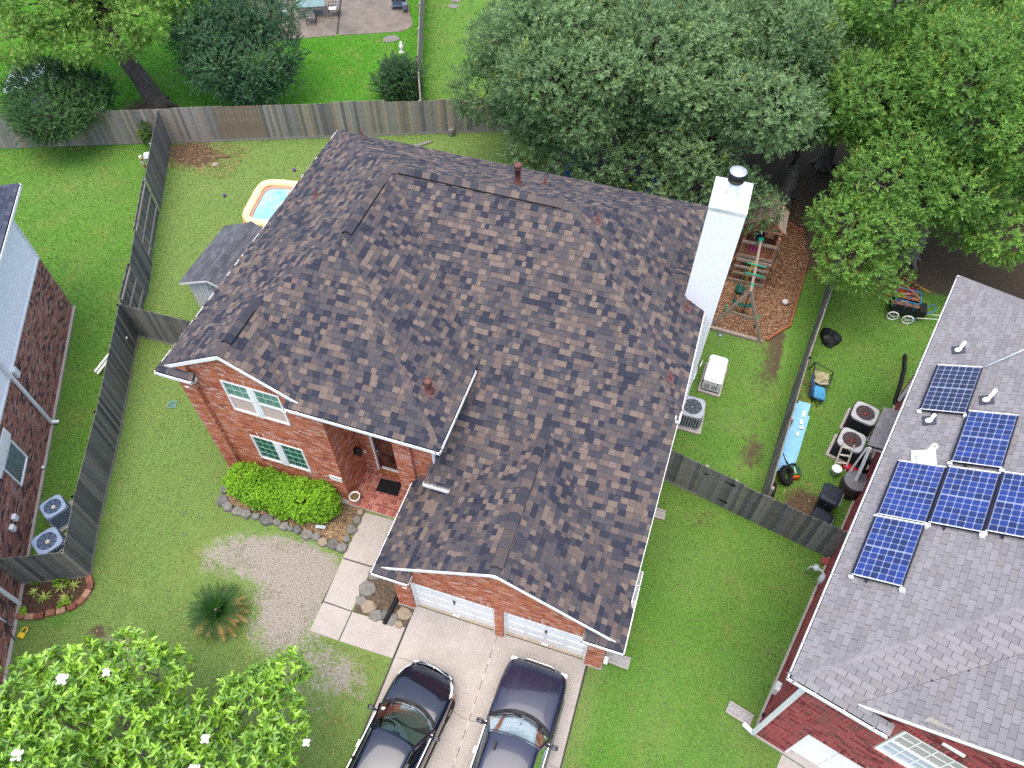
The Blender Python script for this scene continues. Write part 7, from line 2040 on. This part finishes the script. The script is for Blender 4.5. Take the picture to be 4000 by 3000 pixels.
# wagon with hitch frame and white wheels, upturned red wheelbarrow
wg = thing("wagon", "black wagon with blue rails and white wheels under the oak", "wagon", (8.15, 23.25, 0))
M_WB = mat("wagon_black", (.012,.013,.013),.6,var=.3); M_WBL = mat("wagon_blue", (.03,.16,.34),.4,var=.15); M_WW = mat("wagon_wood", (.24,.095,.05),.7,var=.25,scale=6,stretch=(1,5,5))
part("bed", wg, M_WB, lambda b: b.box(7.7,8.7,22.95,23.6,.34,.40), False)
for y in (22.95, 23.58):
    for z in (.46,.58): part("side_board", wg, M_WB, lambda b: b.beam((7.68,y,z),(8.72,y,z),.03,.09), False)
for y in (23.12, 23.5): part("seat_plank", wg, M_WW, lambda b: b.beam((7.66,y,.66),(8.66,y,.66),.16,.03), False)
part("crate", wg, mat("crate_tan", (.28,.18,.09),.8), lambda b: (b.box(8.02,8.3,23.22,23.38,.42,.62)), False)
def loop(b, pts, r): b.tube(pts+[pts[0]], r, n=7)
part("rail_loop", wg, M_WBL, lambda b: loop(b, [(7.68,23.0,1.0),(7.72,22.94,1.0),(8.5,22.90,1.0),(8.58,22.96,1.0),(8.6,23.5,1.0),(8.54,23.56,1.0),(7.76,23.6,1.0),(7.69,23.54,1.0)], .022), False)
for (x,y) in ((7.8,22.95),(8.15,22.93),(8.45,22.92),(7.8,23.58),(8.15,23.57),(8.45,23.55)): part("upright", wg, M_WBL, lambda b: b.tube([(x,y,.4),(x,y,1.0)], .014, n=6), False)
for (x,y) in ((8.12,23.5),(8.32,23.48),(8.1,23.1),(7.78,23.12),(8.4,23.08)):
    part("cup_ring", wg, mat("teal_metal", (.03,.14,.17),.4), lambda b: b.tube([(x+.06*math.cos(a),y+.06*math.sin(a),.72) for a in np.linspace(0,6.28,13)], .012, n=5, cap=False), False)
part("front_box", wg, M_WB, lambda b: b.box(8.72,8.98,23.0,23.5,.3,.58), False)
part("pull_bar", wg, M_WBL, lambda b: b.tube([(8.95,23.35,.5),(9.25,23.5,.62),(9.28,23.3,.6),(9.2,23.15,.55),(8.95,23.02,.5)], .02, n=6), False)
part("tow_bar", wg, M_WHITE2, lambda b: b.tube([(8.7,22.85,.35),(9.5,22.95,.45),(9.48,23.15,.45),(9.0,23.12,.4)], .012, n=5), False)
for (x, y) in ((7.88,22.88),(8.42,22.84),(7.88,23.66),(8.42,23.64)):
    w = part("wheel", wg, mat("wheel_white", (.66,.65,.6),.5,var=.08), lambda b: b.tube([(x+.2*math.cos(a),y-.05,.22+.2*math.sin(a)) for a in np.linspace(0,6.2832,25)], .026, n=6, cap=False), False)
    part("spoke", w, mat("wheel_white", (.66,.65,.6)), lambda b: [b.tube([(x,y-.05,.22),(x+.2*math.cos(a),y-.05,.22+.2*math.sin(a))], .014, n=5) for a in np.arange(.3,6.2,1.2566)], False)
part("loop_hook", wg, M_WBL, lambda b: b.tube([(8.6+.09*math.cos(a),22.82+.02*math.sin(a),.25+.1*math.sin(a)) for a in np.linspace(0,6.28,14)], .016, n=5, cap=False), False)
wbr = thing("wheelbarrow", "upturned red wheelbarrow with yellow wooden handles behind the wagon", "wheelbarrow", (8.3, 24.3, 0))
part("tray", wbr, mat("barrow_red", (.26,.006,.015),.3,var=.25,scale=3,spec=.5), lambda b: b.rings([[(7.75,23.95,.03),(8.75,24.0,.03),(8.85,24.55,.03),(7.75,24.65,.03)],[(7.9,24.02,.3),(8.6,24.06,.34),(8.68,24.48,.34),(7.9,24.55,.3)],[(8.0,24.1,.33),(8.5,24.12,.38),(8.55,24.42,.38),(8.0,24.46,.33)]]), False)
M_HND = mat("handle_yellow_wood", (.36,.20,.06),.7,var=.2)
part("handle", wbr, M_HND, lambda b: b.beam((7.85,24.85,.42),(8.75,23.75,.5),.045,.045), False)
part("handle", wbr, M_HND, lambda b: b.beam((8.15,24.85,.42),(9.15,24.3,.42),.045,.045), False)
part("leg", wbr, M_BLK, lambda b: (b.tube([(8.35,24.35,.38),(8.65,24.6,.75),(8.75,24.35,.75),(8.5,24.2,.4)], .018, n=6), b.tube([(8.1,24.85,.42),(8.6,24.95,.7),(8.75,24.8,.72)], .018, n=6)), False)
wh = part("wheel", wbr, M_TYRE, lambda b: (setattr(b,'F',Matrix.Translation((7.98,24.9,.42)) @ Matrix.Rotation(1.2,4,'X')), b.lathe([(.1,-.05),(.18,-.05),(.2,0),(.18,.05),(.1,.05)], n=20)), False)
part("fender", wg, M_WB, lambda b: b.box(7.75,8.1,22.86,22.92,.42,.46), False)
# ------------------------------------------------------------------ beyond the far fence
tb = thing("patio_table", "glass-topped patio table at the top edge", "table", (-23.4, 36.3, 0), R(25))
part("table_top", tb, mat("table_glass", (.16,.24,.22),.15,var=.25,scale=2), lambda b: b.box(-.78,.78,-.52,.52,.70,.715))
part("rim", tb, M_STEELD, lambda b: b.tube([(-.8,-.54,.70),(.8,-.54,.70),(.8,.54,.70),(-.8,.54,.70),(-.8,-.54,.70)], .02, n=6))
for sx in (-1, 1):
    for sy in (-1, 1): part("leg", tb, mat("leg_grey", (.2,.2,.2),.5), lambda b: b.tube([(sx*.62,sy*.4,.7),(sx*.74,sy*.5,0)], .02, n=6))
def pchair(label, x, y, rz):
    t = thing("patio_chair", label, "chair", (x, y, 0), rz, "patio chairs round the glass table")
    cl = mat("sling_white", (.55,.58,.60),.7,var=.1)
    part("seat", t, cl, lambda b: b.rings([[(-.22,.2,.42),(.22,.2,.42)],[(-.22,-.02,.40),(.22,-.02,.40)],[(-.22,-.22,.42),(.22,-.22,.42)]], False, False, closed=False))
    part("back", t, cl, lambda b: b.quad((-.22,-.22,.43),(.22,-.22,.43),(.22,-.38,.88),(-.22,-.38,.88)))
    for sx in (-1, 1):
        part("side_frame", t, M_STEELD, lambda b: (b.tube([(sx*.25,.25,0),(sx*.25,.22,.42),(sx*.25,-.22,.42),(sx*.25,-.4,.9)], .018, n=6), b.tube([(sx*.25,-.3,0),(sx*.25,-.2,.42)], .018, n=6), b.tube([(sx*.25,.22,.42),(sx*.25,.2,.62),(sx*.25,-.28,.62)], .018, n=6)))
pchair("white sling chair on the near side of the patio table", -23.05, 35.5, R(25))
pchair("white sling chair at the patio table, beside the crape myrtle", -24.55, 35.5, R(-62))
pchair("white sling chair on the patio table's fence side", -22.3, 36.65, R(115))
pchair("white sling chair on the patio table's far side", -23.8, 37.2, R(205))
gr = thing("barbecue_grill", "dark cart with a blue-grey tub at the patio corner", "grill", (-19.1, 38.5, 0), R(20))
part("cart", gr, mat("grill_dark", (.04,.045,.055),.5,var=.3), lambda b: (b.box(-.4,.4,-.25,.25,.5,.75,.04), b.lathe([(.38,.75),(.36,.9),(.2,1.02),(.02,1.05)], n=18)))
for sx in (-1,1):
    for sy in (-1,1): part("leg", gr, M_STEELD, lambda b: b.tube([(sx*.32,sy*.2,0),(sx*.32,sy*.2,.5)], .02, n=6))
part("shelf", gr, mat("grill_blue", (.12,.15,.19),.5), lambda b: (b.box(-.45,.45,-.28,.28,.22,.26), b.box(.2,.5,-.6,-.3,.2,.5,.03)))
part("bowl", gr, M_WHITE2, lambda b: (b.lathe([(.08,.76),(.1,.82)], -.2, 0, 10), b.lathe([(.08,.76),(.1,.82)], .15, .05, 10)) if False else (b.box(-.22,-.08,-.35,-.22,.62,.68,.02), b.box(.02,.16,-.35,-.22,.62,.68,.02)))
b = MB().use(STM[0]); stone(b, -18.3, 35.32, .38, .05, 9, 1.3, R(25)); tag(b.build("stepping_stone"), "flat oval stone on the grass by the far patio", "stone")
sta = thing("garden_ornament", "small pale garden ornament behind the spiky shrub", "ornament", (-17.2, 34.3, 0))
part("base", sta, M_WHITE2, lambda b: b.lathe([(.16,0),(.14,.06),(.06,.12),(.1,.25),(.12,.4),(.06,.46),(.07,.55),(.02,.62)], n=14))
part("stick", sta, CEDG, lambda b: b.tube([(.1,0,0),(.25,.1,.8)], .015, n=5))
for i, (x, y, r) in enumerate(((-16.4,40.3,.3),(-16.3,39.6,.28),(-11.9,36.2,.28))):
    b = MB().use(STM[0]); stone(b, x, y, r, .04, 7, 1.2); tag(b.build("stepping_stone"), ("grey stepping stone along the far fence, at the top edge", "grey stepping stone along the far fence, nearer one", "pale stone in the lawn left of the oaks")[i], "stone", "stones in the far lawns")
fs = thing("metal_shed", "small white metal shed behind the drooping bush", "shed", (-31.6, 24.6, 0))
FS = frame2(-31.2, 24.0, R(22))
b = MB(FS).use(mat("metal_shed_wall", (.5,.53,.54),.5,var=.1)); b.box(-1.0,1.0,-.7,.9,0,1.75); b.build("wall", fs)
for k in range(11):
    b = MB(FS).use(mat("metal_shed_roof", (.55,.62,.70),.4,var=.12)); b.beam((-1.05+.21*k,-.85,1.72),(-1.05+.21*k,1.0,2.05),.2,.03); b.build("roof_sheet", fs)
b = MB().use(STM[2]); stone(b, -21.6, 23.0, .17, .08, 6); tag(b.build("loose_stone"), "tan stone in the leaf litter at the fence corner", "stone")
b = MB().use(mat("plank_brown", (.12,.07,.04),.9)); b.beam((-21.9,23.5,.04),(-21.3,23.75,.04),.2,.04); tag(b.build("loose_plank"), "short brown plank in the leaf litter at the fence corner", "plank")
b = MB().use(STM[0]); b.add([(-13.1,27.6,.02),(-12.8,27.65,.02),(-13.5,26.9,.02),(-13.75,26.95,.02),(-13.1,27.6,.06),(-12.8,27.65,.06),(-13.5,26.9,.06),(-13.75,26.95,.06)], [(4,5,6,7),(0,1,5,4),(1,2,6,5),(2,3,7,6),(3,0,4,7)]); tag(b.build("stone_slab"), "long pale stone slab in the grass behind the roof corner", "stone")
b = MB().use(STM[0]); stone(b, -12.2, 28.45, .2, .35, 6); tag(b.build("loose_stone"), "upright pale stone against the plank fence behind the roof", "stone")
# ------------------------------------------------------------------ grass blades and litter
def grass():
    n = 900000
    f = 2973.2; cp, sp = math.cos(R(53.63)), math.sin(R(53.63)); c, s = math.cos(R(17.836)), math.sin(R(17.836))
    # even cover in the picture: draw points on the ground in view, denser towards the camera
    u = rng.uniform(-2060, 2060, n); v = rng.uniform(-1560, 1560, n)
    rt, up = u/f, -v/f
    Yc = cp+sp*up; Zc = -sp+cp*up
    X = (c*rt-s*Yc); Y = (s*rt+c*Yc)
    t = -22/Zc; X = X*t; Y = Y*t
    ok = (Y < 45)
    polys = [[(-12.9,9.15),(.5,9.15),(.5,6.65),(.6,6.65),(.6,20.2),(-12.9,20.2)], [(-5.7,6.7),(.5,6.7),(.5,9.5),(-5.7,9.5)], [(-5.22,-6),(.13,-6),(.13,6.95),(-5.22,6.95)],
             [(-7.88,5.1),(-5.1,5.1),(-5.1,6.15),(-6.84,6.1),(-6.84,9.3),(-7.88,9.3)], [(-6.9,6),(-5.1,6),(-5.1,7.7),(-6.9,7.7)], [(-8.6,9.0),(-6.5,9.0),(-6.5,10.8),(-8.6,10.8)],
             [(-12.75,8.6),(-12.55,8.0),(-12,7.8),(-8,7.68),(-7.8,9.3),(-12.8,9.5)], SIDE_BED+[(-15.0,4.7)], MULCH,
             [(-26.5,32.1),(-23.47,33.5),(-21.2,34.68),(-18.9,35.72)]+_arc+[(-19.1,39.6),(-19.6,41.6),(-28,39)],
             [tuple((LF @ Vector((x, y, 0)))[:2]) for x, y in ((.1,.05),(-9,.05),(-9,-17),(.1,-17))], [tuple((RFm @ Vector((x, y, 0)))[:2]) for x, y in ((-.08,-.08),(12,-.08),(12,13.5),(-.08,13.5))],
             [tuple((RFm @ Vector((x, y, 0)))[:2]) for x, y in ((.78,-7),(7,-7),(7,0),(.78,0))]]
    for p in polys: ok &= ~np_in(p, X, Y)
    X, Y = X[ok], Y[ok]
    dry, viv, dirt = zones(X, Y)
    nz = .6*vnoise(X, Y, .38, 21)+.5*vnoise(X, Y, .11, 22)
    keep = rng.random(len(X)) > np.clip((dry+nz-.88)*3.2, 0, .93)
    keep &= rng.random(len(X)) > np.clip((dirt+nz-.85)*3.0, 0, .97)
    X, Y, dry, viv = X[keep], Y[keep], dry[keep], viv[keep]
    n = len(X)
    k = rng.random(n)
    big = vnoise(X, Y, 1.4, 31); mid = vnoise(X, Y, .35, 32)
    A = np.array([.125, .215, .06]); Bv = np.array([.055, .235, .008]); Cd = np.array([.30, .26, .15])
    col = A[None]*(1-viv[:, None])+Bv[None]*viv[:, None]
    col *= (.62+.75*k*.6+.5*mid)[:, None]
    yel = np.clip(big*1.3-.55, 0, .5)[:, None]
    col = col*(1-yel)+col*np.array([1.55, 1.2, .95])*yel
    dr = (rng.random(n) < .10+.5*dry)[:, None]
    col = np.where(dr, Cd[None]*(.6+.6*k)[:, None], col)
    hgt = (.022+.028*rng.random(n))*(1+.35*viv)
    dist = np.sqrt(X**2+Y**2+484); w = .0065*(dist/24)
    a = rng.uniform(0, 6.283, n); le = rng.uniform(0, 1.1, n)
    bx, by = np.cos(a), np.sin(a)
    P = np.stack([X, Y, np.full(n, .001)], 1)
    side = np.stack([-by, bx, np.zeros(n)], 1)*w[:, None]
    tip = P+np.stack([bx*np.sin(le), by*np.sin(le), np.cos(le)], 1)*(hgt*(dist/24))[:, None]
    V = np.stack([P-side, P+side, tip], 1).reshape(-1, 3)
    m = bpy.data.materials.new("grass_blade"); m.use_nodes = True
    N, L = m.node_tree.nodes, m.node_tree.links
    bs = N["Principled BSDF"]; bs.inputs["Roughness"].default_value = .6; bs.inputs["Specular IOR Level"].default_value = .2
    at = N.new("ShaderNodeAttribute"); at.attribute_name = "blade"
    L.new(at.outputs["Color"], bs.inputs["Base Color"])
    tr = N.new("ShaderNodeBsdfTranslucent"); L.new(at.outputs["Color"], tr.inputs[0])
    ms = N.new("ShaderNodeMixShader"); ms.inputs[0].default_value = .3
    L.new(bs.outputs[0], ms.inputs[1]); L.new(tr.outputs[0], ms.inputs[2]); L.new(ms.outputs[0], N["Material Output"].inputs[0])
    me = arr_mesh("grass", V, np.arange(len(V)).reshape(-1, 3), 3, [m])
    at = me.attributes.new("blade", 'FLOAT_COLOR', 'POINT')
    at.data.foreach_set("color", np.repeat(np.concatenate([col, np.ones((n, 1))], 1), 3, axis=0).astype(np.float32).ravel())
    o = link(bpy.data.objects.new("grass", me)); tag(o, "short mown grass over all the lawns", "grass", kind="stuff")
    print("blades", n)
grass()

def litter(name, label, area, n, size, mats, z=.012):
    X = rng.uniform(area[0], area[1], n); Y = rng.uniform(area[2], area[3], n)
    a = rng.uniform(0, 6.28, n); L = size*rng.uniform(.5, 1.3, n); W = L*rng.uniform(.25, .5, n)
    dx, dy = np.cos(a), np.sin(a)
    tz = rng.uniform(-.25, .25, n)*L
    P = np.stack([X, Y, np.full(n, z)+rng.uniform(0, .012, n)], 1)
    d = np.stack([dx, dy, tz/L], 1)*(L/2)[:, None]; s = np.stack([-dy, dx, rng.uniform(-.3, .3, n)], 1)*(W/2)[:, None]
    V = np.stack([P-d, P+s, P+d, P-s], 1).reshape(-1, 3)
    return V
def put_litter(name, label, areas, mats, cat="leaves", keep=None):
    Vs = [litter(name, label, *a, mats) for a in areas]
    V = np.concatenate(Vs).reshape(-1, 4, 3)
    if keep is not None: V = V[keep(V[:, :, 0].mean(1), V[:, :, 1].mean(1))]
    F = np.arange(len(V)*4).reshape(-1, 4)
    me = arr_mesh(name, V.reshape(-1, 3), F, 4, mats, matidx=rng.integers(0, len(mats), len(F)))
    o = link(bpy.data.objects.new(name, me)); tag(o, label, cat, kind="stuff")
LEAFM = [mat("dead_leaf_a", (.30, .15, .06), .8, var=.3), mat("dead_leaf_b", (.20, .085, .035), .8, var=.3), mat("dead_leaf_c", (.42, .29, .16), .8, var=.3)]
put_litter("fallen_leaves", "brown fallen leaves scattered over the front lawn", [((-9.5,-5.3,1.5,5.1), 420, .06), ((-16,-8,1.5,5), 120, .07), ((-18.5,-13,5,12), 26, .07), ((1,6,7,12), 25, .06)], LEAFM,
           keep=lambda X, Y: (X < -5.3) | (X > .2))
CHIP = [mat("bark_chip_a", (.16, .075, .035), .9, var=.3), mat("bark_chip_b", (.26, .14, .075), .9, var=.3), mat("bark_chip_c", (.085, .04, .022), .9, var=.3), mat("bark_chip_d", (.36, .23, .14), .9, var=.3)]
put_litter("bark_chips", "loose bark chips around the wooden playset", [((0,4.7,20.2,27), 26000, .085)], CHIP, "bark chips", keep=lambda X, Y: np_in(MULCH, X, Y))
put_litter("leaf_litter", "brown leaf litter along the foot of the far fences", [((-24.2,-20.5,22.2,24.6), 2600, .07), ((-6,4.2,23.6,29), 6000, .08), ((4.9,9,24,29), 5000, .08), ((4.4,6.0,12.8,14.6), 500, .06), ((4.7,5.6,17.6,19.6), 350, .06)], LEAFM+CHIP[2:3]*2,
           keep=lambda X, Y: (Y < back_y(X)-.1) | (X > 0))
put_litter("straw_mulch", "pale straw and leaf litter in the hedge bed", [((-12.4,-8.0,7.95,8.5), 1500, .07), ((-8.7,-8.0,7.9,9.2), 220, .06)], [mat("straw_a", (.42, .29, .16), .9, var=.3), mat("straw_b", (.26, .16, .08), .9, var=.3)], "straw")
